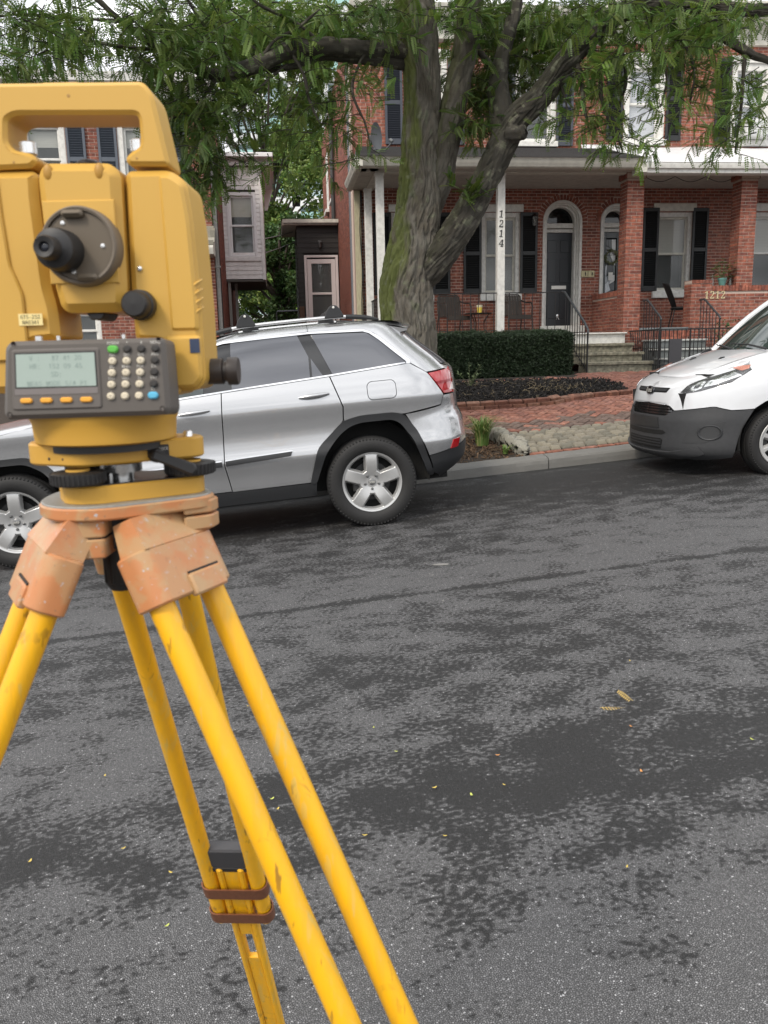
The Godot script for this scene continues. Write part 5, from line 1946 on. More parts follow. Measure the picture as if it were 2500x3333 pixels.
	# crown: drooping sprays gathered in masses (x, y, half width, half height in the photograph; plane; depth; count; lightness)
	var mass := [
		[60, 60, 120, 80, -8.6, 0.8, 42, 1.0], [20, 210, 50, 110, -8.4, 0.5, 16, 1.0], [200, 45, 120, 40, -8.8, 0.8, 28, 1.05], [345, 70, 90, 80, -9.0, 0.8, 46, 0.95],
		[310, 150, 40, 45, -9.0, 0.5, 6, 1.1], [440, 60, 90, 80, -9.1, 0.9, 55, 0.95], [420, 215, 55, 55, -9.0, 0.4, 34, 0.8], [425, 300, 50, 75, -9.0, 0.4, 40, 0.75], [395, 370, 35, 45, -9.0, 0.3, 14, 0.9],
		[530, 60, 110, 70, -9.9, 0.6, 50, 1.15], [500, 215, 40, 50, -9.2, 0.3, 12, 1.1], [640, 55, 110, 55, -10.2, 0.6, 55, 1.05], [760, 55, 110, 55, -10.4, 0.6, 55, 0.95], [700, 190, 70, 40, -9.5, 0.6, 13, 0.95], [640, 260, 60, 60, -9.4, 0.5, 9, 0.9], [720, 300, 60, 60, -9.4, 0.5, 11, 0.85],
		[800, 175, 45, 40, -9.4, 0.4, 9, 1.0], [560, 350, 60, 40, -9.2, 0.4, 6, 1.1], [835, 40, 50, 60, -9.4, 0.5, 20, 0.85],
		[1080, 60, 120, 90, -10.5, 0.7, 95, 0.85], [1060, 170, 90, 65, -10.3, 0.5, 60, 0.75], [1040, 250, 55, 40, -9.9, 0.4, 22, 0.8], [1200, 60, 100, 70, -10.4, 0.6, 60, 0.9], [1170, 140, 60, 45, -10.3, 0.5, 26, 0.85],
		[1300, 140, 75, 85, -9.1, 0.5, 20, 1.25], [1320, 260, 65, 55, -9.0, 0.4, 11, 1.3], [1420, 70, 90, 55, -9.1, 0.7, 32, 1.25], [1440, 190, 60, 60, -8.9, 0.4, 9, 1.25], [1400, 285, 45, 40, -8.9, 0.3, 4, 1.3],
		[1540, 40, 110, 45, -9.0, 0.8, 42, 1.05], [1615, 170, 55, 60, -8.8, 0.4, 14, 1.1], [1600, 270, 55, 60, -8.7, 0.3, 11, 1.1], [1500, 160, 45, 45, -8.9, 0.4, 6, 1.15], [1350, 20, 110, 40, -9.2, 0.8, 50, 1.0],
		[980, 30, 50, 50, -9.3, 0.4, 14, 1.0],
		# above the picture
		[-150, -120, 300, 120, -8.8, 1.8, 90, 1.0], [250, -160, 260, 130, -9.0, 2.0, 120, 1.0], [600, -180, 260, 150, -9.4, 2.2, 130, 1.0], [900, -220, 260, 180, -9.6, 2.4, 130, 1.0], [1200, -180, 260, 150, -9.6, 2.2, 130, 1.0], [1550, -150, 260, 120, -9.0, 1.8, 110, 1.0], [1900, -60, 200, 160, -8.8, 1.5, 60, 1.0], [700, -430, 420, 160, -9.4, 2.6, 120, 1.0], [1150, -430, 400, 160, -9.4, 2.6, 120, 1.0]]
	for q in mass:
		for k in int(q[6] * (1.12 if q[1] > -60 else 0.62)):
			var a := R(0, TAU)
			var rr := sqrt(R(0, 1))
			var p := sight(q[0] + cos(a) * rr * q[2], q[1] + sin(a) * rr * q[3], q[4] + R(-1, 1) * q[5])
			var b := R(0, TAU)
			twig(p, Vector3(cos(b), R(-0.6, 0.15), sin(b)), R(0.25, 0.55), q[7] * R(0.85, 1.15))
	# sprouts on the big limb
	for k in 26:
		var p := sight(1012 + R(-14, 26), 425 + R(-28, 12), -9.5 + R(0.0, 0.15))
		leaf_at(p, Vector3(R(-0.9, 0.5), R(-0.5, 0.7), R(0.2, 0.9)), R(1.0, 1.5), 0.75)
	for k in 8:
		var p := sight(975 + R(-6, 6), 395 + R(-10, 10), -9.5)
		leaf_at(p, Vector3(R(-0.8, 0.2), R(0.0, 1.0), R(0.2, 0.9)), R(0.8, 1.1), 0.9)
	put("twigs", twig_mb, M("twig bark", Color(0.030, 0.025, 0.021), 0.9), t)
	var lm := M("locust leaf", Color(1, 1, 1), 0.5, 0.0, {"vc": true, "cull": true, "back": Color(0.7, 0.7, 0.7)})
	for k in 3:
		multi(["crown", "crown_001", "crown_002"][k], locust_leaf([0.155, 0.13, 0.18][k], [8, 7, 9][k], [0.10, 0.2, 0.25][k]), lm, leaf_xf[k], leaf_col[k], t)

# =============================================================== vehicles
class Shell:
	var host: Node
	var wb := []         # (height, half width)
	var xr := []         # (height, rear end)
	var xf := []         # (height, front end)
	var rcr := []        # (height, length of the rear corner)
	var rcf := []
	var top := []        # (x, roof height)
	var belt := 1.25
	var refy := 1.73
	var n := 2.6
	var L := 1.3

	func top_y(x: float) -> float:
		return host.spline(top, x)

	func width(x: float, y: float) -> float:
		var v := y
		if y > belt:
			v = belt + (y - belt) * (refy - belt) / maxf(top_y(x) - belt, 0.05)
		return host.spline(wb, minf(v, refy))

	# u runs along the side (u = x) and on round the corners to the middle of the ends
	func P(u: float, y: float) -> Vector3:
		var R1: float = host.spline(xr, y)
		var F1: float = host.spline(xf, y)
		var cr: float = host.spline(rcr, y)
		var cf: float = host.spline(rcf, y)
		var x := u
		var zf := 1.0
		if u > R1 - cr:
			var f := clampf((u - R1 + cr) / L, 0.0, 1.0) * PI / 2
			x = R1 - cr + cr * pow(sin(f), 2.0 / n)
			zf = pow(maxf(cos(f), 0.0), 2.0 / n)
		elif u < F1 + cf:
			var f := clampf((F1 + cf - u) / L, 0.0, 1.0) * PI / 2
			x = F1 + cf - cf * pow(sin(f), 2.0 / n)
			zf = pow(maxf(cos(f), 0.0), 2.0 / n)
		return Vector3(x, y, width(x, y) * zf)

	func ux(x: float, y: float) -> Vector2:
		var R1: float = host.spline(xr, y)
		var F1: float = host.spline(xf, y)
		var cr: float = host.spline(rcr, y)
		var cf: float = host.spline(rcf, y)
		if x > R1 - cr:
			return Vector2(R1 - cr + L * asin(pow(clampf((x - R1 + cr) / cr, 0, 1), n / 2.0)) / (PI / 2), y)
		if x < F1 + cf:
			return Vector2(F1 + cf - L * asin(pow(clampf((F1 + cf - x) / cf, 0, 1), n / 2.0)) / (PI / 2), y)
		return Vector2(x, y)

	func uz(z: float, y: float, front: bool) -> Vector2:
		var R1: float = host.spline(xr, y)
		var F1: float = host.spline(xf, y)
		var cr: float = host.spline(rcr, y)
		var cf: float = host.spline(rcf, y)
		var w := width(F1 + cf * 0.4 if front else R1 - cr * 0.4, y)
		var f := acos(pow(clampf(z / w, 0, 1), n / 2.0))
		if z <= 0.0:
			f += 0.05   # a little past the middle, so that both halves meet
		if front:
			return Vector2(F1 + cf - L * f / (PI / 2), y)
		return Vector2(R1 - cr + L * f / (PI / 2), y)

	func N(u: float, y: float) -> Vector3:
		var e := 0.006
		var du := P(u + e, y) - P(u - e, y)
		var dv := P(u, y + e) - P(u, y - e)
		var q := du.cross(dv)
		if q.length() < 1e-9:
			return Vector3(1 if u > 0 else -1, 0, 0)
		return q.normalized()

	func panel(b: MB, poly: PackedVector2Array, off := 0.0, cell := 0.045, sgn := 1.0, lip := 0.02) -> void:
		var lo := poly[0]
		var hi := poly[0]
		for p in poly:
			lo = lo.min(p)
			hi = hi.max(p)
		var nx := maxi(1, int(ceil((hi.x - lo.x) / cell)))
		var ny := maxi(1, int(ceil((hi.y - lo.y) / cell)))
		var sx := (hi.x - lo.x) / nx
		var sy := (hi.y - lo.y) / ny
		var inside := []
		for j in ny + 1:
			var l := []
			for i in nx + 1:
				l.push_back(Geometry2D.is_point_in_polygon(lo + Vector2(i * sx, j * sy), poly))
			inside.push_back(l)
		var cache := {}
		var at := func(p: Vector2) -> Array:
			if not cache.has(p):
				var nn := N(p.x, p.y)
				var q := P(p.x, p.y) + nn * off
				cache[p] = [Vector3(q.x, q.y, q.z * sgn), Vector3(nn.x, nn.y, nn.z * sgn)]
			return cache[p]
		for j in ny:
			for i in nx:
				var c0 := lo + Vector2(i * sx, j * sy)
				var c1 := lo + Vector2((i + 1) * sx, j * sy)
				var c2 := lo + Vector2((i + 1) * sx, (j + 1) * sy)
				var c3 := lo + Vector2(i * sx, (j + 1) * sy)
				var parts := []
				if inside[j][i] and inside[j][i + 1] and inside[j + 1][i + 1] and inside[j + 1][i]:
					parts = [PackedVector2Array([c0, c1, c2, c3])]
				else:
					parts = Geometry2D.intersect_polygons(PackedVector2Array([c0, c1, c2, c3]), poly)
				for q in parts:
					if q.size() < 3 or Geometry2D.is_polygon_clockwise(q) and parts.size() > 1 and false:
						continue
					var idx := Geometry2D.triangulate_polygon(q)
					for k in range(0, idx.size(), 3):
						var A = at.call(q[idx[k]])
						var B = at.call(q[idx[k + 1]])
						var C = at.call(q[idx[k + 2]])
						b.tri(A[0], B[0], C[0], A[1], B[1], C[1])
		if lip > 0.0:
			var m := poly.size()
			for i in m:
				var a := poly[i]
				var c := poly[(i + 1) % m]
				var k := maxi(1, int((c - a).length() / 0.05))
				var out2 := Vector2((c - a).y, -(c - a).x).normalized()
				if Geometry2D.is_polygon_clockwise(poly):
					out2 = -out2
				for s in k:
					var p := a.lerp(c, float(s) / k)
					var q := a.lerp(c, float(s + 1) / k)
					var A = at.call(p)
					var B = at.call(q)
					b.quad(A[0], B[0], B[0] - B[1] * lip, A[0] - A[1] * lip, Vector3(out2.x, out2.y, 0))

func poly_x(s: Shell, a: Array, step := 0.06, soft := false) -> PackedVector2Array:
	# side view polygon given as x, y with its edges subdivided, turned into the shell's own coordinates
	var out := PackedVector2Array()
	var pts: Array = Array(rounded(V2(a), 0.05, 3)) if soft else V2(a)
	for i in pts.size():
		var p: Vector2 = pts[i]
		var q: Vector2 = pts[(i + 1) % pts.size()]
		var k := maxi(1, int((q - p).length() / step))
		for j in k:
			var t := p.lerp(q, float(j) / k)
			out.push_back(s.ux(t.x, t.y))
	return out

func dens(pts: Array, step := 0.06) -> PackedVector2Array:
	var out := PackedVector2Array()
	for i in pts.size():
		var p: Vector2 = pts[i]
		var q: Vector2 = pts[(i + 1) % pts.size()]
		var k := maxi(1, int((q - p).length() / step))
		for j in k:
			out.push_back(p.lerp(q, float(j) / k))
	return out

func both(nm: String, s: Shell, poly: PackedVector2Array, m: Material, parent: Node, off := 0.0, lip := 0.02, cell := 0.045) -> void:
	for sg in [1.0, -1.0]:
		var b := MB.new()
		s.panel(b, poly, off, cell, sg, lip)
		put(nm, b, m, parent)

func whole(nm: String, s: Shell, poly: PackedVector2Array, m: Material, parent: Node, off := 0.0, lip := 0.02, cell := 0.045) -> void:
	var b := MB.new()
	for sg in [1.0, -1.0]:
		s.panel(b, poly, off, cell, sg, lip)
	put(nm, b, m, parent)

func tyre(parent: Node3D, r: float, rim: float, w: float) -> void:
	var b := MB.new()
	var bz := Basis(Vector3.RIGHT, PI / 2)   # lathe axis along z
	var h := w * 0.5
	b.lathe(Vector3.ZERO, bz, V2([rim, -h * 0.72, rim + 0.01, -h * 0.86, lerpf(rim, r, 0.35), -h * 1.02, lerpf(rim, r, 0.7), -h, r - 0.018, -h * 0.90, r - 0.006, -h * 0.80, r, -h * 0.6, r, -h * 0.22, r - 0.008, -h * 0.2, r - 0.008, -h * 0.12, r, -h * 0.1, r, h * 0.1, r - 0.008, h * 0.12, r - 0.008, h * 0.2, r, h * 0.22, r, h * 0.6, r - 0.006, h * 0.80, r - 0.018, h * 0.90, lerpf(rim, r, 0.7), h, lerpf(rim, r, 0.35), h * 1.02, rim + 0.01, h * 0.86, rim, h * 0.72]), 72)
	for k in 78:
		var a := TAU * k / 78.0
		for s in [-1.0, 1.0]:
			var q := Basis(Vector3.BACK, a)
			b.box(q * Vector3(r - 0.017, 0, s * h * 0.86), Vector3(0.016, 0.013, h * 0.20), 0.003, q * Basis(Vector3.UP, s * -0.45))
	var o := put("tyre", b, M("tyre rubber", Color(0.015, 0.0145, 0.0145), 0.7, 0.0, {"tex": "soft", "s": 5.0}), parent)

var rim_mesh := {}

func wheel(parent: Node3D, at: Vector3, face: float, kind: int) -> void:
	var w := sub("wheel", parent, Transform3D(Basis() if face > 0 else Basis(Vector3.UP, PI), at))
	var r := 0.383 if kind == 0 else 0.322
	var rim := 0.248 if kind == 0 else 0.208
	tyre(w, r, rim, 0.245 if kind == 0 else 0.21)
	var alloy := M("alloy wheel silver", Color(0.50, 0.50, 0.495), 0.30, 0.6) if kind == 0 else M("wheel cover silver", Color(0.40, 0.40, 0.395), 0.45, 0.2)
	var b := MB.new()
	var bz := Basis(Vector3.RIGHT, PI / 2)
	if rim_mesh.has(kind):
		add_mesh("rim", rim_mesh[kind], alloy, w)
	b.lathe(Vector3.ZERO, bz, V2([rim + 0.004, 0.088, rim + 0.012, 0.095, rim + 0.006, 0.101, rim - 0.008, 0.096, rim - 0.012, 0.078, rim - 0.018, -0.05]), 60)
	# face of the rim: spokes with windows between them
	var na := 300
	var nr := 46
	var R0 := 0.02
	var R1 := rim - 0.004
	var five := 5 if kind == 0 else 8
	var turn := deg_to_rad(-93.0)
	var mask := func(a: float, rr: float) -> float:
		# > 0 inside a window
		var ph := fposmod(a - turn + PI / five, TAU / five) - PI / five
		var s := rr * absf(ph)
		if kind == 0:
			var q0 := 0.112
			var q1 := 0.224
			var wd := lerpf(0.012, 0.082, clampf((rr - q0) / (q1 - q0), 0, 1))
			return minf(minf(rr - q0, q1 - rr) * 1.0, wd - s)
		var p0 := 0.085
		var p1 := 0.172
		var wd2 := lerpf(0.014, 0.040, clampf((rr - p0) / (p1 - p0), 0, 1))
		return minf(minf(rr - p0, p1 - rr), wd2 - s)
	var pos := func(i: int, j: int) -> Vector3:
		var a := TAU * i / na
		var rr := lerpf(R0, R1, float(j) / nr)
		var mk: float = mask.call(a, rr)
		var z := 0.092 - 0.030 * pow(1.0 - rr / R1, 1.5)
		if kind == 0:
			z = 0.070 + 0.022 * sin(clampf((rr - 0.05) / (R1 - 0.05), 0, 1) * PI * 0.75)
		z -= 0.045 * smoothstep(-0.014, 0.010, mk)
		return Vector3(cos(a) * rr, sin(a) * rr, z)
	for j in (0 if rim_mesh.has(kind) else nr):
		for i in na:
			var am := TAU * (i + 0.5) / na
			var rm := lerpf(R0, R1, (j + 0.5) / nr)
			if mask.call(am, rm) > 0.006:
				continue
			var q := [pos.call(i, j), pos.call(i + 1, j), pos.call(i + 1, j + 1), pos.call(i, j + 1)]
			var nn := []
			for k in [[0, 0], [1, 0], [1, 1], [0, 1]]:
				var ii: int = i + k[0]
				var jj: int = j + k[1]
				var du: Vector3 = pos.call(ii + 1, jj) - pos.call(ii - 1, jj)
				var dv: Vector3 = pos.call(ii, mini(jj + 1, nr)) - pos.call(ii, maxi(jj - 1, 0))
				var c := du.cross(dv).normalized()
				nn.push_back(c if c.z > 0 else -c)
			b.tri(q[0], q[1], q[2], nn[0], nn[1], nn[2])
			b.tri(q[0], q[2], q[3], nn[0], nn[2], nn[3])
	if not rim_mesh.has(kind):
		rim_mesh[kind] = b.mesh()
		add_mesh("rim", rim_mesh[kind], alloy, w)
	var d := MB.new()
	d.lathe(Vector3.ZERO, bz, V2([0.0, 0.005, 0.165, 0.005, 0.165, -0.01]), 36)
	put("brake_disc", d, M("brake disc", Color(0.05, 0.05, 0.05), 0.5, 0.6), w)
	var cal := MB.new()
	cal.box(Vector3(-0.135, -0.02, 0.02), Vector3(0.06, 0.12, 0.05), 0.01)
	put("brake_caliper", cal, M("brake disc"), w)
	var bk := MB.new()
	bk.lathe(Vector3.ZERO, bz, V2([0.0, -0.02, rim, -0.02, rim, -0.08]), 36)
	put("wheel_back", bk, M("underbody", Color(0.010, 0.010, 0.010), 0.9), w)
	var cap := MB.new()
	cap.lathe(Vector3.ZERO, bz, V2([0.0, 0.084, 0.022, 0.083, 0.029, 0.078, 0.030, 0.06]), 24)
	put("centre_cap", cap, M("grey cap", Color(0.20, 0.20, 0.20), 0.35, 0.5), w)
	if kind == 0:
		text("cap_lettering", "Jeep", 0.026, 0.001, Transform3D(Basis(), Vector3(0, 0, 0.0855)), M("pale metal", Color(0.72, 0.71, 0.66), 0.35, 0.3), w)
	for k in 5:
		var a := turn + PI + TAU * k / 5.0 + PI * (1.0 if kind == 0 else 0.0)
		var nb := MB.new()
		nb.lathe(Vector3(cos(a) * 0.060, sin(a) * 0.060, 0), bz, V2([0.0, 0.094, 0.008, 0.092, 0.011, 0.084, 0.011, 0.06]), 10)
		put("wheel_nut", nb, M("wheel nut", Color(0.16, 0.16, 0.16), 0.25, 0.8), w)

func build_wagon() -> void:
	var grade := atan(0.0735)
	var c := thing("parked_wagon", "silver sport utility wagon with roof bars parked along the kerb behind the tripod", "car", Vector3(0.77, -1.452, -7.70), Basis(Vector3.BACK, grade))
	var paint := M("silver car paint", Color(0.47, 0.475, 0.485), 0.24, 0.72, {"coat": 1.0})
	var blk := M("black car plastic", Color(0.020, 0.021, 0.023), 0.55)
	var chrome := M("chrome", Color(0.75, 0.75, 0.76), 0.12, 1.0)
	var tint := M("tinted car glass", Color(0.11, 0.115, 0.13), 0.02, 0.22, {"spec": 0.6})
	var gap := M("underbody", Color(0.010, 0.010, 0.010), 0.9)
	var s := Shell.new()
	s.host = self
	s.wb = V2([0.28, 0.83, 0.42, 0.872, 0.55, 0.893, 0.63, 0.914, 0.68, 0.922, 0.72, 0.912, 0.77, 0.899, 0.87, 0.893, 0.97, 0.903, 1.045, 0.917, 1.075, 0.919, 1.11, 0.912, 1.18, 0.892, 1.25, 0.864, 1.27, 0.855, 1.45, 0.785, 1.60, 0.72, 1.66, 0.685, 1.70, 0.65, 1.72, 0.61, 1.73, 0.57])
	s.xr = V2([0.28, 0.70, 0.42, 0.90, 0.50, 0.955, 0.62, 0.97, 0.82, 0.955, 0.92, 0.915, 1.24, 0.90, 1.31, 0.85, 1.63, 0.50, 1.74, 0.42])
	s.xf = V2([0.28, -3.66, 0.45, -3.78, 0.75, -3.80, 0.95, -3.76, 1.05, -3.60, 1.15, -3.2, 1.20, -2.5, 1.3, -2.15, 1.62, -1.5, 1.74, -1.15])
	s.rcr = V2([0.3, 0.62, 1.24, 0.60, 1.7, 0.42])
	s.rcf = V2([0.3, 0.7, 0.95, 0.7, 1.15, 0.5, 1.7, 0.3])
	s.top = V2([-2.3, 1.30, -1.9, 1.50, -1.5, 1.645, -1.2, 1.70, -0.8, 1.732, -0.3, 1.738, 0.1, 1.728, 0.35, 1.708, 0.55, 1.68])
	var E := 0.004
	both("front_door", s, poly_x(s, [-2.27, 1.180, -1.162, 1.245, -1.207, 0.66, -1.175, 0.435, -2.10, 0.425, -2.20, 0.75]), paint, c)
	both("rear_door", s, poly_x(s, [-1.154, 1.245, -0.268, 1.292, -0.188, 1.04, -0.196, 0.925, -0.28, 0.835, -0.42, 0.71, -0.505, 0.435, -1.167, 0.43, -1.199, 0.66]), paint, c)
	both("quarter_panel", s, poly_x(s, [-0.258, 1.292, 0.415, 1.338, 0.55, 1.25, 0.565, 1.235, 0.685, 1.055, 0.655, 0.972, 0.325, 0.932, 0.23, 0.945, -0.05, 0.945, -0.186, 0.925, -0.178, 1.04]), paint, c)
	var rear := func(z: float, y: float) -> Vector2: return s.uz(z, y, false)
	both("pillar", s, dens([s.ux(0.42, 1.345), s.ux(0.55, 1.255), s.ux(0.80, 1.275), rear.call(0.66, 1.30), rear.call(0.60, 1.45), rear.call(0.52, 1.60), s.ux(0.40, 1.69), s.ux(0.20, s.top_y(0.2) - 0.002), s.ux(-0.05, s.top_y(-0.05) - 0.002), s.ux(-0.395, s.top_y(-0.395) - 0.002), s.ux(-0.395, 1.672), s.ux(0.06, 1.652), s.ux(0.15, 1.615), s.ux(0.20, 1.565)]), paint, c)
	var rail := []
	for x in [-0.40, -0.7, -1.0, -1.3, -1.6, -1.9, -2.2]:
		rail.push_back(s.ux(x, s.top_y(x) - 0.002))
	for x in [-2.2, -1.9, -1.6, -1.35, -1.1, -0.40]:
		rail.push_back(s.ux(x, minf(1.674, s.top_y(x) - 0.05 + (0.0 if x < -1.2 else -0.01))))
	both("roof_side", s, dens(rail), paint, c)
	# greenhouse: black band, panes on it, chrome round it
	both("window_band", s, poly_x(s, [-2.20, 1.19, -1.16, 1.245, -0.26, 1.292, 0.40, 1.335, 0.41, 1.36, 0.19, 1.575, 0.10, 1.645, -0.39, 1.668, -1.1, 1.655, -1.36, 1.60, -1.7, 1.47]), M("gloss black trim", Color(0.012, 0.012, 0.013), 0.12, 0.0, {"spec": 0.6}), c, -0.010, 0.0)
	both("rear_door_glass", s, poly_x(s, [-1.07, 1.262, -0.425, 1.297, -0.418, 1.47, -0.49, 1.652, -1.045, 1.638]), tint, c, -0.002, 0.006)
	both("vent_glass", s, poly_x(s, [-0.405, 1.300, -0.315, 1.303, -0.40, 1.455]), tint, c, -0.002, 0.006)
	both("quarter_glass", s, poly_x(s, [-0.235, 1.307, 0.37, 1.347, 0.375, 1.365, 0.17, 1.565, 0.085, 1.625, -0.375, 1.648]), tint, c, -0.002, 0.006)
	both("front_door_glass", s, poly_x(s, [-2.05, 1.21, -1.30, 1.252, -1.28, 1.625, -1.40, 1.585, -1.72, 1.44]), M("clear car glass", Color(0.03, 0.04, 0.038), 0.02, 0.0, {"spec": 0.8}), c, -0.002, 0.006)
	both("chrome_strip", s, poly_x(s, [-1.36, 1.605, -1.1, 1.655, -0.39, 1.668, 0.06, 1.65, 0.13, 1.622, 0.20, 1.57, 0.425, 1.36, 0.42, 1.337, 0.385, 1.337, 0.39, 1.355, 0.18, 1.558, 0.11, 1.615, 0.06, 1.634, -0.39, 1.654, -1.1, 1.640, -1.34, 1.592]), chrome, c, 0.004, 0.012)
	both("chrome_strip", s, poly_x(s, [-2.2, 1.183, -1.16, 1.247, -0.26, 1.295, 0.38, 1.338, 0.38, 1.350, -0.26, 1.307, -1.16, 1.259, -2.2, 1.195]), chrome, c, 0.007, 0.016)
	# front
	both("front_fender", s, poly_x(s, [-2.285, 1.178, -2.21, 0.75, -2.115, 0.43, -2.41, 0.43, -2.47, 0.64, -2.60, 0.81, -2.75, 0.895, -3.10, 0.895, -3.26, 0.82, -3.40, 0.70, -3.60, 0.71, -3.60, 0.90, -3.30, 1.02, -2.80, 1.11]), paint, c)
	var fr := func(z: float, y: float) -> Vector2: return s.uz(z, y, true)
	whole("front_bumper", s, dens([s.ux(-3.41, 0.69), s.ux(-3.60, 0.70), fr.call(0.5, 0.72), fr.call(0.0, 0.72), fr.call(0.0, 0.45), fr.call(0.6, 0.42), s.ux(-3.45, 0.42)]), paint, c)
	whole("front_grille", s, dens([fr.call(0.62, 0.95), fr.call(0.0, 0.97), fr.call(0.0, 0.73), fr.call(0.62, 0.73)]), blk, c)
	both("headlight", s, dens([s.ux(-3.58, 0.90), fr.call(0.64, 0.94), fr.call(0.64, 0.74), s.ux(-3.58, 0.73)]), M("lamp glass", Color(0.35, 0.36, 0.37), 0.05), c)
	var hood := MB.new()
	hood.grid(func(a: float, b2: float) -> Vector3:
		var x := lerpf(-3.62, -2.12, a)
		var z := lerpf(-1.0, 1.0, b2)
		var w: float = spline(V2([-3.62, 0.62, -3.3, 0.79, -2.8, 0.85, -2.1, 0.865]), x)
		var y: float = spline(V2([-3.62, 0.98, -3.45, 1.07, -3.0, 1.16, -2.5, 1.205, -2.12, 1.215]), x)
		var e: float = spline(V2([-3.62, 0.90, -3.3, 1.02, -2.8, 1.11, -2.28, 1.178, -2.1, 1.19]), x)
		return Vector3(x, lerpf(y, e, pow(absf(z), 5.0)) + 0.012 * smoothstep(0.45, 0.60, absf(z)) * (1.0 - smoothstep(0.6, 0.8, absf(z))), z * w), 18, 26)
	put("hood", hood, paint, c)
	var ws := MB.new()
	ws.grid(func(a: float, b2: float) -> Vector3:
		var z := lerpf(-1.0, 1.0, b2)
		var p0 := Vector3(-2.14 + 0.28 * z * z, 1.205, z * 0.80)
		var p1 := Vector3(-1.30 + 0.13 * z * z, 1.685 - 0.02 * z * z, z * 0.60)
		return p0.lerp(p1, a) + Vector3(-0.03, 0.02, 0) * sin(a * PI), 8, 16)
	put("windscreen", ws, M("clear car glass"), c)
	var roof := MB.new()
	roof.grid(func(a: float, b2: float) -> Vector3:
		var x := lerpf(-1.34, 0.45, a)
		var z := lerpf(-1.0, 1.0, b2)
		return Vector3(x, s.top_y(x) - 0.003 + 0.014 * (1.0 - z * z), z * 0.585), 24, 14)
	put("roof", roof, paint, c)
	# back: tailgate, glass, spoiler, lamps, bumper
	whole("tailgate", s, dens([rear.call(0.66, 1.285), rear.call(0.0, 1.30), rear.call(0.0, 0.94), rear.call(0.60, 0.94), rear.call(0.61, 1.05)]), paint, c)
	whole("rear_glass", s, dens([rear.call(0.645, 1.31), rear.call(0.58, 1.47), rear.call(0.50, 1.62), rear.call(0.0, 1.64), rear.call(0.0, 1.315)]), tint, c, -0.004, 0.008)
	var sp := MB.new()
	sp.grid(func(a: float, b2: float) -> Vector3:
		var z := lerpf(-1.0, 1.0, b2)
		var x := lerpf(0.22, 0.56, a)
		return Vector3(x - 0.10 * z * z * a, lerpf(1.727, 1.672, a * a) - 0.045 * pow(absf(z), 4.0), z * lerpf(0.60, 0.57, a)), 8, 16)
	sp.grid(func(a: float, b2: float) -> Vector3:
		var z := lerpf(-1.0, 1.0, b2)
		var x := lerpf(0.40, 0.56, a)
		return Vector3(x - 0.10 * z * z * a, lerpf(1.640, 1.658, a) - 0.045 * pow(absf(z), 4.0), z * 0.57), 4, 16, true)
	sp.grid(func(a: float, b2: float) -> Vector3:
		var z := lerpf(-1.0, 1.0, b2)
		return Vector3(0.56 - 0.10 * z * z, lerpf(1.658, 1.672, a) - 0.045 * pow(absf(z), 4.0), z * 0.57), 1, 16)
	for sg in [-1.0, 1.0]:
		sp.quad(Vector3(0.22, 1.682, sg * 0.60), Vector3(0.46, 1.627, sg * 0.57), Vector3(0.46, 1.613, sg * 0.57), Vector3(0.38, 1.60, sg * 0.575), Vector3(0, 0, sg))
	put("spoiler", sp, paint, c)
	both("tail_lamp", s, dens([s.ux(0.565, 1.240), s.ux(0.69, 1.062), s.ux(0.80, 1.055), rear.call(0.63, 1.05), rear.call(0.60, 1.27), s.ux(0.80, 1.262)], 0.04), M("red lamp lens", Color(0.38, 0.008, 0.012), 0.10, 0.0, {"coat": 1.0}), c, 0.006, 0.03, 0.03)
	both("reversing_lamp", s, dens([s.ux(0.755, 1.085), s.ux(0.81, 1.075), rear.call(0.64, 1.075), rear.call(0.64, 1.135), s.ux(0.79, 1.14)], 0.03), M("clear lamp lens", Color(0.72, 0.66, 0.64), 0.08), c, 0.0095, 0.006, 0.03)
	both("lamp_band", s, dens([s.ux(0.62, 1.165), s.ux(0.64, 1.145), rear.call(0.62, 1.15), rear.call(0.62, 1.172)], 0.03), M("deep red lens", Color(0.24, 0.006, 0.01), 0.1), c, 0.009, 0.004, 0.03)
	whole("rear_bumper", s, dens([s.ux(0.335, 0.922), s.ux(0.66, 0.962), s.ux(0.69, 1.045), s.ux(0.80, 1.045), rear.call(0.60, 0.93), rear.call(0.0, 0.93), rear.call(0.0, 0.63), rear.call(0.6, 0.63), s.ux(0.86, 0.622), s.ux(0.512, 0.557), s.ux(0.43, 0.76)]), paint, c)
	whole("bumper_skirt", s, dens([s.ux(0.512, 0.550), s.ux(0.86, 0.615), rear.call(0.6, 0.622), rear.call(0.0, 0.622), rear.call(0.0, 0.42), rear.call(0.6, 0.42), s.ux(0.62, 0.335), s.ux(0.54, 0.40)]), blk, c)
	both("reflector", s, dens([rear.call(0.80, 0.66), rear.call(0.72, 0.665), rear.call(0.74, 0.59), rear.call(0.81, 0.585)], 0.03), M("red lamp lens"), c, 0.005, 0.01, 0.03)
	both("wheel_arch_trim", s, poly_x(s, [-0.52, 0.425, -0.43, 0.715, -0.285, 0.845, -0.195, 0.925, -0.05, 0.955, 0.23, 0.955, 0.325, 0.925, 0.43, 0.765, 0.545, 0.385, 0.49, 0.385, 0.455, 0.51, 0.38, 0.71, 0.285, 0.855, 0.215, 0.895, -0.05, 0.895, -0.145, 0.87, -0.235, 0.81, -0.37, 0.66, -0.465, 0.425], 0.05, true), blk, c, 0.014, 0.06)
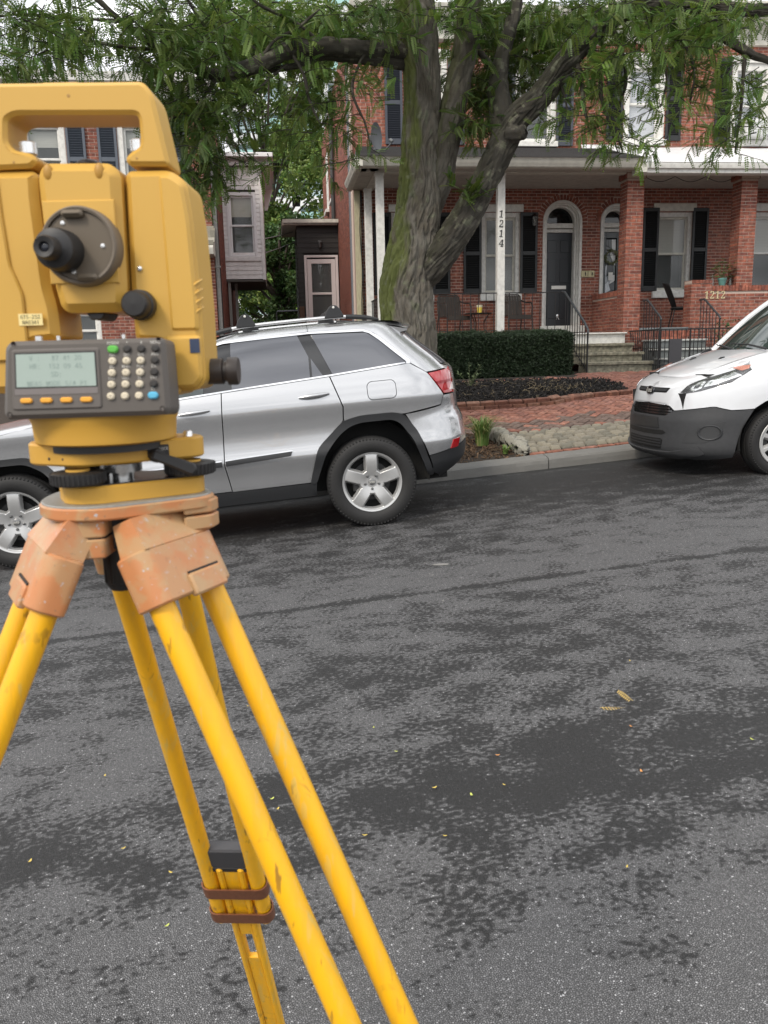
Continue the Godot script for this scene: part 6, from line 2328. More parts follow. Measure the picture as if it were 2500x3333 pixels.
	both("wheel_arch_trim", s, poly_x(s, [-2.405, 0.425, -2.465, 0.65, -2.60, 0.82, -2.75, 0.90, -3.10, 0.90, -3.27, 0.82, -3.40, 0.66, -3.45, 0.42, -3.40, 0.42, -3.35, 0.63, -3.23, 0.77, -3.08, 0.845, -2.77, 0.845, -2.64, 0.77, -2.52, 0.62, -2.455, 0.425], 0.05, true), blk, c, 0.014, 0.06)
	both("sill", s, poly_x(s, [-2.41, 0.425, -0.465, 0.425, -0.48, 0.315, -2.41, 0.31]), blk, c, 0.004, 0.05)
	for q in [[-2.05, 0.645, -1.222, 0.655, -1.222, 0.692, -2.05, 0.68], [-1.192, 0.657, -0.655, 0.683, -0.640, 0.716, -1.192, 0.694]]:
		both("side_moulding", s, poly_x(s, q), blk, c, 0.016, 0.02)
		var t := [q[6], q[7] - 0.002, q[4], q[5] - 0.002, q[4], q[5] + 0.008, q[6], q[7] + 0.008]
		both("moulding_strip", s, poly_x(s, t), chrome, c, 0.015, 0.015)
	both("fuel_flap_gap", s, rounded_u(s, 0.030, 1.068, 0.275, 1.222, 0.045), gap, c, 0.0008, 0.0)
	both("fuel_flap", s, rounded_u(s, 0.035, 1.073, 0.270, 1.217, 0.042), paint, c, 0.002, 0.0)
	for q in [[-0.41, 1.155, "a"], [-1.39, 1.115, "b"]]:
		for sg in [1.0, -1.0]:
			var hb := MB.new()
			var pts := []
			for k in 9:
				var u := k / 8.0
				var x: float = q[0] + (u - 0.5) * 0.25
				var y: float = q[1] + (u - 0.5) * 0.014
				var z: float = s.width(x, y) + 0.030 * sin(clampf(u, 0.06, 0.94) * PI) + 0.004
				pts.push_back(Vector3(x, y, z * sg))
			hb.tube(pts, [0.008, 0.014, 0.017, 0.018, 0.018, 0.018, 0.017, 0.014, 0.010], 10)
			put("door_handle", hb, paint, c)
			var cup := MB.new()
			cup.ellipsoid(Vector3(q[0] - 0.01, q[1] - 0.012, (s.width(q[0], q[1]) - 0.012) * sg), Vector3(0.06, 0.032, 0.016), Basis(), 14, 8)
			put("handle_cup", cup, M("shaded silver", Color(0.30, 0.30, 0.31), 0.4, 0.4), c)
	# roof rails and the feet of the bars
	for sg in [1.0, -1.0]:
		var rb := MB.new()
		var pts := []
		for k in 17:
			var x := lerpf(-1.02, -0.06, k / 16.0)
			pts.push_back(Vector3(x, s.top_y(x) + 0.038, sg * 0.605))
		rb.tube(pts, [0.015], 8)
		put("roof_rail", rb, M("satin aluminium", Color(0.72, 0.72, 0.72), 0.25, 0.8), c)
		for e in [[-1.02, -1.32], [-0.06, 0.22]]:
			var eb := MB.new()
			var q := []
			for k in 7:
				var x := lerpf(e[0], e[1], k / 6.0)
				q.push_back(Vector3(x, s.top_y(x) + lerpf(0.036, 0.004, pow(k / 6.0, 1.6)), sg * lerpf(0.605, 0.60, k / 6.0)))
			eb.tube(q, [0.018, 0.020, 0.020, 0.020, 0.018, 0.014, 0.006], 8)
			put("rail_end", eb, blk, c)
		for x in [-0.90, -0.16]:
			var fb := MB.new()
			fb.prism(Transform3D(Basis(), Vector3(x, s.top_y(x) + 0.03, sg * 0.605 - 0.045)), rounded([Vector2(-0.085, 0.0), Vector2(0.085, 0.0), Vector2(0.06, 0.065), Vector2(0.025, 0.105), Vector2(-0.025, 0.105), Vector2(-0.06, 0.065)], 0.02), 0.0, 0.09, 0.012, true)
			put("bar_foot", fb, blk, c)
			var lb := MB.new()
			lb.lathe(Vector3(x, s.top_y(x) + 0.118, sg * 0.655), Basis(Vector3.RIGHT, PI / 2), V2([0.0, 0.006, 0.010, 0.004, 0.011, -0.01]), 10)
			put("bar_lock", lb, M("pale metal"), c)
		var mb := MB.new()
		mb.ellipsoid(Vector3(-1.98, 1.22, sg * 1.0), Vector3(0.075, 0.085, 0.12), Basis(), 14, 10)
		put("door_mirror", mb, paint, c)
	for x in [-0.90, -0.16]:
		var cbm := MB.new()
		cbm.box(Vector3(x, s.top_y(x) + 0.10, 0), Vector3(0.07, 0.022, 1.2), 0.008)
		put("cross_bar", cbm, blk, c)
	# inside and below
	var ub := MB.new()
	ub.box(Vector3(-1.4, 0.66, 0), Vector3(4.2, 0.70, 1.24))
	ub.box(Vector3(-1.42, 0.66, 0), Vector3(1.90, 0.66, 1.66))
	ub.box(Vector3(-0.75, 1.28, 0), Vector3(2.0, 0.60, 1.1))
	for x in [0.0, -2.92]:
		for sg in [1.0, -1.0]:
			ub.lathe(Vector3(x, 0.40, sg * 0.72), Basis(Vector3.RIGHT, PI / 2), V2([0.50, -0.18, 0.50, 0.145]), 30, PI * 0.95, TAU * 1.02)
	put("underbody", ub, gap, c)
	for x in [0.0, -2.92]:
		for sg in [1.0, -1.0]:
			wheel(c, Vector3(x, 0.383, sg * 0.795), sg, 0)

func rounded_u(s: Shell, x0: float, y0: float, x1: float, y1: float, r: float) -> PackedVector2Array:
	var out := PackedVector2Array()
	for p in roundrect(x0, y0, x1, y1, r, 5):
		out.push_back(s.ux(p.x, p.y))
	return out

func build_van() -> void:
	var grade := atan(0.075)
	var c := thing("parked_van", "white compact cargo van with dark grey bumper parked facing the wagon", "van", Vector3(4.555, -1.197, -7.835), Basis(Vector3.BACK, grade))
	var paint := M("white van paint", Color(0.64, 0.655, 0.68), 0.30, 0.0, {"coat": 1.0})
	var clad := M("grey bumper plastic", Color(0.045, 0.046, 0.049), 0.55, 0.0, {"tex": "soft", "s": 3.0})
	var blk := M("black car plastic", Color(0.020, 0.021, 0.023), 0.55)
	var s := Shell.new()
	s.host = self
	s.n = 2.8
	s.L = 1.4
	s.belt = 1.15
	s.refy = 1.80
	s.wb = V2([0.16, 0.85, 0.30, 0.885, 0.45, 0.90, 0.62, 0.908, 0.80, 0.905, 0.92, 0.895, 1.02, 0.872, 1.10, 0.845, 1.15, 0.825, 1.40, 0.785, 1.70, 0.72, 1.78, 0.66, 1.80, 0.60])
	s.xr = V2([0.16, 3.40, 0.4, 3.52, 1.8, 3.44])
	s.xf = V2([0.16, -0.76, 0.22, -0.84, 0.27, -0.905, 0.32, -0.915, 0.45, -0.905, 0.56, -0.895, 0.66, -0.868, 0.78, -0.84, 0.87, -0.80, 0.92, -0.74, 0.96, -0.64, 1.02, -0.46, 1.07, -0.26, 1.12, -0.04, 1.16, 0.16, 1.45, 0.55, 1.80, 1.05])
	s.rcr = V2([0.2, 0.2, 1.8, 0.2])
	s.rcf = V2([0.16, 0.9, 0.5, 1.0, 0.9, 0.92, 0.98, 0.72, 1.06, 0.5, 1.14, 0.32, 1.8, 0.3])
	s.top = V2([-0.2, 1.4, 0.3, 1.45, 0.9, 1.72, 1.3, 1.80, 3.5, 1.80])
	var F := func(z: float, y: float) -> Vector2: return s.uz(z, y, true)
	# white front and wing in one pressing each side
	whole("front_wing", s, dens([F.call(0.0, 0.953), F.call(0.0, 0.735), F.call(0.32, 0.732), F.call(0.40, 0.705), F.call(0.46, 0.668), s.ux(-0.575, 0.70), s.ux(-0.45, 0.658), s.ux(-0.325, 0.655), s.ux(-0.26, 0.655), s.ux(-0.16, 0.71), s.ux(0.0, 0.745), s.ux(0.18, 0.70), s.ux(0.31, 0.60), s.ux(0.38, 0.42), s.ux(0.52, 0.40), s.ux(0.52, 1.155), s.ux(0.30, 1.145), s.ux(0.05, 1.105), s.ux(-0.20, 1.07), F.call(0.66, 1.02), F.call(0.55, 0.985), F.call(0.3, 0.96)], 0.05), paint, c, 0.0, 0.02, 0.035)
	whole("bumper", s, dens([F.call(0.0, 0.615), F.call(0.36, 0.615), F.call(0.455, 0.66), s.ux(-0.575, 0.692), s.ux(-0.45, 0.650), s.ux(-0.265, 0.648), s.ux(-0.33, 0.55), s.ux(-0.40, 0.40), s.ux(-0.43, 0.22), F.call(0.60, 0.20), F.call(0.3, 0.24), F.call(0.0, 0.245)], 0.05), clad, c, 0.006, 0.03, 0.035)
	whole("wing_inner", s, dens([F.call(0.0, 0.968), F.call(0.0, 0.73), F.call(0.40, 0.71), s.ux(-0.45, 0.69), s.ux(-0.30, 0.69), s.ux(-0.15, 0.76), s.ux(0.0, 0.78), s.ux(0.2, 0.76), s.ux(0.2, 1.12), s.ux(-0.15, 1.072), F.call(0.66, 1.018), F.call(0.5, 0.985), F.call(0.25, 0.968)], 0.05), paint, c, -0.006, 0.0, 0.035)
	# upper grille with bars
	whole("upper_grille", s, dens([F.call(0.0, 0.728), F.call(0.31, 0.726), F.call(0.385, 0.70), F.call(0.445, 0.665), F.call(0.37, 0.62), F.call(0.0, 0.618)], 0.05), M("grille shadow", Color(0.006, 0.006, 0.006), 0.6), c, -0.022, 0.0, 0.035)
	for k in 4:
		var y := 0.636 + k * 0.025
		var z1: float = [0.40, 0.425, 0.385, 0.34][k]
		whole("grille_bar", s, dens([F.call(0.0, y + 0.0075), F.call(z1, y + 0.0075), F.call(z1 + 0.01, y - 0.0075), F.call(0.0, y - 0.0075)], 0.05), M("gloss black trim", Color(0.012, 0.012, 0.013), 0.06, 0.0, {"spec": 0.8}), c, -0.006, 0.015, 0.03)
	# number plate panel and lower openings
	whole("plate_panel", s, dens([F.call(0.0, 0.600), F.call(0.27, 0.597), F.call(0.30, 0.50), F.call(0.0, 0.50)], 0.05), M("dark plate panel", Color(0.026, 0.027, 0.028), 0.45), c, 0.016, 0.012, 0.035)
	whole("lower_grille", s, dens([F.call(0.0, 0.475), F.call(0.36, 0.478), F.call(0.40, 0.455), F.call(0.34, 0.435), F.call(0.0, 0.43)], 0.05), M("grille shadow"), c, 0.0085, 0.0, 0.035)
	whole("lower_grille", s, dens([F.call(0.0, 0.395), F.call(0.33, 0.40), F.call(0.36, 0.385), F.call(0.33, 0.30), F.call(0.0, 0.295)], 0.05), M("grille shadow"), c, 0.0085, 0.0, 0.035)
	for y in [0.325, 0.352, 0.378]:
		whole("grille_bar", s, dens([F.call(0.0, y + 0.006), F.call(0.34, y + 0.006), F.call(0.34, y - 0.006), F.call(0.0, y - 0.006)], 0.05), blk, c, 0.014, 0.008, 0.03)
	whole("bumper_lip", s, dens([F.call(0.0, 0.275), F.call(0.45, 0.285), F.call(0.70, 0.33), F.call(0.72, 0.27), F.call(0.5, 0.225), F.call(0.0, 0.235)], 0.05), clad, c, 0.028, 0.03, 0.035)
	# fog lamp blank
	both("fog_panel", s, dens([s.ux(-0.80, 0.37), s.ux(-0.77, 0.46), s.ux(-0.66, 0.53), s.ux(-0.50, 0.56), s.ux(-0.54, 0.43), s.ux(-0.66, 0.37)], 0.04), M("bumper plastic inset", Color(0.034, 0.035, 0.037), 0.6), c, 0.010, 0.006, 0.03)
	for sg in [1.0, -1.0]:
		var fb := MB.new()
		var u0: Vector2 = F.call(0.755, 0.462)
		var pp := s.P(u0.x, u0.y)
		var nn := s.N(u0.x, u0.y)
		pp.z *= sg
		nn.z *= sg
		var side := Vector3.UP.cross(nn).normalized()
		var bas := Basis(side, nn.cross(side), nn)
		fb.lathe(pp + nn * 0.008, bas * Basis(Vector3.RIGHT, PI / 2) * Basis().scaled(Vector3(1.25, 1, 0.8)), V2([0.0, -0.035, 0.045, -0.026, 0.070, 0.0, 0.082, 0.010, 0.088, 0.004, 0.09, -0.01]), 28)
		put("fog_blank", fb, clad, c)
	# slot with the oval badge
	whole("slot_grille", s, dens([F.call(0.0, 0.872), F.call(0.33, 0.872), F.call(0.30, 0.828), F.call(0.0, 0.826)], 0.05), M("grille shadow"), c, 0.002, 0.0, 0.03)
	whole("grille_bar", s, dens([F.call(0.0, 0.856), F.call(0.30, 0.856), F.call(0.30, 0.838), F.call(0.0, 0.838)], 0.05), blk, c, 0.010, 0.008, 0.03)
	var u1: Vector2 = F.call(0.0, 0.845)
	var bp := s.P(u1.x, 0.845) + Vector3(-0.012, 0, 0)
	var bb := MB.new()
	var bbas := Basis(Vector3.BACK, Vector3.UP, Vector3.LEFT) * Basis(Vector3.RIGHT, -0.22)
	bb.prism(Transform3D(bbas, bp), ellipse(0.088, 0.041), 0.0, 0.012, 0.006)
	put("badge_rim", bb, M("dark chrome", Color(0.12, 0.12, 0.13), 0.15, 0.9), c)
	var b2 := MB.new()
	b2.prism(Transform3D(bbas, bp), ellipse(0.076, 0.031), 0.012, 0.0145, 0.001)
	put("badge_face", b2, M("badge black", Color(0.008, 0.009, 0.013), 0.12), c)
	text("badge_script", "Ford", 0.055, 0.002, Transform3D(bbas * Basis(Vector3(1, 0, 0), Vector3(0.25, 1, 0), Vector3(0, 0, 1)), bp + bbas * Vector3(0, -0.002, 0.0152)), M("pale metal", Color(0.72, 0.71, 0.66), 0.35, 0.3), c, "Droid Serif")
	# headlights: dark housing, bright bowls, clear cover
	var hl := dens([s.ux(-0.17, 1.066), s.ux(-0.235, 1.0), F.call(0.80, 0.905), F.call(0.66, 0.842), F.call(0.54, 0.822), F.call(0.485, 0.832), F.call(0.52, 0.885), F.call(0.60, 0.948), F.call(0.71, 1.005)], 0.03)
	both("headlight", s, hl, M("headlight housing", Color(0.014, 0.014, 0.016), 0.12, 0.0, {"coat": 1.0}), c, 0.003, 0.012, 0.025)
	both("headlight_bowl", s, dens([F.call(0.585, 0.90), F.call(0.57, 0.855), F.call(0.61, 0.838), F.call(0.66, 0.865), F.call(0.655, 0.915), F.call(0.62, 0.925)], 0.02), M("lamp reflector", Color(0.85, 0.85, 0.85), 0.08, 1.0), c, 0.007, 0.006, 0.015)
	both("headlight_bowl", s, dens([F.call(0.68, 0.935), F.call(0.67, 0.872), F.call(0.74, 0.893), s.ux(-0.33, 0.955), s.ux(-0.36, 0.995), F.call(0.735, 0.968)], 0.02), M("lamp reflector"), c, 0.007, 0.006, 0.015)
	both("headlight_lens", s, dens([F.call(0.60, 0.885), F.call(0.60, 0.862), F.call(0.635, 0.868), F.call(0.635, 0.895)], 0.02), M("badge black"), c, 0.010, 0.004, 0.012)
	both("indicator_lamp", s, dens([s.ux(-0.215, 1.036), s.ux(-0.25, 1.008), s.ux(-0.31, 0.995), s.ux(-0.335, 1.02), s.ux(-0.28, 1.033)], 0.02), M("amber lens", Color(0.52, 0.20, 0.14), 0.12), c, 0.007, 0.006, 0.02)
	both("headlight_cover", s, hl, M("clear cover", Color(0.8, 0.82, 0.85), 0.02, 0.0, {"alpha": 0.06}), c, 0.016, 0.0, 0.03)
	# bonnet
	var hood := MB.new()
	hood.grid(func(a: float, b3: float) -> Vector3:
		var z := lerpf(-1.0, 1.0, b3)
		var az := absf(z)
		var zz := z * lerpf(0.66, 0.80, a)
		var fy := 0.958 + 0.065 * pow(az, 2.5)
		var fu: Vector2 = s.uz(minf(absf(zz), 0.80), fy, true)
		var x0: float = s.P(fu.x, fu.y).x
		var x1 := 0.06 + 0.16 * az * az
		var x := lerpf(x0, x1, a)
		var yc := lerpf(0.958, 1.155, pow(a, 0.72))
		var ye := lerpf(fy, 1.125, pow(a, 0.85))
		var crease := 0.010 * smoothstep(0.66, 0.74, az) * (1.0 - smoothstep(0.74, 0.86, az)) * sin(a * PI)
		return Vector3(x, lerpf(yc, ye, pow(az, 3.0)) + crease, zz), 22, 32)
	put("bonnet", hood, paint, c)
	for q in [[-0.22, -0.30], [-0.20, 0.22]]:
		var nz := MB.new()
		nz.prism(Transform3D(Basis(Vector3.BACK, 0.12), Vector3(q[0], 1.095 - 0.03 * absf(q[1]), q[1])), P2([-0.035, 0, 0.035, 0.0, 0.03, 0.018, 0.0, 0.02]), -0.018, 0.018, 0.004, true)
		put("washer_jet", nz, blk, c)
	# windscreen, pillars, wipers, roof and the rest of the body
	var W := func(a: float, z: float) -> Vector3:
		var p0 := Vector3(0.08 + 0.17 * z * z, 1.150 - 0.025 * z * z, z * 0.755)
		var p1 := Vector3(1.02 + 0.12 * z * z, 1.765 - 0.03 * z * z, z * 0.62)
		return p0.lerp(p1, a) + Vector3(-0.035, 0.03, 0) * sin(a * PI)
	var ws := MB.new()
	ws.grid(func(a: float, b4: float) -> Vector3: return W.call(a, lerpf(-1.0, 1.0, b4)), 10, 20)
	put("windscreen", ws, M("green tinted windscreen", Color(0.035, 0.05, 0.045), 0.02, 0.0, {"spec": 0.8}), c)
	for sg in [1.0, -1.0]:
		var pb := MB.new()
		var pts := []
		for k in 9:
			pts.push_back(W.call(k / 8.0, sg * 1.03) + Vector3(0.0, 0.002, 0))
		pb.tube(pts, [0.034], 10)
		put("pillar", pb, paint, c)
		var cv := MB.new()
		cv.prism(Transform3D(Basis(), Vector3(0.17, 1.105, sg * 0.795 - 0.01)), P2([-0.06, 0.0, 0.16, 0.0, 0.10, 0.05, 0.02, 0.045]), -0.02, 0.02, 0.004, true)
		put("cowl_corner", cv, blk, c)
	var cw := MB.new()
	cw.grid(func(a: float, b5: float) -> Vector3:
		var z := lerpf(-0.98, 0.98, b5)
		return Vector3(lerpf(0.03, 0.10, a) + 0.165 * z * z, 1.146 + 0.008 * a - 0.026 * z * z, z * 0.76), 2, 16)
	put("cowl", cw, blk, c)
	for q in [[0.55, -0.15], [-0.05, -0.68]]:
		var wb2 := MB.new()
		wb2.tube([Vector3(0.06, 1.16, q[0]), W.call(0.03, (q[0] + q[1]) / 1.5) + Vector3(-0.02, 0.03, 0), W.call(0.06, q[1] / 0.75) + Vector3(-0.02, 0.02, 0)], [0.012, 0.009, 0.006], 6)
		put("wiper", wb2, blk, c)
	both("door", s, poly_x(s, [0.53, 0.35, 0.53, 1.15, 1.65, 1.15, 1.65, 0.35]), paint, c)
	both("cargo_side", s, poly_x(s, [1.66, 0.35, 1.66, 1.77, 3.3, 1.77, 3.3, 0.35]), paint, c)
	both("side_glass", s, poly_x(s, [0.55, 1.16, 1.20, 1.66, 1.64, 1.66, 1.64, 1.16]), M("tinted car glass"), c)
	whole("back_panel", s, dens([s.uz(0.85, 1.75, false), s.uz(0.0, 1.75, false), s.uz(0.0, 0.35, false), s.uz(0.85, 0.35, false)]), paint, c)
	var rf := MB.new()
	rf.grid(func(a: float, b6: float) -> Vector3:
		var z := lerpf(-1.0, 1.0, b6)
		return Vector3(lerpf(1.0, 3.44, a), 1.79 + 0.02 * (1 - z * z), z * 0.66), 8, 10)
	put("roof", rf, paint, c)
	var ub := MB.new()
	ub.box(Vector3(1.4, 0.62, 0), Vector3(3.9, 0.72, 1.22))
	ub.box(Vector3(-0.52, 0.55, 0), Vector3(0.5, 0.55, 1.1))
	ub.box(Vector3(2.2, 1.3, 0), Vector3(2.2, 0.8, 1.2))
	for x in [0.0, 2.66]:
		for sg in [1.0, -1.0]:
			ub.lathe(Vector3(x, 0.34, sg * 0.72), Basis(Vector3.RIGHT, PI / 2), V2([0.40, -0.18, 0.40, 0.16]), 28, PI * 0.95, TAU * 1.02)
	put("underbody", ub, M("underbody"), c)
	for x in [0.0, 2.66]:
		for sg in [1.0, -1.0]:
			wheel(c, Vector3(x, 0.322, sg * 0.80), sg, 1)

func ellipse(a: float, b: float, k := 28) -> PackedVector2Array:
	var p := PackedVector2Array()
	for i in k:
		p.push_back(Vector2(cos(TAU * i / k) * a, sin(TAU * i / k) * b))
	return p

# =============================================================== survey instrument on its tripod
func station_frame() -> Transform3D:
	var h := Vector3(sin(deg_to_rad(7.0)), 0, -cos(deg_to_rad(7.0)))
	var r := Vector3(cos(deg_to_rad(7.0)), 0, sin(deg_to_rad(7.0)))
	return Transform3D(Basis(r, Vector3.UP, -h), h * 0.80 - r * 0.266)

func plan(y: float) -> Transform3D:
	# polygons drawn in (x, z towards the viewer), extruded upwards from y
	return Transform3D(Basis(Vector3.RIGHT, Vector3.BACK, Vector3.UP) * Basis(), Vector3(0, y, 0))

func build_instrument() -> void:
	var f := station_frame()
	var t := thing("total_station", "yellow electronic survey instrument with carrying handle and keypad on the tripod", "survey instrument", f.origin, f.basis)
	var yel := M("instrument yellow", Color(0.62, 0.335, 0.060), 0.42, 0.0, {"tex": "scuffless", "s": 3.0}) if false else M("instrument yellow", Color(0.57, 0.335, 0.062), 0.42)
	var yel2 := M("tribrach yellow", Color(0.56, 0.31, 0.045), 0.45)
	var grey := M("keypad housing", Color(0.098, 0.086, 0.076), 0.55)
	var blk := M("black rubber", Color(0.016, 0.015, 0.015), 0.5)
	var steel := M("silver hardware", Color(0.75, 0.75, 0.74), 0.2, 0.9)
	var I := Transform3D()
	# ---- carrying handle: an arch with feet turned inwards
	var hp := rounded([Vector2(-0.083, 0.169), Vector2(-0.0775, 0.222), Vector2(-0.070, 0.2405), Vector2(0.062, 0.2395), Vector2(0.070, 0.229), Vector2(0.081, 0.169), Vector2(0.044, 0.170), Vector2(0.041, 0.176), Vector2(0.046, 0.181), Vector2(0.056, 0.186), Vector2(0.056, 0.2125), Vector2(-0.052, 0.2145), Vector2(-0.061, 0.2115), Vector2(-0.063, 0.192), Vector2(-0.058, 0.185), Vector2(-0.042, 0.182), Vector2(-0.037, 0.176), Vector2(-0.043, 0.170)], 0.005, 4)
	var hb := MB.new()
	hb.prism(I, hp, -0.026, 0.022, 0.007, true)
	put("carrying_handle", hb, yel, t)
	var lid := MB.new()
	lid.prism(I, rounded([Vector2(-0.034, 0.239), Vector2(-0.030, 0.2425), Vector2(0.002, 0.2425), Vector2(0.006, 0.239)], 0.002), -0.016, 0.014, 0.002, true)
	put("handle_pad", lid, yel, t)
	for x in [-0.050, 0.0505]:
		var kb := MB.new()
		var prof := [Vector2(0.0, 0.0105), Vector2(0.0062, 0.0105), Vector2(0.0072, 0.0095), Vector2(0.0072, 0.0), Vector2(0.0, 0.0)]
		kb.lathe(Vector3(x, 0.1845, 0.006), Basis(), prof, 28)
		for k in 28:
			var q := Basis(Vector3.UP, TAU * k / 28.0)
			kb.box(Vector3(x, 0.1895, 0.006) + q * Vector3(0.0072, 0, 0), Vector3(0.0008, 0.009, 0.0007), 0.0, q)
		put("handle_screw", kb, steel, t)
	var hole := MB.new()
	hole.lathe(Vector3(-0.004, 0.2285, 0.0215), Basis(Vector3.RIGHT, PI / 2), V2([0, 0.0008, 0.0016, 0.0006, 0.002, -0.001]), 12)
	hole.lathe(Vector3(-0.058, 0.1745, 0.0215), Basis(Vector3.RIGHT, PI / 2), V2([0, 0.0008, 0.0012, 0.0006, 0.0016, -0.001]), 12)
	hole.lathe(Vector3(0.052, 0.1755, 0.0215), Basis(Vector3.RIGHT, PI / 2), V2([0, 0.0008, 0.0012, 0.0006, 0.0016, -0.001]), 12)
	put("plug", hole, M("plug", Color(0.36, 0.2, 0.05), 0.6), t)
	# ---- the two standards
	var rs := rounded([Vector2(0.0395, 0.166), Vector2(0.080, 0.166), Vector2(0.094, 0.156), Vector2(0.098, 0.120), Vector2(0.1005, 0.048), Vector2(0.1005, -0.022), Vector2(0.092, -0.031), Vector2(0.064, -0.031), Vector2(0.064, 0.014), Vector2(0.037, 0.016), Vector2(0.037, 0.066)], 0.007, 5)
	var rb := MB.new()
	rb.prism(I, rs, -0.05, 0.022, 0.006, true)
	put("right_standard", rb, yel, t)
	var rc := MB.new()
	rc.prism(I, rounded([Vector2(0.070, 0.161), Vector2(0.080, 0.161), Vector2(0.0915, 0.153), Vector2(0.0955, 0.120), Vector2(0.098, 0.048), Vector2(0.098, 0.024), Vector2(0.072, 0.024)], 0.004, 4), 0.020, 0.0245, 0.003)
	put("side_cover", rc, yel, t)
	var bx := MB.new()
	bx.prism(I, rounded([Vector2(0.066, 0.020), Vector2(0.099, 0.020), Vector2(0.099, -0.020), Vector2(0.091, -0.028), Vector2(0.066, -0.028)], 0.004, 4), 0.018, 0.026, 0.003)
	put("battery_cover", bx, yel, t)
	var rl := MB.new()
	for k in 4:
		rl.tube([Vector3(0.090, 0.036 + k * 0.0082, 0.0235), Vector3(0.0985, 0.0425 + k * 0.0082, 0.0215), Vector3(0.1005, 0.046 + k * 0.0082, 0.010)], [0.0014], 6)
	put("grip_rib", rl, yel, t)
	var ls := rounded([Vector2(-0.040, 0.168), Vector2(-0.085, 0.168), Vector2(-0.102, 0.158), Vector2(-0.108, 0.110), Vector2(-0.110, 0.0), Vector2(-0.100, -0.030), Vector2(-0.060, -0.030), Vector2(-0.060, 0.016), Vector2(-0.033, 0.018), Vector2(-0.034, 0.048), Vector2(-0.038, 0.068), Vector2(-0.041, 0.143)], 0.007, 5)
	var lb := MB.new()
	lb.prism(I, ls, -0.05, 0.022, 0.007, true)
	put("left_standard", lb, yel, t)
	var lc := MB.new()
	lc.prism(I, rounded([Vector2(-0.074, 0.166), Vector2(-0.100, 0.158), Vector2(-0.106, 0.110), Vector2(-0.108, 0.0), Vector2(-0.061, 0.0), Vector2(-0.061, 0.060), Vector2(-0.066, 0.075), Vector2(-0.070, 0.085), Vector2(-0.073, 0.130)], 0.004, 4), 0.020, 0.0255, 0.003)
	put("side_cover", lc, yel, t)
	var pl := MB.new()
	pl.prism(I, P2([-0.0665, 0.032, -0.0445, 0.032, -0.0445, 0.0425, -0.0665, 0.0425]), 0.0255, 0.0262)
	put("serial_label", pl, M("label yellow", Color(0.80, 0.66, 0.30), 0.6), t)
	for k in 2:
		text("label_print", ["GTS-252", "NA0341"][k], 0.0044, 0.0003, Transform3D(Basis(), Vector3(-0.0555, 0.0395 - k * 0.0048, 0.0263)), M("print black", Color(0.03, 0.03, 0.03), 0.7), t, "Droid Sans Mono")
	var st := MB.new()
	st.prism(I, P2([0.0895, 0.004, 0.0985, 0.004, 0.0985, 0.017, 0.0895, 0.017]), 0.0262, 0.0268)
	put("side_sticker", st, M("blue grey sticker", Color(0.03, 0.045, 0.09), 0.4), t)
	var crossb := MB.new()
	crossb.box(Vector3(0.002, 0.006, -0.012), Vector3(0.13, 0.024, 0.07), 0.004)
	crossb.box(Vector3(0.002, -0.02, -0.012), Vector3(0.15, 0.03, 0.07), 0.004)
	put("yoke_base", crossb, yel, t)
	for q in [[-0.048, 0.0035], [-0.030, 0.002], [0.030, 0.002]]:
		var pb := MB.new()
		pb.lathe(Vector3(q[0], 0.017, 0.03), Basis(), [Vector2(0, 0.005), Vector2(q[1], 0.005), Vector2(q[1], 0)], 12)
		put("level_screw", pb, steel, t)
	# ---- telescope
	var tb := MB.new()
	tb.prism(I, rounded([Vector2(-0.0365, 0.163), Vector2(-0.030, 0.1725), Vector2(0.0285, 0.1715), Vector2(0.0370, 0.163), Vector2(0.0365, 0.140), Vector2(0.0350, 0.066), Vector2(0.033, 0.047), Vector2(0.027, 0.0425), Vector2(-0.021, 0.0425), Vector2(-0.027, 0.048), Vector2(-0.0305, 0.066), Vector2(-0.0365, 0.142)], 0.005, 5), -0.055, 0.031, 0.008, true)
	put("telescope_body", tb, yel, t)
	var fr := MB.new()
	fr.prism(I, P2([-0.0315, 0.0675, 0.031, 0.0675, 0.032, 0.1395, -0.033, 0.1395]), 0.030, 0.0325, 0.001)
	put("telescope_face", fr, yel, t)
	for x in [-0.0255, 0.020]:
		var rg := MB.new()
		rg.ellipsoid(Vector3(x, 0.1635, 0.0295), Vector3(0.0045, 0.0075, 0.003), Basis(), 14, 8)
		put("sight_rib", rg, M("instrument shadow yellow", Color(0.40, 0.21, 0.03), 0.5), t)
	var cs := MB.new()
	cs.ellipsoid(Vector3(-0.002, 0.1775, -0.02), Vector3(0.013, 0.006, 0.025), Basis(), 14, 8)
	put("collimator", cs, blk, t)
	var bl := MB.new()
	bl.prism(I, rounded([Vector2(-0.006, 0.0425), Vector2(0.012, 0.0425), Vector2(0.008, 0.036), Vector2(-0.002, 0.036)], 0.002), -0.02, 0.02, 0.002, true)
	put("lens_guard", bl, blk, t)
	var tz := Basis(Vector3.RIGHT, PI / 2)
	var olive := M("eyepiece plate", Color(0.115, 0.090, 0.062), 0.5)
	var ring := MB.new()
	ring.lathe(Vector3(0.0015, 0.0990, 0.0), tz, V2([0.030, 0.046, 0.0322, 0.047, 0.0338, 0.045, 0.0345, 0.030, 0.0345, 0.028]), 56)
	put("eyepiece_rim", ring, M("eyepiece rim", Color(0.155, 0.128, 0.10), 0.5), t)
	var disc := MB.new()
	disc.lathe(Vector3(0.0015, 0.0990, 0.0), tz, V2([0.0, 0.044, 0.0295, 0.044, 0.0302, 0.042]), 48)
	put("eyepiece_disc", disc, olive, t)
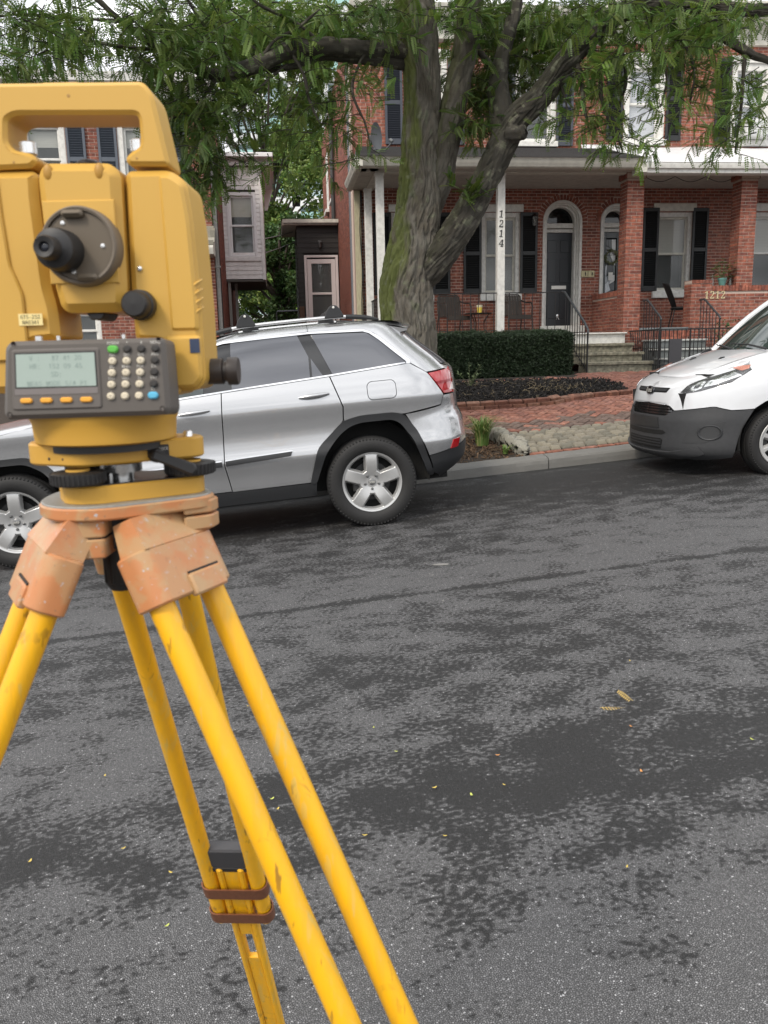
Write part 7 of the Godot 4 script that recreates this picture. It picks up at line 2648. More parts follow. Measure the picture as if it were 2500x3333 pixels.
	for q in [[-0.001, 0.1255, 0.0095], [0.0075, 0.0715, 0.0095]]:
		var gb := MB.new()
		gb.prism(Transform3D(Basis(), Vector3(q[0], q[1], 0)), roundrect(-q[2], -0.0032, q[2], 0.0032, 0.0031, 6), 0.040, 0.052, 0.003)
		put("ring_grip", gb, olive, t)
	for q in [[-0.0112, 0.1185], [0.0225, 0.0985], [-0.0052, 0.0768]]:
		var sb := MB.new()
		sb.lathe(Vector3(q[0], q[1], 0.044), tz, V2([0, 0.0012, 0.0018, 0.0010, 0.0024, 0.0]), 14)
		put("ring_screw", sb, steel, t)
	var ey := MB.new()
	ey.lathe(Vector3(-0.0125, 0.0945, 0.0), tz, V2([0.0, 0.072, 0.009, 0.072, 0.011, 0.070, 0.0165, 0.068, 0.0178, 0.064, 0.0182, 0.050, 0.0182, 0.042]), 48)
	put("eyepiece_barrel", ey, blk, t)
	var ey2 := MB.new()
	ey2.lathe(Vector3(-0.0135, 0.0935, 0.0), tz, V2([0.0, 0.084, 0.0035, 0.0835, 0.0045, 0.086, 0.0085, 0.087, 0.0098, 0.084, 0.0102, 0.066]), 40)
	put("eyepiece", ey2, blk, t)
	var lens := MB.new()
	lens.ellipsoid(Vector3(-0.0135, 0.0935, 0.0835), Vector3(0.0036, 0.0036, 0.001), Basis(), 12, 6)
	put("eyepiece_lens", lens, M("dark lens", Color(0.02, 0.022, 0.03), 0.03), t)
	# ---- drives on the right standard
	var kn := MB.new()
	kn.lathe(Vector3(0.0475, 0.0478, 0.0), tz, V2([0.0, 0.052, 0.0100, 0.0515, 0.0118, 0.049, 0.0122, 0.036, 0.0135, 0.035, 0.0138, 0.026, 0.0130, 0.022]), 40)
	put("vertical_drive", kn, blk, t)
	var sc := MB.new()
	sc.ellipsoid(Vector3(0.0475, 0.0805, 0.023), Vector3(0.0026, 0.0026, 0.0016), Basis(), 12, 6)
	put("stud", sc, steel, t)
	var td := MB.new()
	var bxx := Basis(Vector3.BACK, -PI / 2)
	td.lathe(Vector3(0.100, -0.014, -0.012), bxx, V2([0.0, 0.027, 0.0125, 0.027, 0.0135, 0.0255, 0.0135, 0.017, 0.010, 0.016, 0.010, 0.013, 0.0125, 0.012, 0.0125, -0.004]), 32)
	put("side_drive", td, M("brown black knob", Color(0.030, 0.022, 0.018), 0.45), t)
	# ---- keypad
	var kp := sub("keypad", t, Transform3D(Basis(Vector3.RIGHT, -0.06), Vector3(0.004, -0.018, 0.052)))
	var hw := MB.new()
	hw.prism(I, rounded([Vector2(-0.0605, 0.0340), Vector2(0.0740, 0.0345), Vector2(0.0755, -0.0275), Vector2(0.0725, -0.0325), Vector2(-0.0690, -0.0340), Vector2(-0.0720, -0.0295), Vector2(-0.0660, 0.0290)], 0.006, 5), -0.018, 0.022, 0.004, true)
	put("keypad_housing", hw, grey, kp)
	var bz := MB.new()
	bz.prism(I, rounded([Vector2(-0.0595, 0.0265), Vector2(0.0170, 0.0270), Vector2(0.0165, -0.0255), Vector2(-0.0625, -0.0260)], 0.003, 4), 0.0215, 0.0236, 0.0012)
	put("screen_bezel", bz, M("bezel grey", Color(0.118, 0.104, 0.094), 0.5), kp)
	var so := MB.new()
	so.prism(I, P2([-0.0565, 0.0235, 0.0140, 0.0240, 0.0140, -0.0070, -0.0580, -0.0070]), 0.0236, 0.0240)
	put("screen_edge", so, blk, kp)
	var lcd := MB.new()
	lcd.prism(I, P2([-0.0553, 0.0222, 0.0130, 0.0227, 0.0130, -0.0060, -0.0567, -0.0060]), 0.0240, 0.0243)
	put("display", lcd, M("liquid crystal", Color(0.33, 0.40, 0.36), 0.12), kp)
	var ink := M("liquid crystal ink", Color(0.22, 0.285, 0.26), 0.3)
	for q in [["V :   87 41 20", 0.0185], ["HR:  152 09 45", 0.0115], ["SD:", 0.0045], ["MEAS MODE S/A P1", -0.0035]]:
		var tx := text("display_text", q[0], 0.0055, 0.0001, Transform3D(Basis(), Vector3(-0.0210, q[1], 0.0244)), ink, kp, "Droid Sans Mono")
	var strip := MB.new()
	strip.prism(I, P2([-0.0585, -0.0075, 0.0140, -0.0070, 0.0140, -0.0125, -0.0588, -0.0128]), 0.0236, 0.0241)
	put("soft_key_strip", strip, M("strip grey", Color(0.17, 0.15, 0.145), 0.45), kp)
	for x in [-0.049, -0.0315, -0.0140, 0.0035]:
		var kb := MB.new()
		kb.prism(Transform3D(Basis(), Vector3(x, -0.0178, 0)), roundrect(-0.0052, -0.0023, 0.0052, 0.0023, 0.0022, 5), 0.0230, 0.0262, 0.001)
		put("soft_key", kb, M("amber key", Color(0.78, 0.36, 0.04), 0.4), kp)
	var cream := M("cream key", Color(0.62, 0.55, 0.42), 0.45)
	var dark := M("dark key", Color(0.030, 0.027, 0.025), 0.5)
	var white := M("key print", Color(0.62, 0.60, 0.56), 0.6)
	var names := [["POWER", "*", "#", "MENU"], ["ABC", "DEF", "GHI", "ANG"], ["JKL", "MNO", "PQR", "ESC"], ["STU", "VWX", "YZ", "ENT"], [".", "", "", "F1"]]
	var digits := ["7", "8", "9", "4", "5", "6", "1", "2", "3", "0", ".", "-"]
	for row in 5:
		for col in 4:
			var x := 0.0291 + col * 0.01235 - row * 0.0011
			var y := 0.0250 - row * 0.0101
			var m := cream
			var w := 0.0034
			var h := 0.0032
			if row == 0 or col == 3:
				m = dark
			if row == 0 and col == 0:
				m = M("green key", Color(0.10, 0.42, 0.06), 0.35)
				w = 0.0046
			if row == 4 and col == 3:
				m = M("blue key", Color(0.10, 0.42, 0.62), 0.35)
				w = 0.0045
			var kb := MB.new()
			kb.prism(Transform3D(Basis(), Vector3(x, y, 0)), roundrect(-w, -h, w, h, h * 0.98, 6), 0.0215, 0.0250, 0.0012)
			put("key", kb, m, kp)
			if names[row][col] != "":
				text("key_legend", names[row][col], 0.0031, 0.0001, Transform3D(Basis(), Vector3(x, y + 0.0053, 0.0222)), white, kp)
			if m == cream:
				text("key_digit", digits[(row - 1) * 3 + col], 0.0030, 0.0001, Transform3D(Basis(), Vector3(x, y, 0.0251)), M("digit print", Color(0.30, 0.26, 0.20), 0.6), kp)
	for q in [[-0.0655, -0.0295], [-0.0575, 0.0315], [0.0690, 0.0325], [0.0690, -0.0270]]:
		var sb := MB.new()
		sb.lathe(Vector3(q[0], q[1], 0.0), tz, V2([0.0, 0.0205, 0.0016, 0.0222, 0.0022, 0.0223]), 14)
		put("housing_screw", sb, M("dark screw", Color(0.035, 0.028, 0.026), 0.4, 0.5), kp)
	# ---- round base, tribrach and its screws
	var base := MB.new()
	base.lathe(Vector3(-0.003, 0, 0), Basis(), V2([0.0, -0.042, 0.069, -0.046, 0.069, -0.054, 0.067, -0.058, 0.066, -0.071, 0.0655, -0.076, 0.060, -0.078, 0.0, -0.080]), 64)
	put("rotating_base", base, yel2, t)
	var gapb := MB.new()
	gapb.lathe(Vector3(-0.003, 0, 0), Basis(), V2([0.0, -0.076, 0.056, -0.077, 0.056, -0.085]), 40)
	put("base_gap", gapb, blk, t)
	var tri := [Vector2(-0.079, 0.004), Vector2(-0.069, 0.028), Vector2(-0.022, 0.050), Vector2(-0.008, 0.050), Vector2(0.083, -0.008), Vector2(0.087, -0.024), Vector2(0.070, -0.045), Vector2(-0.03, -0.066), Vector2(-0.062, -0.045)]
	var tp := MB.new()
	tp.prism(Transform3D(Basis(Vector3.RIGHT, Vector3.BACK, Vector3.DOWN), Vector3(0, -0.077, 0)), rounded(tri, 0.010, 4), 0.0, 0.0205, 0.002, true)
	put("tribrach", tp, yel2, t)
	for q in [[-0.020, 0.040, 0.0055], [0.072, -0.016, 0.0045], [-0.04, -0.05, 0.005]]:
		var pb := MB.new()
		pb.lathe(Vector3(q[0], -0.080, q[1]), Basis(), [Vector2(0.0, 0.0085), Vector2(q[2] - 0.001, 0.0085), Vector2(q[2], 0.007), Vector2(q[2], -0.002)], 20)
		put("foot_screw_cap", pb, steel, t)
		var sh := MB.new()
		sh.lathe(Vector3(q[0], 0, q[1]), Basis(), V2([0.011, -0.100, 0.011, -0.106, 0.006, -0.106, 0.006, -0.130]), 20)
		put("foot_screw_shaft", sh, yel2, t)
		var fk := MB.new()
		fk.lathe(Vector3(q[0], 0, q[1]), Basis(), V2([0.010, -0.1020, 0.0225, -0.1025, 0.0245, -0.1040, 0.0250, -0.1115, 0.0240, -0.1140, 0.0205, -0.1150, 0.0, -0.1155]), 36)
		for k in 36:
			var qq := Basis(Vector3.UP, TAU * k / 36.0)
			fk.box(Vector3(q[0], -0.108, q[1]) + qq * Vector3(0.0249, 0, 0), Vector3(0.0012, 0.010, 0.0020), 0.0004, qq)
		put("foot_screw", fk, blk, t)
	var mid := MB.new()
	mid.lathe(Vector3(0.008, 0, 0.0), Basis(), V2([0.0, -0.098, 0.020, -0.100, 0.020, -0.108, 0.012, -0.109, 0.012, -0.122, 0.030, -0.123, 0.030, -0.126]), 28)
	put("spring_plate", mid, steel, t)
	var bp := MB.new()
	bp.prism(Transform3D(Basis(Vector3.RIGHT, Vector3.BACK, Vector3.DOWN), Vector3(0, -0.1165, 0)), rounded([Vector2(-0.052, 0.008), Vector2(-0.034, 0.042), Vector2(-0.018, 0.049), Vector2(0.002, 0.047), Vector2(0.083, -0.006), Vector2(0.085, -0.024), Vector2(0.05, -0.05), Vector2(-0.02, -0.06), Vector2(-0.05, -0.03)], 0.006, 4), 0.0, 0.0175, 0.0015, true)
	put("base_plate", bp, yel2, t)
	var pt := MB.new()
	pt.prism(Transform3D(Basis(Vector3.RIGHT, Vector3.BACK, Vector3.DOWN), Vector3(0, -0.1153, 0)), rounded([Vector2(-0.046, 0.008), Vector2(-0.018, 0.043), Vector2(0.0, 0.043), Vector2(0.079, -0.008), Vector2(0.05, -0.045), Vector2(-0.02, -0.055)], 0.006, 4), 0.0, 0.0012)
	put("spring_leaf", pt, M("dark plate", Color(0.05, 0.05, 0.052), 0.25, 0.7), t)
	# clamp lever with its plate
	var nrm := Vector3(0.537, 0, 0.843)
	var sd := Vector3(0.843, 0, -0.537)
	var face := Transform3D(Basis(sd, Vector3.UP, nrm), Vector3(0.0495, -0.0885, 0.0140))
	var lp := MB.new()
	lp.prism(face, roundrect(-0.0105, -0.005, 0.0105, 0.0065, 0.001, 3), -0.0005, 0.0012, 0.0004)
	put("lock_plate", lp, blk, t)
	text("lock_mark", "LOCK", 0.0036, 0.0002, Transform3D(face.basis, face * Vector3(0.005, 0.0025, 0.0013)), white, t)
	var lv := MB.new()
	lv.lathe(face * Vector3(-0.003, -0.003, 0.0), face.basis * Basis(Vector3.RIGHT, PI / 2), V2([0, 0.010, 0.0062, 0.0095, 0.0070, 0.007, 0.0072, 0.0]), 24)
	lv.prism(Transform3D(face.basis * Basis(Vector3.BACK, -0.42) * Basis(Vector3.UP, -0.25), face * Vector3(-0.003, -0.004, 0.004)), rounded([Vector2(-0.005, 0.0050), Vector2(0.010, 0.0048), Vector2(0.036, 0.0058), Vector2(0.040, 0.0), Vector2(0.037, -0.0068), Vector2(0.010, -0.0052), Vector2(-0.005, -0.0050)], 0.003, 3), 0.0, 0.009, 0.002, true)
	put("clamp_lever", lv, blk, t)
	for q in [[-0.046, 0.0388], [-0.0305, 0.0455]]:
		var ub := MB.new()
		ub.ellipsoid(Vector3(q[0], -0.0905, q[1]), Vector3(0.0014, 0.0014, 0.001), Basis(), 10, 6)
		put("set_screw", ub, blk, t)

func build_tripod() -> void:
	var f := station_frame()
	var t := thing("survey_tripod", "yellow survey tripod with worn orange castings carrying the survey instrument", "tripod", f.origin, f.basis)
	var org := worn_orange()
	var tubem := worn_yellow()
	# ---- head: round on the left, flat top worn to bare metal
	var outline := [Vector2(-0.072, 0.000), Vector2(-0.068, 0.022), Vector2(-0.055, 0.044), Vector2(-0.034, 0.060), Vector2(-0.008, 0.064), Vector2(0.014, 0.058), Vector2(0.092, 0.004), Vector2(0.096, -0.016), Vector2(0.080, -0.045), Vector2(0.04, -0.068), Vector2(-0.02, -0.078), Vector2(-0.055, -0.062), Vector2(-0.073, -0.034)]
	var F := func(y: float) -> Transform3D: return Transform3D(Basis(Vector3.RIGHT, Vector3.BACK, Vector3.DOWN), Vector3(0, y, 0))
	var hb := MB.new()
	hb.prism(F.call(-0.1345), rounded(outline, 0.012, 4), 0.0, 0.0125, 0.002, true)
	put("head_plate", hb, org, t)
	var tb := MB.new()
	var ins := []
	for p in outline:
		ins.push_back(p * 0.975)
	tb.prism(F.call(-0.1331), rounded(ins, 0.012, 4), 0.0, 0.003, 0.0008, true)
	put("head_top", tb, M("worn alloy", Color(0.33, 0.325, 0.30), 0.45, 0.35, {"tex": "dirt", "s": 14.0}), t)
	# lugs that hold the legs, in two layers with a dark joint
	var lug := [Vector2(-0.056, 0.014), Vector2(-0.047, 0.040), Vector2(-0.022, 0.058), Vector2(0.004, 0.053), Vector2(0.004, 0.004), Vector2(-0.040, 0.0)]
	for q in [[-0.1475, 0.0165, "u"], [-0.1655, 0.0185, "d"]]:
		var lb := MB.new()
		lb.prism(F.call(q[0]), rounded(lug, 0.005, 3), 0.0, q[1], 0.0015, true)
		put("hinge_lug", lb, org, t)
	var jb := MB.new()
	jb.prism(F.call(-0.1635), rounded([Vector2(-0.054, 0.014), Vector2(-0.045, 0.039), Vector2(-0.022, 0.056), Vector2(0.003, 0.051), Vector2(0.003, 0.004), Vector2(-0.04, 0.0)], 0.005, 3), 0.0, 0.003)
	put("hinge_joint", jb, M("dark joint", Color(0.02, 0.018, 0.016), 0.8), t)
	for q in [[-0.1390, 0.013], [-0.1540, 0.014]]:
		var lb := MB.new()
		lb.prism(F.call(q[0]), rounded([Vector2(0.070, 0.016), Vector2(0.095, -0.001), Vector2(0.098, -0.020), Vector2(0.085, -0.035), Vector2(0.06, -0.02)], 0.004, 3), 0.0, q[1], 0.0015, true)
		put("hinge_lug", lb, org, t)
	var cs := MB.new()
	cs.lathe(Vector3.ZERO, Basis(), V2([0.0, -0.15, 0.030, -0.15, 0.030, -0.180, 0.018, -0.185, 0.016, -0.222, 0.012, -0.228, 0.0, -0.228]), 28)
	for k in 10:
		var qq := Basis(Vector3.UP, TAU * k / 10.0)
		cs.box(Vector3(0, -0.203, 0) + qq * Vector3(0.016, 0, 0), Vector3(0.003, 0.034, 0.005), 0.001, qq)
	put("centring_screw", cs, M("black rubber"), t)
	# ---- three legs, each of two tubes, a casting at the top, clamp and lower stay
	var az := [64.0, 177.0, -58.0]
	for i in 3:
		var a := deg_to_rad(az[i])
		var rad := Vector3(sin(a), 0, cos(a))
		var tilt := deg_to_rad([25.6, 25.0, 25.5][i])
		var d := rad * sin(tilt) + Vector3.DOWN * cos(tilt)
		var tg := Vector3.UP.cross(rad).normalized()
		var nrm := tg.cross(d).normalized()      # outward and upward face of the leg
		if nrm.dot(rad) < 0:
			nrm = -nrm
		var o := rad * 0.046 + Vector3(0, -0.151, 0)
		var leg := sub("leg", t)
		var B := Transform3D(Basis(tg, -d, tg.cross(-d)), o)
		if B.basis.z.dot(rad) < 0:
			B = Transform3D(Basis(-tg, -d, (-tg).cross(-d)), o)
		# casting: knuckle, sloping shoulder, broad box with rounded sides
		var cb := MB.new()
		var w := 0.0555
		var box := rounded([Vector2(-w, -0.020), Vector2(-w, 0.006), Vector2(-w + 0.010, 0.0165), Vector2(w - 0.010, 0.0165), Vector2(w, 0.006), Vector2(w, -0.020)], 0.008, 4)
		cb.prism(B * Transform3D(Basis(Vector3.RIGHT, Vector3.BACK, Vector3.DOWN), Vector3(0, -0.030, 0.004)), box, 0.0, 0.054, 0.002, true)
		put("casting", cb, org, leg)
		var kb := MB.new()
		var q0 := [Vector3(-0.040, 0.002, 0.010), Vector3(0.040, 0.002, 0.010), Vector3(0.047, -0.031, 0.0205), Vector3(-0.047, -0.031, 0.0205)]
		var q1 := [Vector3(-0.034, 0.004, -0.02), Vector3(0.034, 0.004, -0.02), Vector3(0.047, -0.031, -0.015), Vector3(-0.047, -0.031, -0.015)]
		kb.xf = B
		kb.quad(q0[0], q0[1], q0[2], q0[3], Vector3(0, 0.3, 1))
		kb.quad(q1[0], q1[1], q1[2], q1[3], Vector3(0, 0, -1))
		kb.quad(q0[0], q0[1], q1[1], q1[0], Vector3(0, 1, 0))
		kb.quad(q0[1], q0[2], q1[2], q1[1], Vector3(1, 0.3, 0))
		kb.quad(q0[0], q0[3], q1[3], q1[0], Vector3(-1, 0.3, 0))
		kb.quad(q0[3], q0[2], q1[2], q1[3], Vector3(0, -1, 0))
		put("shoulder", kb, org, leg)
		var tabm := MB.new()
		tabm.xf = B
		tabm.prism(Transform3D(Basis(), Vector3(0.012, -0.077, 0.0)), roundrect(-0.024, -0.011, 0.024, 0.011, 0.003, 3), 0.017, 0.0245, 0.002)
		put("clip", tabm, org, leg)
		var slot := MB.new()
		slot.xf = B
		slot.box(Vector3(0.012, -0.0648, 0.0212), Vector3(0.044, 0.0022, 0.002))
		put("clip_slot", slot, M("dark joint"), leg)
		for s in [-1.0, 1.0]:
			var tbm := MB.new()
			tbm.xf = B
			var pts := []
			for k in 12:
				pts.push_back(Vector3(s * 0.0365, lerpf(-0.075, -0.80, k / 11.0), -0.001))
			tbm.tube(pts, [0.0125], 18, false)
			put("tube", tbm, tubem, leg)
			var nose := MB.new()
			nose.xf = B
			nose.tube([Vector3(s * 0.0365, -0.76, -0.001), Vector3(s * 0.0365, -0.835, -0.001), Vector3(s * 0.0365, -0.842, -0.001)], [0.0118, 0.0118, 0.006], 16)
			put("tube_end", nose, tubem, leg)
		# cross pieces, clamp straps and the sliding stay
		var cross := MB.new()
		cross.xf = B
		cross.box(Vector3(0, -0.655, 0.002), Vector3(0.062, 0.045, 0.020), 0.003)
		put("leg_spacer", cross, M("dark grey bracket", Color(0.055, 0.055, 0.06), 0.35, 0.2), leg)
		var lip := MB.new()
		lip.xf = B
		lip.box(Vector3(0, -0.684, 0.003), Vector3(0.060, 0.012, 0.022), 0.002)
		put("spacer_lip", lip, M("black rubber"), leg)
		for y in [-0.727, -0.800]:
			var sb := MB.new()
			sb.xf = B
			sb.prism(Transform3D(Basis(Vector3.RIGHT, Vector3.BACK, Vector3.DOWN), Vector3(0, y, -0.001)), ring_poly(0.0525, 0.0155, 0.014), 0.0, 0.026, 0.0)
			put("strap", sb, M("bronze strap", Color(0.22, 0.088, 0.045), 0.4, 0.35, {"tex": "dirt", "s": 12.0}), leg)
		var nut := MB.new()
		nut.xf = B
		nut.lathe(Vector3(0, -0.740, 0.0), Basis(Vector3.RIGHT, PI / 2), V2([0.0, 0.030, 0.0045, 0.0295, 0.005, 0.024, 0.0088, 0.024, 0.0088, 0.0175, 0.0115, 0.017, 0.0115, 0.0145]), 6)
		put("clamp_nut", nut, M("silver hardware"), leg)
		var sb2 := MB.new()
		sb2.xf = B
		for s in [-1.0, 1.0]:
			sb2.box(Vector3(s * 0.0165, -1.10, -0.002), Vector3(0.010, 0.84, 0.018), 0.003)
		# web of the stay, pierced by a long hole
		sb2.box(Vector3(0, -0.78, -0.002), Vector3(0.0228, 0.20, 0.010), 0.001)
		sb2.box(Vector3(0, -1.24, -0.002), Vector3(0.0228, 0.56, 0.010), 0.001)
		for s in [-1.0, 1.0]:
			sb2.box(Vector3(s * 0.0100, -0.92, -0.002), Vector3(0.005, 0.085, 0.0098), 0.001)
		put("stay", sb2, tubem, leg)
		var ft := MB.new()
		ft.xf = B
		ft.tube([Vector3(0, -1.50, 0), Vector3(0, -1.56, 0), Vector3(0, -1.64, 0)], [0.016, 0.014, 0.002], 12)
		put("foot_spike", ft, M("dark grey bracket"), leg)

func ring_poly(w: float, h: float, r: float) -> PackedVector2Array:
	# an open strap: outer outline, then the inner one backwards
	var out := PackedVector2Array()
	var o := roundrect(-w, -h, w, h, r, 6)
	var i := roundrect(-w + 0.002, -h + 0.002, w - 0.002, h - 0.002, r - 0.002, 6)
	for p in o:
		out.push_back(p)
	for k in range(i.size() - 1, -1, -1):
		out.push_back(i[k])
	return out

func worn_orange() -> StandardMaterial3D:
	if mats.has("worn orange paint"):
		return mats["worn orange paint"]
	# orange paint with ochre dust and a few chips to the metal
	var a := noise_at(512, 1.0 / 120.0, 31, 5)
	var b := noise_at(512, 1.0 / 30.0, 32, 4)
	var d := PackedByteArray()
	d.resize(512 * 512 * 3)
	for k in 512 * 512:
		var u := smoothstep(0.40, 0.62, a[k] / 255.0)
		var c := Color(0.50, 0.205, 0.080).lerp(Color(0.45, 0.29, 0.145), u * 0.9)
		var v := b[k] / 255.0
		if v < 0.20:
			c = c.lerp(Color(0.20, 0.15, 0.10), smoothstep(0.20, 0.08, v) * 0.8)
		if v > 0.84:
			c = c.lerp(Color(0.46, 0.46, 0.48), smoothstep(0.84, 0.87, v))
		c = c.linear_to_srgb()
		d[k * 3] = int(c.r * 255); d[k * 3 + 1] = int(c.g * 255); d[k * 3 + 2] = int(c.b * 255)
	tex.orange = ImageTexture.create_from_image(Image.create_from_data(512, 512, false, Image.FORMAT_RGB8, d))
	return M("worn orange paint", Color(1, 1, 1), 0.42, 0.0, {"tex": "orange", "s": 5.5})

func worn_yellow() -> StandardMaterial3D:
	if mats.has("worn yellow paint"):
		return mats["worn yellow paint"]
	var a := noise_at(512, 1.0 / 90.0, 41, 5)
	var d := PackedByteArray()
	d.resize(512 * 512 * 3)
	for k in 512 * 512:
		var v := a[k] / 255.0
		var c := Color(0.83, 0.425, 0.006).lerp(Color(0.76, 0.395, 0.012), smoothstep(0.4, 0.6, v))
		if v > 0.74:
			c = c.lerp(Color(0.56, 0.40, 0.10), smoothstep(0.74, 0.80, v) * 0.8)
		if v < 0.16:
			c = c.lerp(Color(0.18, 0.09, 0.02), smoothstep(0.16, 0.10, v))
		c = c.linear_to_srgb()
		d[k * 3] = int(c.r * 255); d[k * 3 + 1] = int(c.g * 255); d[k * 3 + 2] = int(c.b * 255)
	tex.yellow = ImageTexture.create_from_image(Image.create_from_data(512, 512, false, Image.FORMAT_RGB8, d))
	return M("worn yellow paint", Color(1, 1, 1), 0.38, 0.0, {"tex": "yellow", "sv": Vector3(9.0, 1.6, 9.0)})

# =============================================================== garden, porch furniture, litter
func sprig(l: float) -> ArrayMesh:
	var b := MB.new()
	for k in 4:
		var a := k * 1.7
		var d := Vector3(cos(a) * 0.7, 0.55, sin(a) * 0.7).normalized() * l
		var w := Vector3(-sin(a), 0, cos(a)) * l * 0.16
		b.flat(w, -w, d, Vector3.UP)
	return b.mesh()

func tuft(nm: String, parent: Node3D, base: Vector3, n: int, h: float, spread: float, m: Material, wid := 0.012) -> void:
	var b := MB.new()
	b.use_col = true
	for k in n:
		var a := R(0, TAU)
		var d := Vector3(cos(a), 0, sin(a))
		var l := h * R(0.6, 1.1)
		var o := base + d * R(0.0, spread * 0.25)
		var sw := Vector3(-d.z, 0, d.x) * wid * R(0.6, 1.1)
		var p0 := o
		var f := R(0.8, 1.3)
		b.col = Color(0.115 * f, 0.19 * f, 0.045 * f) if rng.randf() < 0.72 else Color(0.30 * f, 0.31 * f, 0.12 * f)
		var reach := spread * R(0.4, 1.2)
		for s in 5:
			var t := (s + 1) / 5.0
			var p1 := o + d * reach * t * t + Vector3(0, l * (1.45 * t - 0.75 * t * t * t), 0)
			var w0 := sw * (1.0 - s / 5.2)
			var w1 := sw * (1.0 - (s + 1) / 5.2)
			b.quad(p0 - w0, p0 + w0, p1 + w1, p1 - w1, Vector3(d.x * -0.3, 1, d.z * -0.3))
			p0 = p1
	put(nm, b, m, parent)

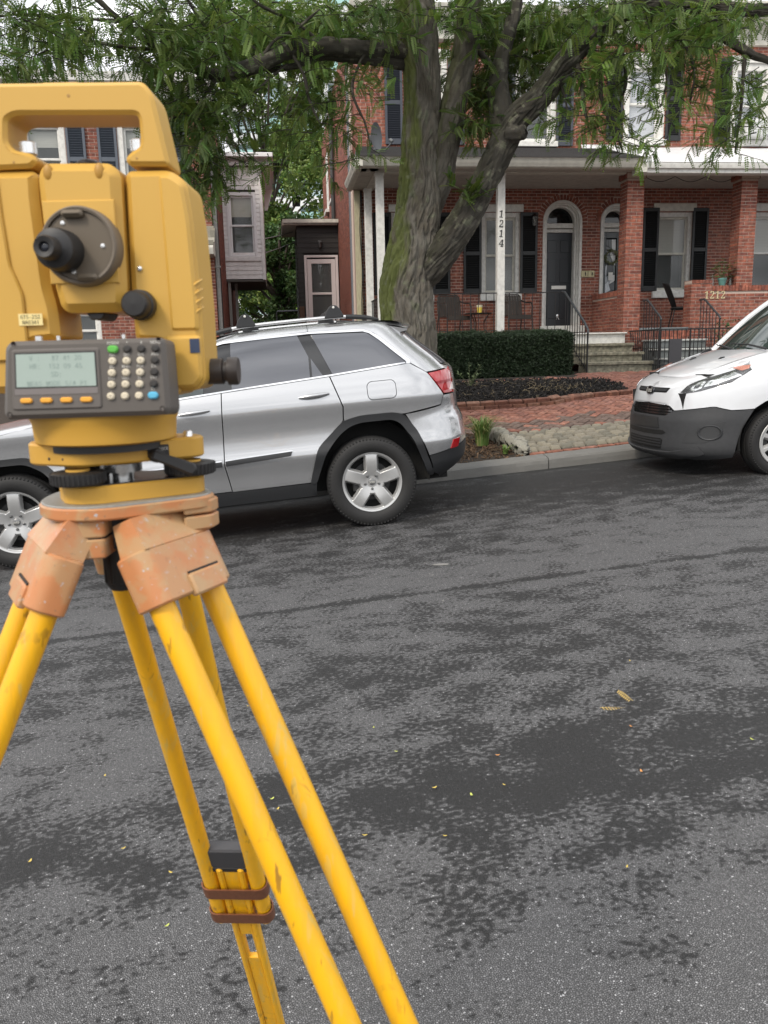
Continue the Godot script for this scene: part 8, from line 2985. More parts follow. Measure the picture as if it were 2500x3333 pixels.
func build_garden() -> void:
	# ---- clipped hedge
	var h := thing("hedge", "dark clipped yew hedge in front of the porch with white posts", "hedge", Vector3(3.4, -0.5, -14.55))
	var core := MB.new()
	core.grid(func(a: float, b: float) -> Vector3:
		var ang := lerpf(-0.1, PI + 0.1, b)
		return Vector3(lerpf(-1.75, 1.74, a), 0.02 + 0.74 * pow(maxf(sin(ang), 0.0), 0.35), -cos(ang) * 0.40), 12, 14, true)
	put("stems", core, M("hedge core", Color(0.010, 0.013, 0.008), 0.95), h)
	var xs := []
	var cs := []
	var nz := FastNoiseLite.new(); nz.seed = 40; nz.frequency = 1.6
	for k in 46000:
		var x := R(-1.78, 1.78)
		var ang := R(0.05, PI - 0.25)
		var y := 0.05 + 0.755 * pow(maxf(sin(ang), 0.0), 0.30)
		var z := cos(ang) * 0.46
		if rng.randf() < 0.45:
			z = 0.46 + R(-0.05, 0.02)
			y = R(0.03, 0.78)
		var wob := 0.07 * nz.get_noise_3d(x, y, z) + R(-0.05, 0.025)
		var nn := Vector3(0, y - 0.3, z).normalized()
		var p := Vector3(x, y, z) + nn * wob
		if absf(x) > 1.7:
			p.x -= signf(x) * R(0, 0.12)
		xs.push_back(Transform3D(random_basis().scaled_local(Vector3.ONE * R(0.7, 1.3)), p))
		var f := R(0.55, 1.4)
		cs.push_back(Color(0.022 * f, 0.043 * f, 0.016 * f))
	for k in 260:
		var x := R(-1.75, 1.72)
		xs.push_back(Transform3D(Basis(Vector3.RIGHT, R(-0.3, 0.3)).scaled_local(Vector3(1, R(1.5, 3.0), 1)), Vector3(x, 0.80 + R(0, 0.03), R(-0.3, 0.4))))
		cs.push_back(Color(0.035, 0.060, 0.022))
	multi("foliage", sprig(0.034), M("hedge leaf", Color(1, 1, 1), 0.6, 0.0, {"vc": true, "cull": true}), xs, cs, h)
	# ---- mulch of the bed
	xs = []
	cs = []
	var tries := 0
	while xs.size() < 7200 and tries < 60000:
		tries += 1
		var p := Vector2(R(0.6, 5.35), R(-13.75, -11.5))
		if not Geometry2D.is_point_in_polygon(p, bed_poly):
			continue
		var edge := 0.045 * smoothstep(-13.7, -12.6, p.y) * smoothstep(-11.5, -12.0, p.y)
		xs.push_back(Transform3D(random_basis().scaled_local(Vector3(R(0.5, 1.3), R(0.5, 1.2), R(0.5, 1.4))), gnd(p.x, p.y, 0.005 + edge + R(-0.01, 0.03))))
		var f := R(0.4, 1.6)
		var c := Color(0.020 * f, 0.017 * f, 0.015 * f)
		if rng.randf() < 0.035:
			c = Color(0.16, 0.125, 0.085)
		cs.push_back(c)
	var chip := MB.new()
	chip.box(Vector3.ZERO, Vector3(0.060, 0.008, 0.018))
	var mm := multi("mulch", chip.mesh(), M("mulch chip", Color(1, 1, 1), 0.9, 0.0, {"vc": true}), xs, cs)
	stuff(mm)
	tag(mm, "black bark mulch spread over the bed in front of the hedge", "mulch")
	var mb := MB.new()
	var mound := Geometry2D.triangulate_polygon(bed_poly)
	for k in range(0, mound.size(), 3):
		var q := []
		for e in 3:
			var p := bed_poly[mound[k + e]]
			q.push_back(gnd(p.x, p.y, 0.004))
		mb.flat(q[0], q[1], q[2], Vector3.UP)
	struct_(put("bed_ground", mb, M("soil")))
	# ---- brick edging along the front of the bed
	var ed := thing("bed_edging", "row of loose tilted bricks edging the mulch bed beside the pavement", "edging", Vector3.ZERO)
	var bb := MB.new()
	bb.box(Vector3.ZERO, Vector3(0.192, 0.06, 0.095), 0.006)
	var bm := bb.mesh()
	var tl := tones("edging brick", [Color(0.33, 0.15, 0.095), Color(0.27, 0.115, 0.075), Color(0.37, 0.19, 0.125)], 0.85, {"tex": "blotch", "s": 1.7, "bump": "stone", "bh": 0.3})
	var path := [Vector2(1.6, -11.56), Vector2(2.2, -11.54), Vector2(2.77, -11.48), Vector2(3.39, -11.42), Vector2(3.81, -11.45), Vector2(4.03, -11.56), Vector2(4.28, -11.70), Vector2(4.69, -11.74), Vector2(5.18, -11.77)]
	var seg := 0
	var left := 0.0
	var pos: Vector2 = path[0]
	while seg < path.size() - 1:
		var d: Vector2 = (path[seg + 1] - pos)
		if d.length() < 0.1:
			seg += 1
			continue
		var dir := d.normalized()
		var c := pos + dir * 0.1
		var ang := -atan2(dir.y, dir.x)
		var slope := atan((yg(c.x + dir.x * 0.1, c.y + dir.y * 0.1) - yg(c.x - dir.x * 0.1, c.y - dir.y * 0.1)) / 0.2)
		var bs := Basis(Vector3.UP, ang + R(-0.07, 0.07)) * Basis(Vector3.BACK, slope + R(-0.03, 0.03)) * Basis(Vector3.RIGHT, R(0.05, 0.4))
		var o := add_mesh("brick", bm, tl[rng.randi() % 3], ed)
		o.transform = Transform3D(bs, gnd(c.x, c.y, 0.065 if c.x < 4.0 else 0.03))
		if c.x < 4.3:
			var o2 := add_mesh("brick", bm, tl[rng.randi() % 3], ed)
			o2.transform = Transform3D(Basis(Vector3.UP, ang + R(-0.05, 0.05)) * Basis(Vector3.BACK, slope), gnd(c.x + 0.05, c.y + 0.03, 0.012))
		pos += dir * R(0.200, 0.212)
	# ---- weeds
	var wm := M("weed leaf", Color(1, 1, 1), 0.6, 0.0, {"vc": true, "cull": true, "back": Color(0.4, 0.4, 0.4)})
	for q in [[Vector3(3.0, 0, -12.9), 0.42, 70, "tall pale green weed sprouting from the mulch near the hedge"], [Vector3(2.55, 0, -12.9), 0.25, 30, "small sprawling weed at the left of the mulch bed"]]:
		var base := gnd(q[0].x, q[0].z, 0.02)
		var w := thing("weed", q[3], "weed", base)
		var sb := MB.new()
		var lb := MB.new()
		lb.use_col = true
		for st in 5:
			var a := R(0, TAU)
			var tip := Vector3(cos(a) * q[1] * 0.45, q[1] * R(0.6, 1.0), sin(a) * q[1] * 0.3)
			sb.tube([Vector3.ZERO, tip * 0.5 + Vector3(0, 0.04, 0), tip], [0.004, 0.003, 0.002], 5)
			for k in q[2] / 5:
				var t := R(0.2, 1.0)
				var p: Vector3 = tip * t
				var d := Vector3(R(-1, 1), R(-0.2, 0.8), R(-1, 1)).normalized()
				var wd := d.cross(Vector3.UP).normalized() * 0.011
				var f := R(0.8, 1.3)
				lb.col = Color(0.17 * f, 0.22 * f, 0.10 * f)
				lb.flat(p, p + d * 0.035 + wd, p + d * 0.07, Vector3.UP)
				lb.flat(p, p + d * 0.035 - wd, p + d * 0.07, Vector3.UP)
		put("stem", sb, M("weed stem", Color(0.16, 0.19, 0.08), 0.7), w)
		put("leaves", lb, wm, w)
	var dry := MB.new()
	for k in 130:
		var p := Vector2(R(2.6, 5.0), R(-13.3, -11.8))
		if rng.randf() < 0.5:
			p = Vector2(4.1 + R(-0.35, 0.35), -12.3 + R(-0.25, 0.25))
		var o := gnd(p.x, p.y, 0.05)
		var a := R(0, TAU)
		var l := R(0.06, 0.2)
		dry.tube([o, o + Vector3(cos(a) * l * 0.5, R(0.01, 0.07), sin(a) * l * 0.5), o + Vector3(cos(a) * l, R(-0.01, 0.03), sin(a) * l)], [0.0032, 0.0028, 0.001], 4, false)
	var dm := put("dry_stalks", dry, M("dry stalk", Color(0.30, 0.235, 0.14), 0.9))
	stuff(dm)
	tag(dm, "dry straw coloured stalks scattered on the black mulch", "stalks")
	# ---- pit of the street tree
	xs = []
	cs = []
	for k in 3400:
		var p := Vector2(R(0.3, 2.7), R(-10.2, -8.9))
		if not Geometry2D.is_point_in_polygon(p, pit_poly):
			continue
		xs.push_back(Transform3D(random_basis().scaled_local(Vector3.ONE * R(0.5, 1.1)), gnd(p.x, p.y, R(-0.03, 0.015) - 0.02 * smoothstep(-9.3, -8.95, p.y))))
		var f := R(0.4, 1.7)
		cs.push_back(Color(0.085 * f, 0.052 * f, 0.030 * f))
	var m2 := multi("leaf_litter", chip.mesh(), M("mulch chip"), xs, cs)
	stuff(m2)
	tag(m2, "brown leaf litter in the kerbside tree pit", "leaf litter")
	var g := thing("grass_clump", "bright striped grass clump in the tree pit behind the silver car", "grass plant", gnd(2.36, -9.50))
	tuft("blades", g, Vector3.ZERO, 190, 0.42, 0.30, M("grass blade", Color(1, 1, 1), 0.5, 0.0, {"vc": true, "cull": true, "back": Color(0.5, 0.5, 0.5)}))
	var g2 := thing("weed", "low green weed by the stone block in the tree pit", "weed", gnd(2.52, -9.05))
	tuft("blades", g2, Vector3.ZERO, 26, 0.12, 0.14, M("grass blade"), 0.016)
	# rough stone along the edge of the pit
	var s := MB.new()
	var sn := FastNoiseLite.new(); sn.seed = 4; sn.frequency = 3.2; sn.fractal_octaves = 4
	s.grid(func(a: float, b: float) -> Vector3:
		var t := lerpf(-1.0, 1.0, b)
		var ang := a * TAU
		var k := pow(maxf(1.0 - pow(absf(t), 5.0), 0.0), 0.5)
		var px := signf(cos(ang)) * pow(absf(cos(ang)), 0.55) * 0.085 * k
		var py := signf(sin(ang)) * pow(absf(sin(ang)), 0.55) * 0.115 * k
		var n := sn.get_noise_3d(px * 3.0, py * 3.0, t * 1.3) * 0.035
		return Vector3(px + n + 0.03 * sin(t * 2.0), py + n * 1.2, t * 0.52 + n), 26, 34)
	var so := put("stone_block", s, M("rough stone", Color(0.42, 0.40, 0.34), 0.9, 0.0, {"tex": "stone", "s": 2.0, "bump": "stone", "bh": 0.8}))
	so.transform = Transform3D(Basis(Vector3.UP, 0.09) * Basis(Vector3.RIGHT, 0.13), gnd(2.66, -9.42, 0.015))
	tag(so, "long rough pale stone block edging the tree pit by the cobbles", "stone block")

func bars(nm: String, parent: Node3D, pts: Array, r: float, m: Material) -> void:
	for q in pts:
		var b := MB.new()
		b.tube([q[0], q[1]], [r], 6)
		put(nm, b, m, parent)

func build_porch_things() -> void:
	var iron := M("black iron", Color(0.018, 0.018, 0.019), 0.5, 0.2)
	# ---- railing of 1214 along the hedge and down the steps
	var rl := thing("iron_railing", "thin black iron railing above the hedge running down beside the stone steps", "railing", Vector3(3.9, 0.3, -15.70))
	var o := Vector3(3.9, 0.3, -15.70)
	for q in [[Vector3(2.06, 1.08, -15.72), Vector3(4.19, 1.08, -15.72)], [Vector3(4.36, 1.08, -15.72), Vector3(5.48, 1.08, -15.72)]]:
		var b := MB.new()
		b.box((q[0] + q[1]) * 0.5 - o, Vector3(q[1].x - q[0].x, 0.018, 0.034), 0.003)
		put("top_rail", b, iron, rl)
		var b2 := MB.new()
		b2.box((q[0] + q[1]) * 0.5 - o - Vector3(0, 0.70, 0), Vector3(q[1].x - q[0].x, 0.014, 0.028), 0.003)
		put("bottom_rail", b2, iron, rl)
	var x := 2.16
	while x < 5.5:
		if absf(x - 4.275) > 0.09:
			bars("baluster", rl, [[Vector3(x, 0.31, -15.72) - o, Vector3(x, 1.08, -15.72) - o]], 0.0075, iron)
		x += 0.152
	var hr := MB.new()
	hr.tube([Vector3(5.48, 1.085, -15.70) - o, Vector3(5.49, 1.07, -15.58) - o, Vector3(5.50, 0.46, -14.52) - o, Vector3(5.50, 0.34, -14.36) - o, Vector3(5.50, 0.26, -14.35) - o], [0.022], 8)
	put("hand_rail", hr, M("grey iron", Color(0.055, 0.06, 0.065), 0.5, 0.2), rl)
	bars("post", rl, [[Vector3(5.50, -0.52, -14.36) - o, Vector3(5.50, 0.36, -14.36) - o]], 0.016, iron)
	for k in 9:
		var t := (k + 0.5) / 9.0
		var p := Vector3(5.495, lerpf(1.05, 0.38, t), lerpf(-15.6, -14.42, t))
		bars("baluster", rl, [[p - o, Vector3(p.x, maxf(p.y - 0.78, lerpf(0.3, -0.42, t)), p.z) - o]], 0.0075, iron)
	bars("bottom_rail", rl, [[Vector3(5.495, 0.30, -15.6) - o, Vector3(5.495, -0.36, -14.40) - o]], 0.009, iron)
	var lr := thing("iron_railing", "short black iron railing between the two white posts at the porch's left end", "railing", Vector3(1.95, 0.3, -16.5))
	var bl := MB.new()
	bl.box(Vector3(0, 0.74, 0), Vector3(0.034, 0.018, 1.36), 0.003)
	put("top_rail", bl, iron, lr)
	for k in 9:
		bars("baluster", lr, [[Vector3(0, 0.0, -0.62 + k * 0.155), Vector3(0, 0.74, -0.62 + k * 0.155)]], 0.0075, iron)
	# ---- gate and fence before the 1212 steps
	var gt := thing("iron_fence", "low black iron fence with gate across the grey steps of number 1212", "fence", Vector3(6.86, -0.42, -14.4))
	var gy := 0.735
	for q in [[gy, 0.022], [0.40, 0.014], [0.10, 0.018]]:
		var b := MB.new()
		b.box(Vector3(0.95, q[0], 0), Vector3(1.9, q[1], 0.03), 0.003)
		b.box(Vector3(0, q[0], -0.66), Vector3(0.03, q[1], 1.28), 0.003)
		put("rail", b, iron, gt)
	for k in 24:
		bars("bar", gt, [[Vector3(0.04 + k * 0.079, 0.03, 0), Vector3(0.04 + k * 0.079, gy, 0)]], 0.0075, iron)
	for k in 15:
		bars("bar", gt, [[Vector3(0, 0.03, -0.08 - k * 0.083), Vector3(0, gy, -0.08 - k * 0.083)]], 0.0075, iron)
	for xx in [0.0, 0.60, 1.9]:
		bars("post", gt, [[Vector3(xx, -0.02, 0.0), Vector3(xx, gy + 0.02, 0.0)]], 0.016, iron)
	var kick := MB.new()
	kick.box(Vector3(0.32, 0.30, 0.012), Vector3(0.24, 0.52, 0.008), 0.003)
	put("gate_panel", kick, M("dark grey bracket", Color(0.055, 0.055, 0.06), 0.35, 0.2), gt)
	var idx := 0
	for q in [[7.13, "left sloping black iron handrail of the grey steps, fixed to the brick pier"], [8.30, "right sloping black iron handrail below the brass house number"]]:
		var hx: float = q[0]
		var hd := thing("iron_handrail", q[1], "handrail", Vector3(hx, 0.1, -15.3))
		var tb := MB.new()
		tb.tube([Vector3(0, 0.80, -0.40), Vector3(0, 0.80, -0.22), Vector3(0, 0.45, 0.36), Vector3(0, 0.40, 0.40)], [0.02], 8)
		put("hand_rail", tb, M("grey iron"), hd)
		bars("post", hd, [[Vector3(0, -0.5, 0.38), Vector3(0, 0.44, 0.38)]], 0.015, iron)
		for k in 6:
			var z := -0.36 + k * 0.12
			var yt := 0.80 - maxf(0.0, (z + 0.22) / 0.58) * 0.35
			bars("baluster", hd, [[Vector3(0, 0.05 - k * 0.08, z), Vector3(0, yt, z)]], 0.0075, iron)
		idx += 1
	# ---- furniture on the 1214 porch
	wicker_chair(Vector3(3.58, 0.30, -16.75), 0.22, "brown wicker porch chair left of the small table behind the railing")
	wicker_chair(Vector3(4.86, 0.30, -16.75), 0.16, "brown wicker porch chair right of the white post numbered 1214")
	var tt := thing("porch_table", "small round dark metal table between the two wicker chairs", "table", Vector3(4.03, 0.30, -16.55))
	var tb := MB.new()
	tb.lathe(Vector3(0, 0.43, 0), Basis(), V2([0, 0.018, 0.27, 0.018, 0.28, 0.008, 0.27, 0.0, 0, 0.0]), 28)
	put("table_top", tb, M("dark bronze", Color(0.03, 0.026, 0.024), 0.4, 0.4), tt)
	for k in 3:
		var a := k * TAU / 3 + 0.4
		var lb := MB.new()
		var d := Vector3(cos(a), 0, sin(a))
		lb.tube([d * 0.22 + Vector3(0, 0.43, 0), d * 0.12 + Vector3(0, 0.28, 0), d * 0.12 + Vector3(0, 0.14, 0), d * 0.24], [0.011], 6)
		put("leg", lb, M("dark bronze"), tt)
	var cup := thing("drink_cup", "yellow plastic tumbler with pale rim standing on the porch table", "cup", Vector3(4.06, 0.748, -16.55))
	var cb := MB.new()
	cb.lathe(Vector3.ZERO, Basis(), V2([0.0, 0.0, 0.042, 0.0, 0.056, 0.115]), 20)
	put("body", cb, M("yellow plastic", Color(0.72, 0.55, 0.08), 0.35), cup)
	var cr := MB.new()
	cr.lathe(Vector3.ZERO, Basis(), V2([0.056, 0.115, 0.062, 0.155, 0.064, 0.16, 0.060, 0.16, 0.054, 0.115]), 20)
	put("rim", cr, M("clear pale plastic", Color(0.70, 0.66, 0.50), 0.3), cup)
	# ---- dark chair on the 1212 porch, seen from the side
	var dc := thing("porch_chair", "black woven garden chair standing sideways on the porch of number 1212", "chair", Vector3(8.33, 0.38, -16.55), Basis(Vector3.UP, 1.25))
	var blackw := M("black wicker", Color(0.010, 0.010, 0.011), 0.6)
	var bk := MB.new()
	bk.grid(func(a: float, b: float) -> Vector3:
		var t := lerpf(-1.0, 1.0, a)
		var w := 0.10 + 0.19 * sin(clampf(b * 1.05, 0, 1) * PI * 0.62)
		if b > 0.9:
			w *= 1.0 - (b - 0.9) * 2.0
		return Vector3(t * w, 0.42 + b * 0.50 - 0.04 * t * t * b, -0.18 - 0.20 * b + 0.09 * t * t), 12, 14)
	put("backrest", bk, blackw, dc)
	var se := MB.new()
	se.lathe(Vector3(0, 0.40, 0.02), Basis(), V2([0, 0.03, 0.20, 0.03, 0.23, 0.0, 0.20, -0.03, 0, -0.03]), 20)
	put("seat", se, blackw, dc)
	for q in [[-0.16, -0.14], [0.16, -0.14], [-0.16, 0.18], [0.16, 0.18]]:
		var lb := MB.new()
		lb.tube([Vector3(q[0], 0.38, q[1]), Vector3(q[0] * 1.35, 0.0, q[1] * 1.45)], [0.013], 6)
		put("leg", lb, blackw, dc)
	# ---- potted plant on the wall
	var pt := thing("potted_plant", "leafy green plant in a small teal pot on the brick porch wall", "plant", Vector3(8.83, 1.17, -15.86))
	var pb := MB.new()
	pb.lathe(Vector3.ZERO, Basis(), V2([0, 0, 0.055, 0.0, 0.082, 0.115, 0.09, 0.115, 0.09, 0.15, 0.08, 0.15, 0.076, 0.12, 0.0, 0.12]), 24)
	put("pot", pb, M("teal glaze", Color(0.13, 0.30, 0.27), 0.45), pt)
	var pl := MB.new()
	pl.use_col = true
	for k in 90:
		var a := R(0, TAU)
		var rr := R(0.03, 0.24)
		var p := Vector3(cos(a) * rr, 0.16 + R(0.0, 0.40) * (1.0 - rr * 1.5), sin(a) * rr)
		var d := Vector3(cos(a) + R(-0.4, 0.4), R(-0.4, 0.3), sin(a) + R(-0.4, 0.4)).normalized()
		var w := d.cross(Vector3.UP).normalized()
		var f := R(0.7, 1.35)
		pl.col = Color(0.09 * f, 0.155 * f, 0.04 * f)
		for e in [-0.7, 0.0, 0.7]:
			var dd: Vector3 = (d + w * float(e)).normalized()
			pl.flat(p, p + dd * 0.05 + w * 0.016, p + dd * 0.09, Vector3.UP)
			pl.flat(p, p + dd * 0.05 - w * 0.016, p + dd * 0.09, Vector3.UP)
	put("leaves", pl, M("weed leaf"), pt)
	var sp := MB.new()
	for k in 7:
		var a := k * 0.9
		sp.tube([Vector3(0, 0.12, 0), Vector3(cos(a) * 0.08, 0.32, sin(a) * 0.08), Vector3(cos(a) * 0.15, 0.45, sin(a) * 0.15)], [0.005, 0.004, 0.002], 5)
	put("stem", sp, M("weed stem"), pt)
	for q in [[8.62, "small glass bottle on the brick wall left of the teal pot"], [9.0, "small glass bottle on the brick wall between the teal pot and the pier"]]:
		var bt := MB.new()
		bt.lathe(Vector3.ZERO, Basis(), V2([0, 0, 0.028, 0.0, 0.03, 0.01, 0.03, 0.12, 0.012, 0.16, 0.012, 0.21, 0.0, 0.21]), 16)
		var bo := put("glass_bottle", bt, M("bottle glass", Color(0.35, 0.38, 0.36), 0.08, 0.0, {"alpha": 0.25}))
		bo.position = Vector3(q[0], 1.172, -15.86)
		tag(bo, q[1], "bottle")
	# ---- low plants behind the fence
	var fp := thing("potted_plant", "low green plant at the right end of the black iron fence", "plant", Vector3(8.45, -0.38, -14.75))
	var fl := MB.new()
	fl.use_col = true
	for k in 220:
		var p := Vector3(R(-0.3, 0.45), R(0.4, 0.85), R(-0.2, 0.2))
		var d := Vector3(R(-1, 1), R(-0.3, 0.8), R(-1, 1)).normalized()
		var w := d.cross(Vector3.UP).normalized() * 0.02
		var f := R(0.6, 1.3)
		fl.col = Color(0.05 * f, 0.10 * f, 0.03 * f)
		fl.flat(p, p + d * 0.04 + w, p + d * 0.09, Vector3.UP)
		fl.flat(p, p + d * 0.04 - w, p + d * 0.09, Vector3.UP)
	put("leaves", fl, M("weed leaf"), fp)
	var fs := MB.new()
	for k in 8:
		fs.tube([Vector3(R(-0.15, 0.2), 0.2, 0), Vector3(R(-0.3, 0.4), 0.75, R(-0.15, 0.15))], [0.006, 0.003], 5)
	put("stem", fs, M("weed stem"), fp)
	var fpot := MB.new()
	fpot.lathe(Vector3(0.05, 0, 0), Basis(), V2([0, 0, 0.14, 0.0, 0.19, 0.28, 0.17, 0.28, 0.0, 0.24]), 20)
	put("pot", fpot, M("dark planter", Color(0.05, 0.045, 0.045), 0.6), fp)
	# ---- wall lamp beside the black door, two letter boxes between the doors
	var wl := thing("porch_lamp", "black lantern on the brick wall left of the black arched door", "lamp", Vector3(5.45, 2.55, WZ))
	var lb2 := MB.new()
	lb2.box(Vector3(0, 0.14, 0.02), Vector3(0.07, 0.20, 0.03), 0.006)
	lb2.tube([Vector3(0, 0.22, 0.03), Vector3(0, 0.26, 0.08), Vector3(0, 0.24, 0.11)], [0.008], 6)
	lb2.lathe(Vector3(0, 0.18, 0.11), Basis(), V2([0, 0.07, 0.02, 0.055, 0.065, 0.02, 0.07, 0.0, 0.0, 0.0]), 4)
	lb2.lathe(Vector3(0, -0.02, 0.11), Basis(), V2([0.0, -0.02, 0.04, 0.0, 0.045, 0.02, 0.0, 0.02]), 4)
	for k in 4:
		var a := k * TAU / 4
		lb2.tube([Vector3(cos(a) * 0.045, 0.0, 0.11 + sin(a) * 0.045), Vector3(cos(a) * 0.062, 0.18, 0.11 + sin(a) * 0.062)], [0.005], 5)
	put("lantern_frame", lb2, M("black enamel"), wl)
	var lg := MB.new()
	lg.lathe(Vector3(0, 0.0, 0.11), Basis(), V2([0.040, 0.0, 0.056, 0.18]), 4)
	put("lantern_glass", lg, M("lantern glass", Color(0.5, 0.5, 0.48), 0.1, 0.0, {"alpha": 0.3}), wl)
	var n := 0
	for q in [[6.585, "brass letter box left of its twin between the two arched doors"], [6.735, "brass letter box right of its twin, next to the leaded glass door"]]:
		var bo := thing("letter_box", q[1], "letter box", Vector3(q[0], 1.575, WZ))
		var mb2 := MB.new()
		mb2.box(Vector3(0, 0, 0.015), Vector3(0.142, 0.135, 0.035), 0.006)
		put("plate", mb2, M("dull brass", Color(0.45, 0.40, 0.24), 0.45, 0.3), bo)
		var kb := MB.new()
		kb.ellipsoid(Vector3(0.02, 0.0, 0.038), Vector3(0.012, 0.040, 0.012), Basis(), 10, 8)
		put("bell_pull", kb, M("black enamel"), bo)
	# ---- satellite dish on the left corner of the porch roof
	var sd := thing("satellite_dish", "grey satellite dish with bent arm on the left corner of the porch roof", "satellite dish", Vector3(1.86, 3.62, -15.75), Basis(Vector3.UP, 0.95))
	var db := MB.new()
	db.grid(func(a: float, b: float) -> Vector3:
		var r := b
		var ang := a * TAU
		return Vector3(cos(ang) * r * 0.21, 0.22 + sin(ang) * r * 0.25, 0.03 + 0.07 * r * r), 28, 6)
	put("dish", db, M("dish grey", Color(0.11, 0.115, 0.12), 0.5), sd)
	var dbk := MB.new()
	dbk.box(Vector3(0, 0.18, -0.02), Vector3(0.10, 0.16, 0.06), 0.01)
	dbk.tube([Vector3(0, 0.16, -0.03), Vector3(0, 0.0, -0.05), Vector3(0, -0.18, -0.05)], [0.022], 8)
	put("mast", dbk, M("dark dish bracket", Color(0.07, 0.07, 0.075), 0.5), sd)
	var arm := MB.new()
	arm.tube([Vector3(0, 0.02, 0.02), Vector3(0, -0.02, 0.28), Vector3(0, 0.10, 0.42)], [0.013], 6)
	arm.lathe(Vector3(0, 0.10, 0.42), Basis(Vector3.RIGHT, -0.9), V2([0, 0.0, 0.03, 0.0, 0.035, 0.06, 0.0, 0.08]), 12)
	put("feed_arm", arm, M("dish grey"), sd)

func wicker_chair(at: Vector3, turn: float, label: String) -> void:
	var c := thing("porch_chair", label, "chair", at, Basis(Vector3.UP, turn))
	var wick := M("brown wicker", Color(0.035, 0.027, 0.021), 0.6)
	var fr := M("bronze tube", Color(0.045, 0.038, 0.034), 0.4, 0.3)
	# woven back: strips over strips
	var bk := MB.new()
	var back := Transform3D(Basis(Vector3.RIGHT, -0.20), Vector3(0, 0.40, -0.20))
	bk.xf = back
	for k in 16:
		bk.box(Vector3(-0.225 + k * 0.030, 0.21, 0.004 if k % 2 else -0.004), Vector3(0.022, 0.42, 0.008))
	for k in 14:
		bk.box(Vector3(0, 0.015 + k * 0.030, 0.0), Vector3(0.46, 0.020, 0.010))
	bk.tube([Vector3(-0.235, 0.0, 0), Vector3(-0.235, 0.40, 0), Vector3(-0.20, 0.44, 0), Vector3(0.20, 0.44, 0), Vector3(0.235, 0.40, 0), Vector3(0.235, 0.0, 0)], [0.015], 8)
	put("backrest", bk, wick, c)
	var st := MB.new()
	for k in 15:
		st.box(Vector3(0, 0.40, -0.21 + k * 0.030), Vector3(0.47, 0.012, 0.022))
	st.box(Vector3(0, 0.392, 0), Vector3(0.46, 0.008, 0.44))
	st.box(Vector3(0, 0.36, 0.235), Vector3(0.48, 0.09, 0.02), 0.006)
	put("seat", st, wick, c)
	for s in [-1.0, 1.0]:
		var ab := MB.new()
		ab.tube([Vector3(s * 0.25, 0.72, -0.28), Vector3(s * 0.265, 0.66, -0.05), Vector3(s * 0.265, 0.65, 0.17), Vector3(s * 0.265, 0.58, 0.24), Vector3(s * 0.26, 0.40, 0.23)], [0.015], 8)
		put("arm", ab, fr, c)
		var l1 := MB.new()
		l1.tube([Vector3(s * 0.26, 0.42, 0.23), Vector3(s * 0.27, 0.0, 0.27)], [0.014], 8)
		put("leg", l1, fr, c)
		var l2 := MB.new()
		l2.tube([Vector3(s * 0.25, 0.72, -0.28), Vector3(s * 0.25, 0.40, -0.22), Vector3(s * 0.26, 0.0, -0.32)], [0.014], 8)
		put("leg", l2, fr, c)

func on_road(x: float, z: float, up := 0.004) -> Vector3:
	return Vector3(x, road_y(x) + 0.02 * (1.0 - pow((z + 2.5) / 6.3, 2.0)) - 0.018 + up, z)

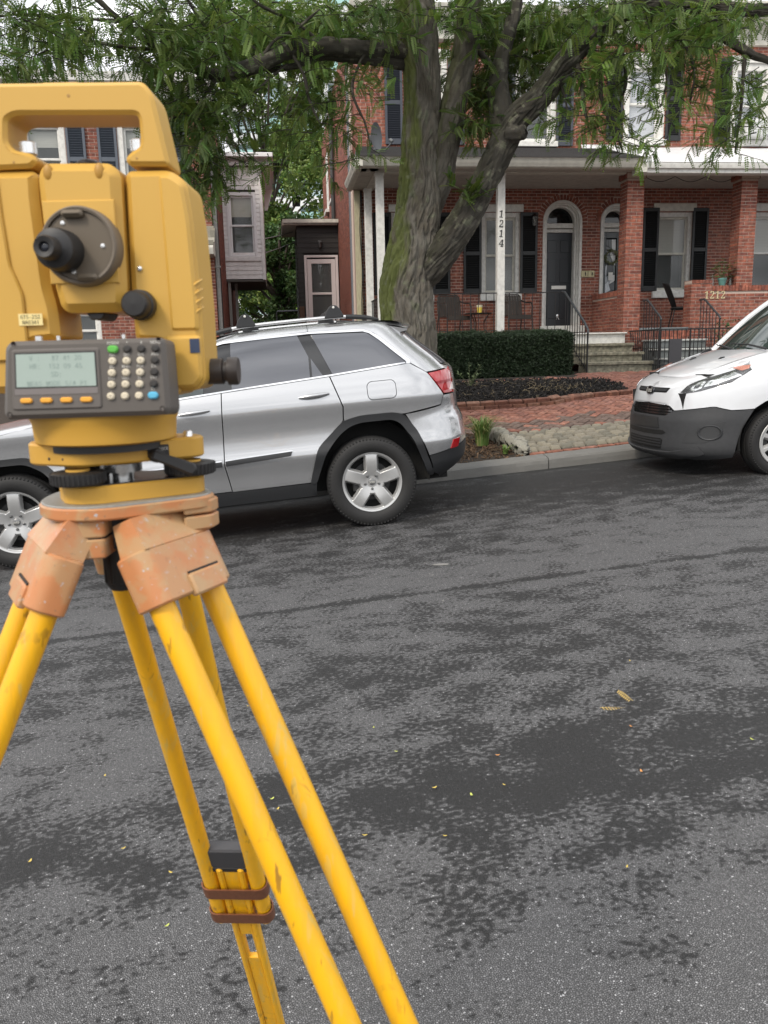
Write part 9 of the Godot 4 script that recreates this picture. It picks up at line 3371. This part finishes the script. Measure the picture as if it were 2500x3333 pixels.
func build_litter() -> void:
	# dropped leaflets and two whole yellow leaves on the asphalt
	var b := MB.new()
	b.grid(func(a: float, c: float) -> Vector3:
		var t := lerpf(-1.0, 1.0, c)
		return Vector3(lerpf(-1, 1, a) * 0.0045 * pow(maxf(1.0 - t * t, 0.0), 0.6) * 0.75, 0.001 + 0.003 * t * t, t * 0.0085), 2, 8)
	var lm := b.mesh()
	var ys := [M("yellow leaflet", Color(0.48, 0.36, 0.08), 0.6, 0.0, {"cull": true}), M("green yellow leaflet", Color(0.42, 0.46, 0.10), 0.6, 0.0, {"cull": true}), M("orange leaflet", Color(0.50, 0.22, 0.06), 0.6, 0.0, {"cull": true})]
	var spots := [[0.57, -2.43, 1], [0.69, -2.46, 0], [-0.39, -2.27, 0], [0.44, -2.23, 0], [0.46, -2.51, 0], [-0.85, -2.45, 0], [-0.56, -2.44, 0], [-0.37, -2.03, 1], [-0.07, -2.53, 0], [-0.09, -2.6, 1], [1.15, -2.41, 2], [1.25, -2.72, 2], [-0.72, -2.95, 0], [0.72, -2.66, 2], [0.31, -3.02, 1], [0.37, -2.8, 1], [0.9, -1.95, 0], [1.5, -3.3, 0], [0.2, -2.3, 0], [-0.2, -3.4, 0], [1.6, -2.5, 1], [0.78, -6.9, 2]]
	for q in spots:
		var o := add_mesh("fallen_leaflet", lm, ys[q[2]], null)
		o.transform = Transform3D(Basis(Vector3.UP, R(0, TAU)).scaled_local(Vector3.ONE * R(0.8, 1.2)), on_road(q[0], q[1], 0.006))
		tag(o, "tiny single yellow or orange leaflet fallen on the dark asphalt", "leaflet", "leaflets scattered on the road")
	for q in [[1.20, -2.90, 1.45, "yellow fallen compound leaf lying nearly level on the road"], [1.33, -3.03, 0.1, "yellow fallen compound leaf lying upright beyond the other on the road"]]:
		var o := add_mesh("fallen_leaf", locust_leaf(0.10, 8, 0.0, 0.13), M("straw leaf", Color(0.60, 0.42, 0.13), 0.7, 0.0, {"cull": true}), null)
		o.transform = Transform3D(Basis(Vector3.UP, q[2]), on_road(q[0], q[1], 0.008))
		tag(o, q[3], "leaf")
	var cb := MB.new()
	for k in 90:
		var p := on_road(R(-2, 4.5), R(-8.5, -4.5), 0.003)
		cb.box(p, Vector3(R(0.003, 0.008), 0.003, R(0.003, 0.008)), 0.001, Basis(Vector3.UP, R(0, 3)))
	var ch := put("stone_chips", cb, M("pale chip", Color(0.36, 0.345, 0.32), 0.8))
	stuff(ch)
	tag(ch, "pale grains and chips strewn over the asphalt", "chips")
	var wc := MB.new()
	wc.ellipsoid(Vector3.ZERO, Vector3(0.07, 0.002, 0.03), Basis(), 14, 6)
	var wo := put("paint_spot", wc, M("pale spot", Color(0.19, 0.185, 0.175), 0.9))
	wo.position = on_road(1.04, -5.3, 0.002)
	tag(wo, "pale worn spot on the asphalt beyond the dark joint", "spot")
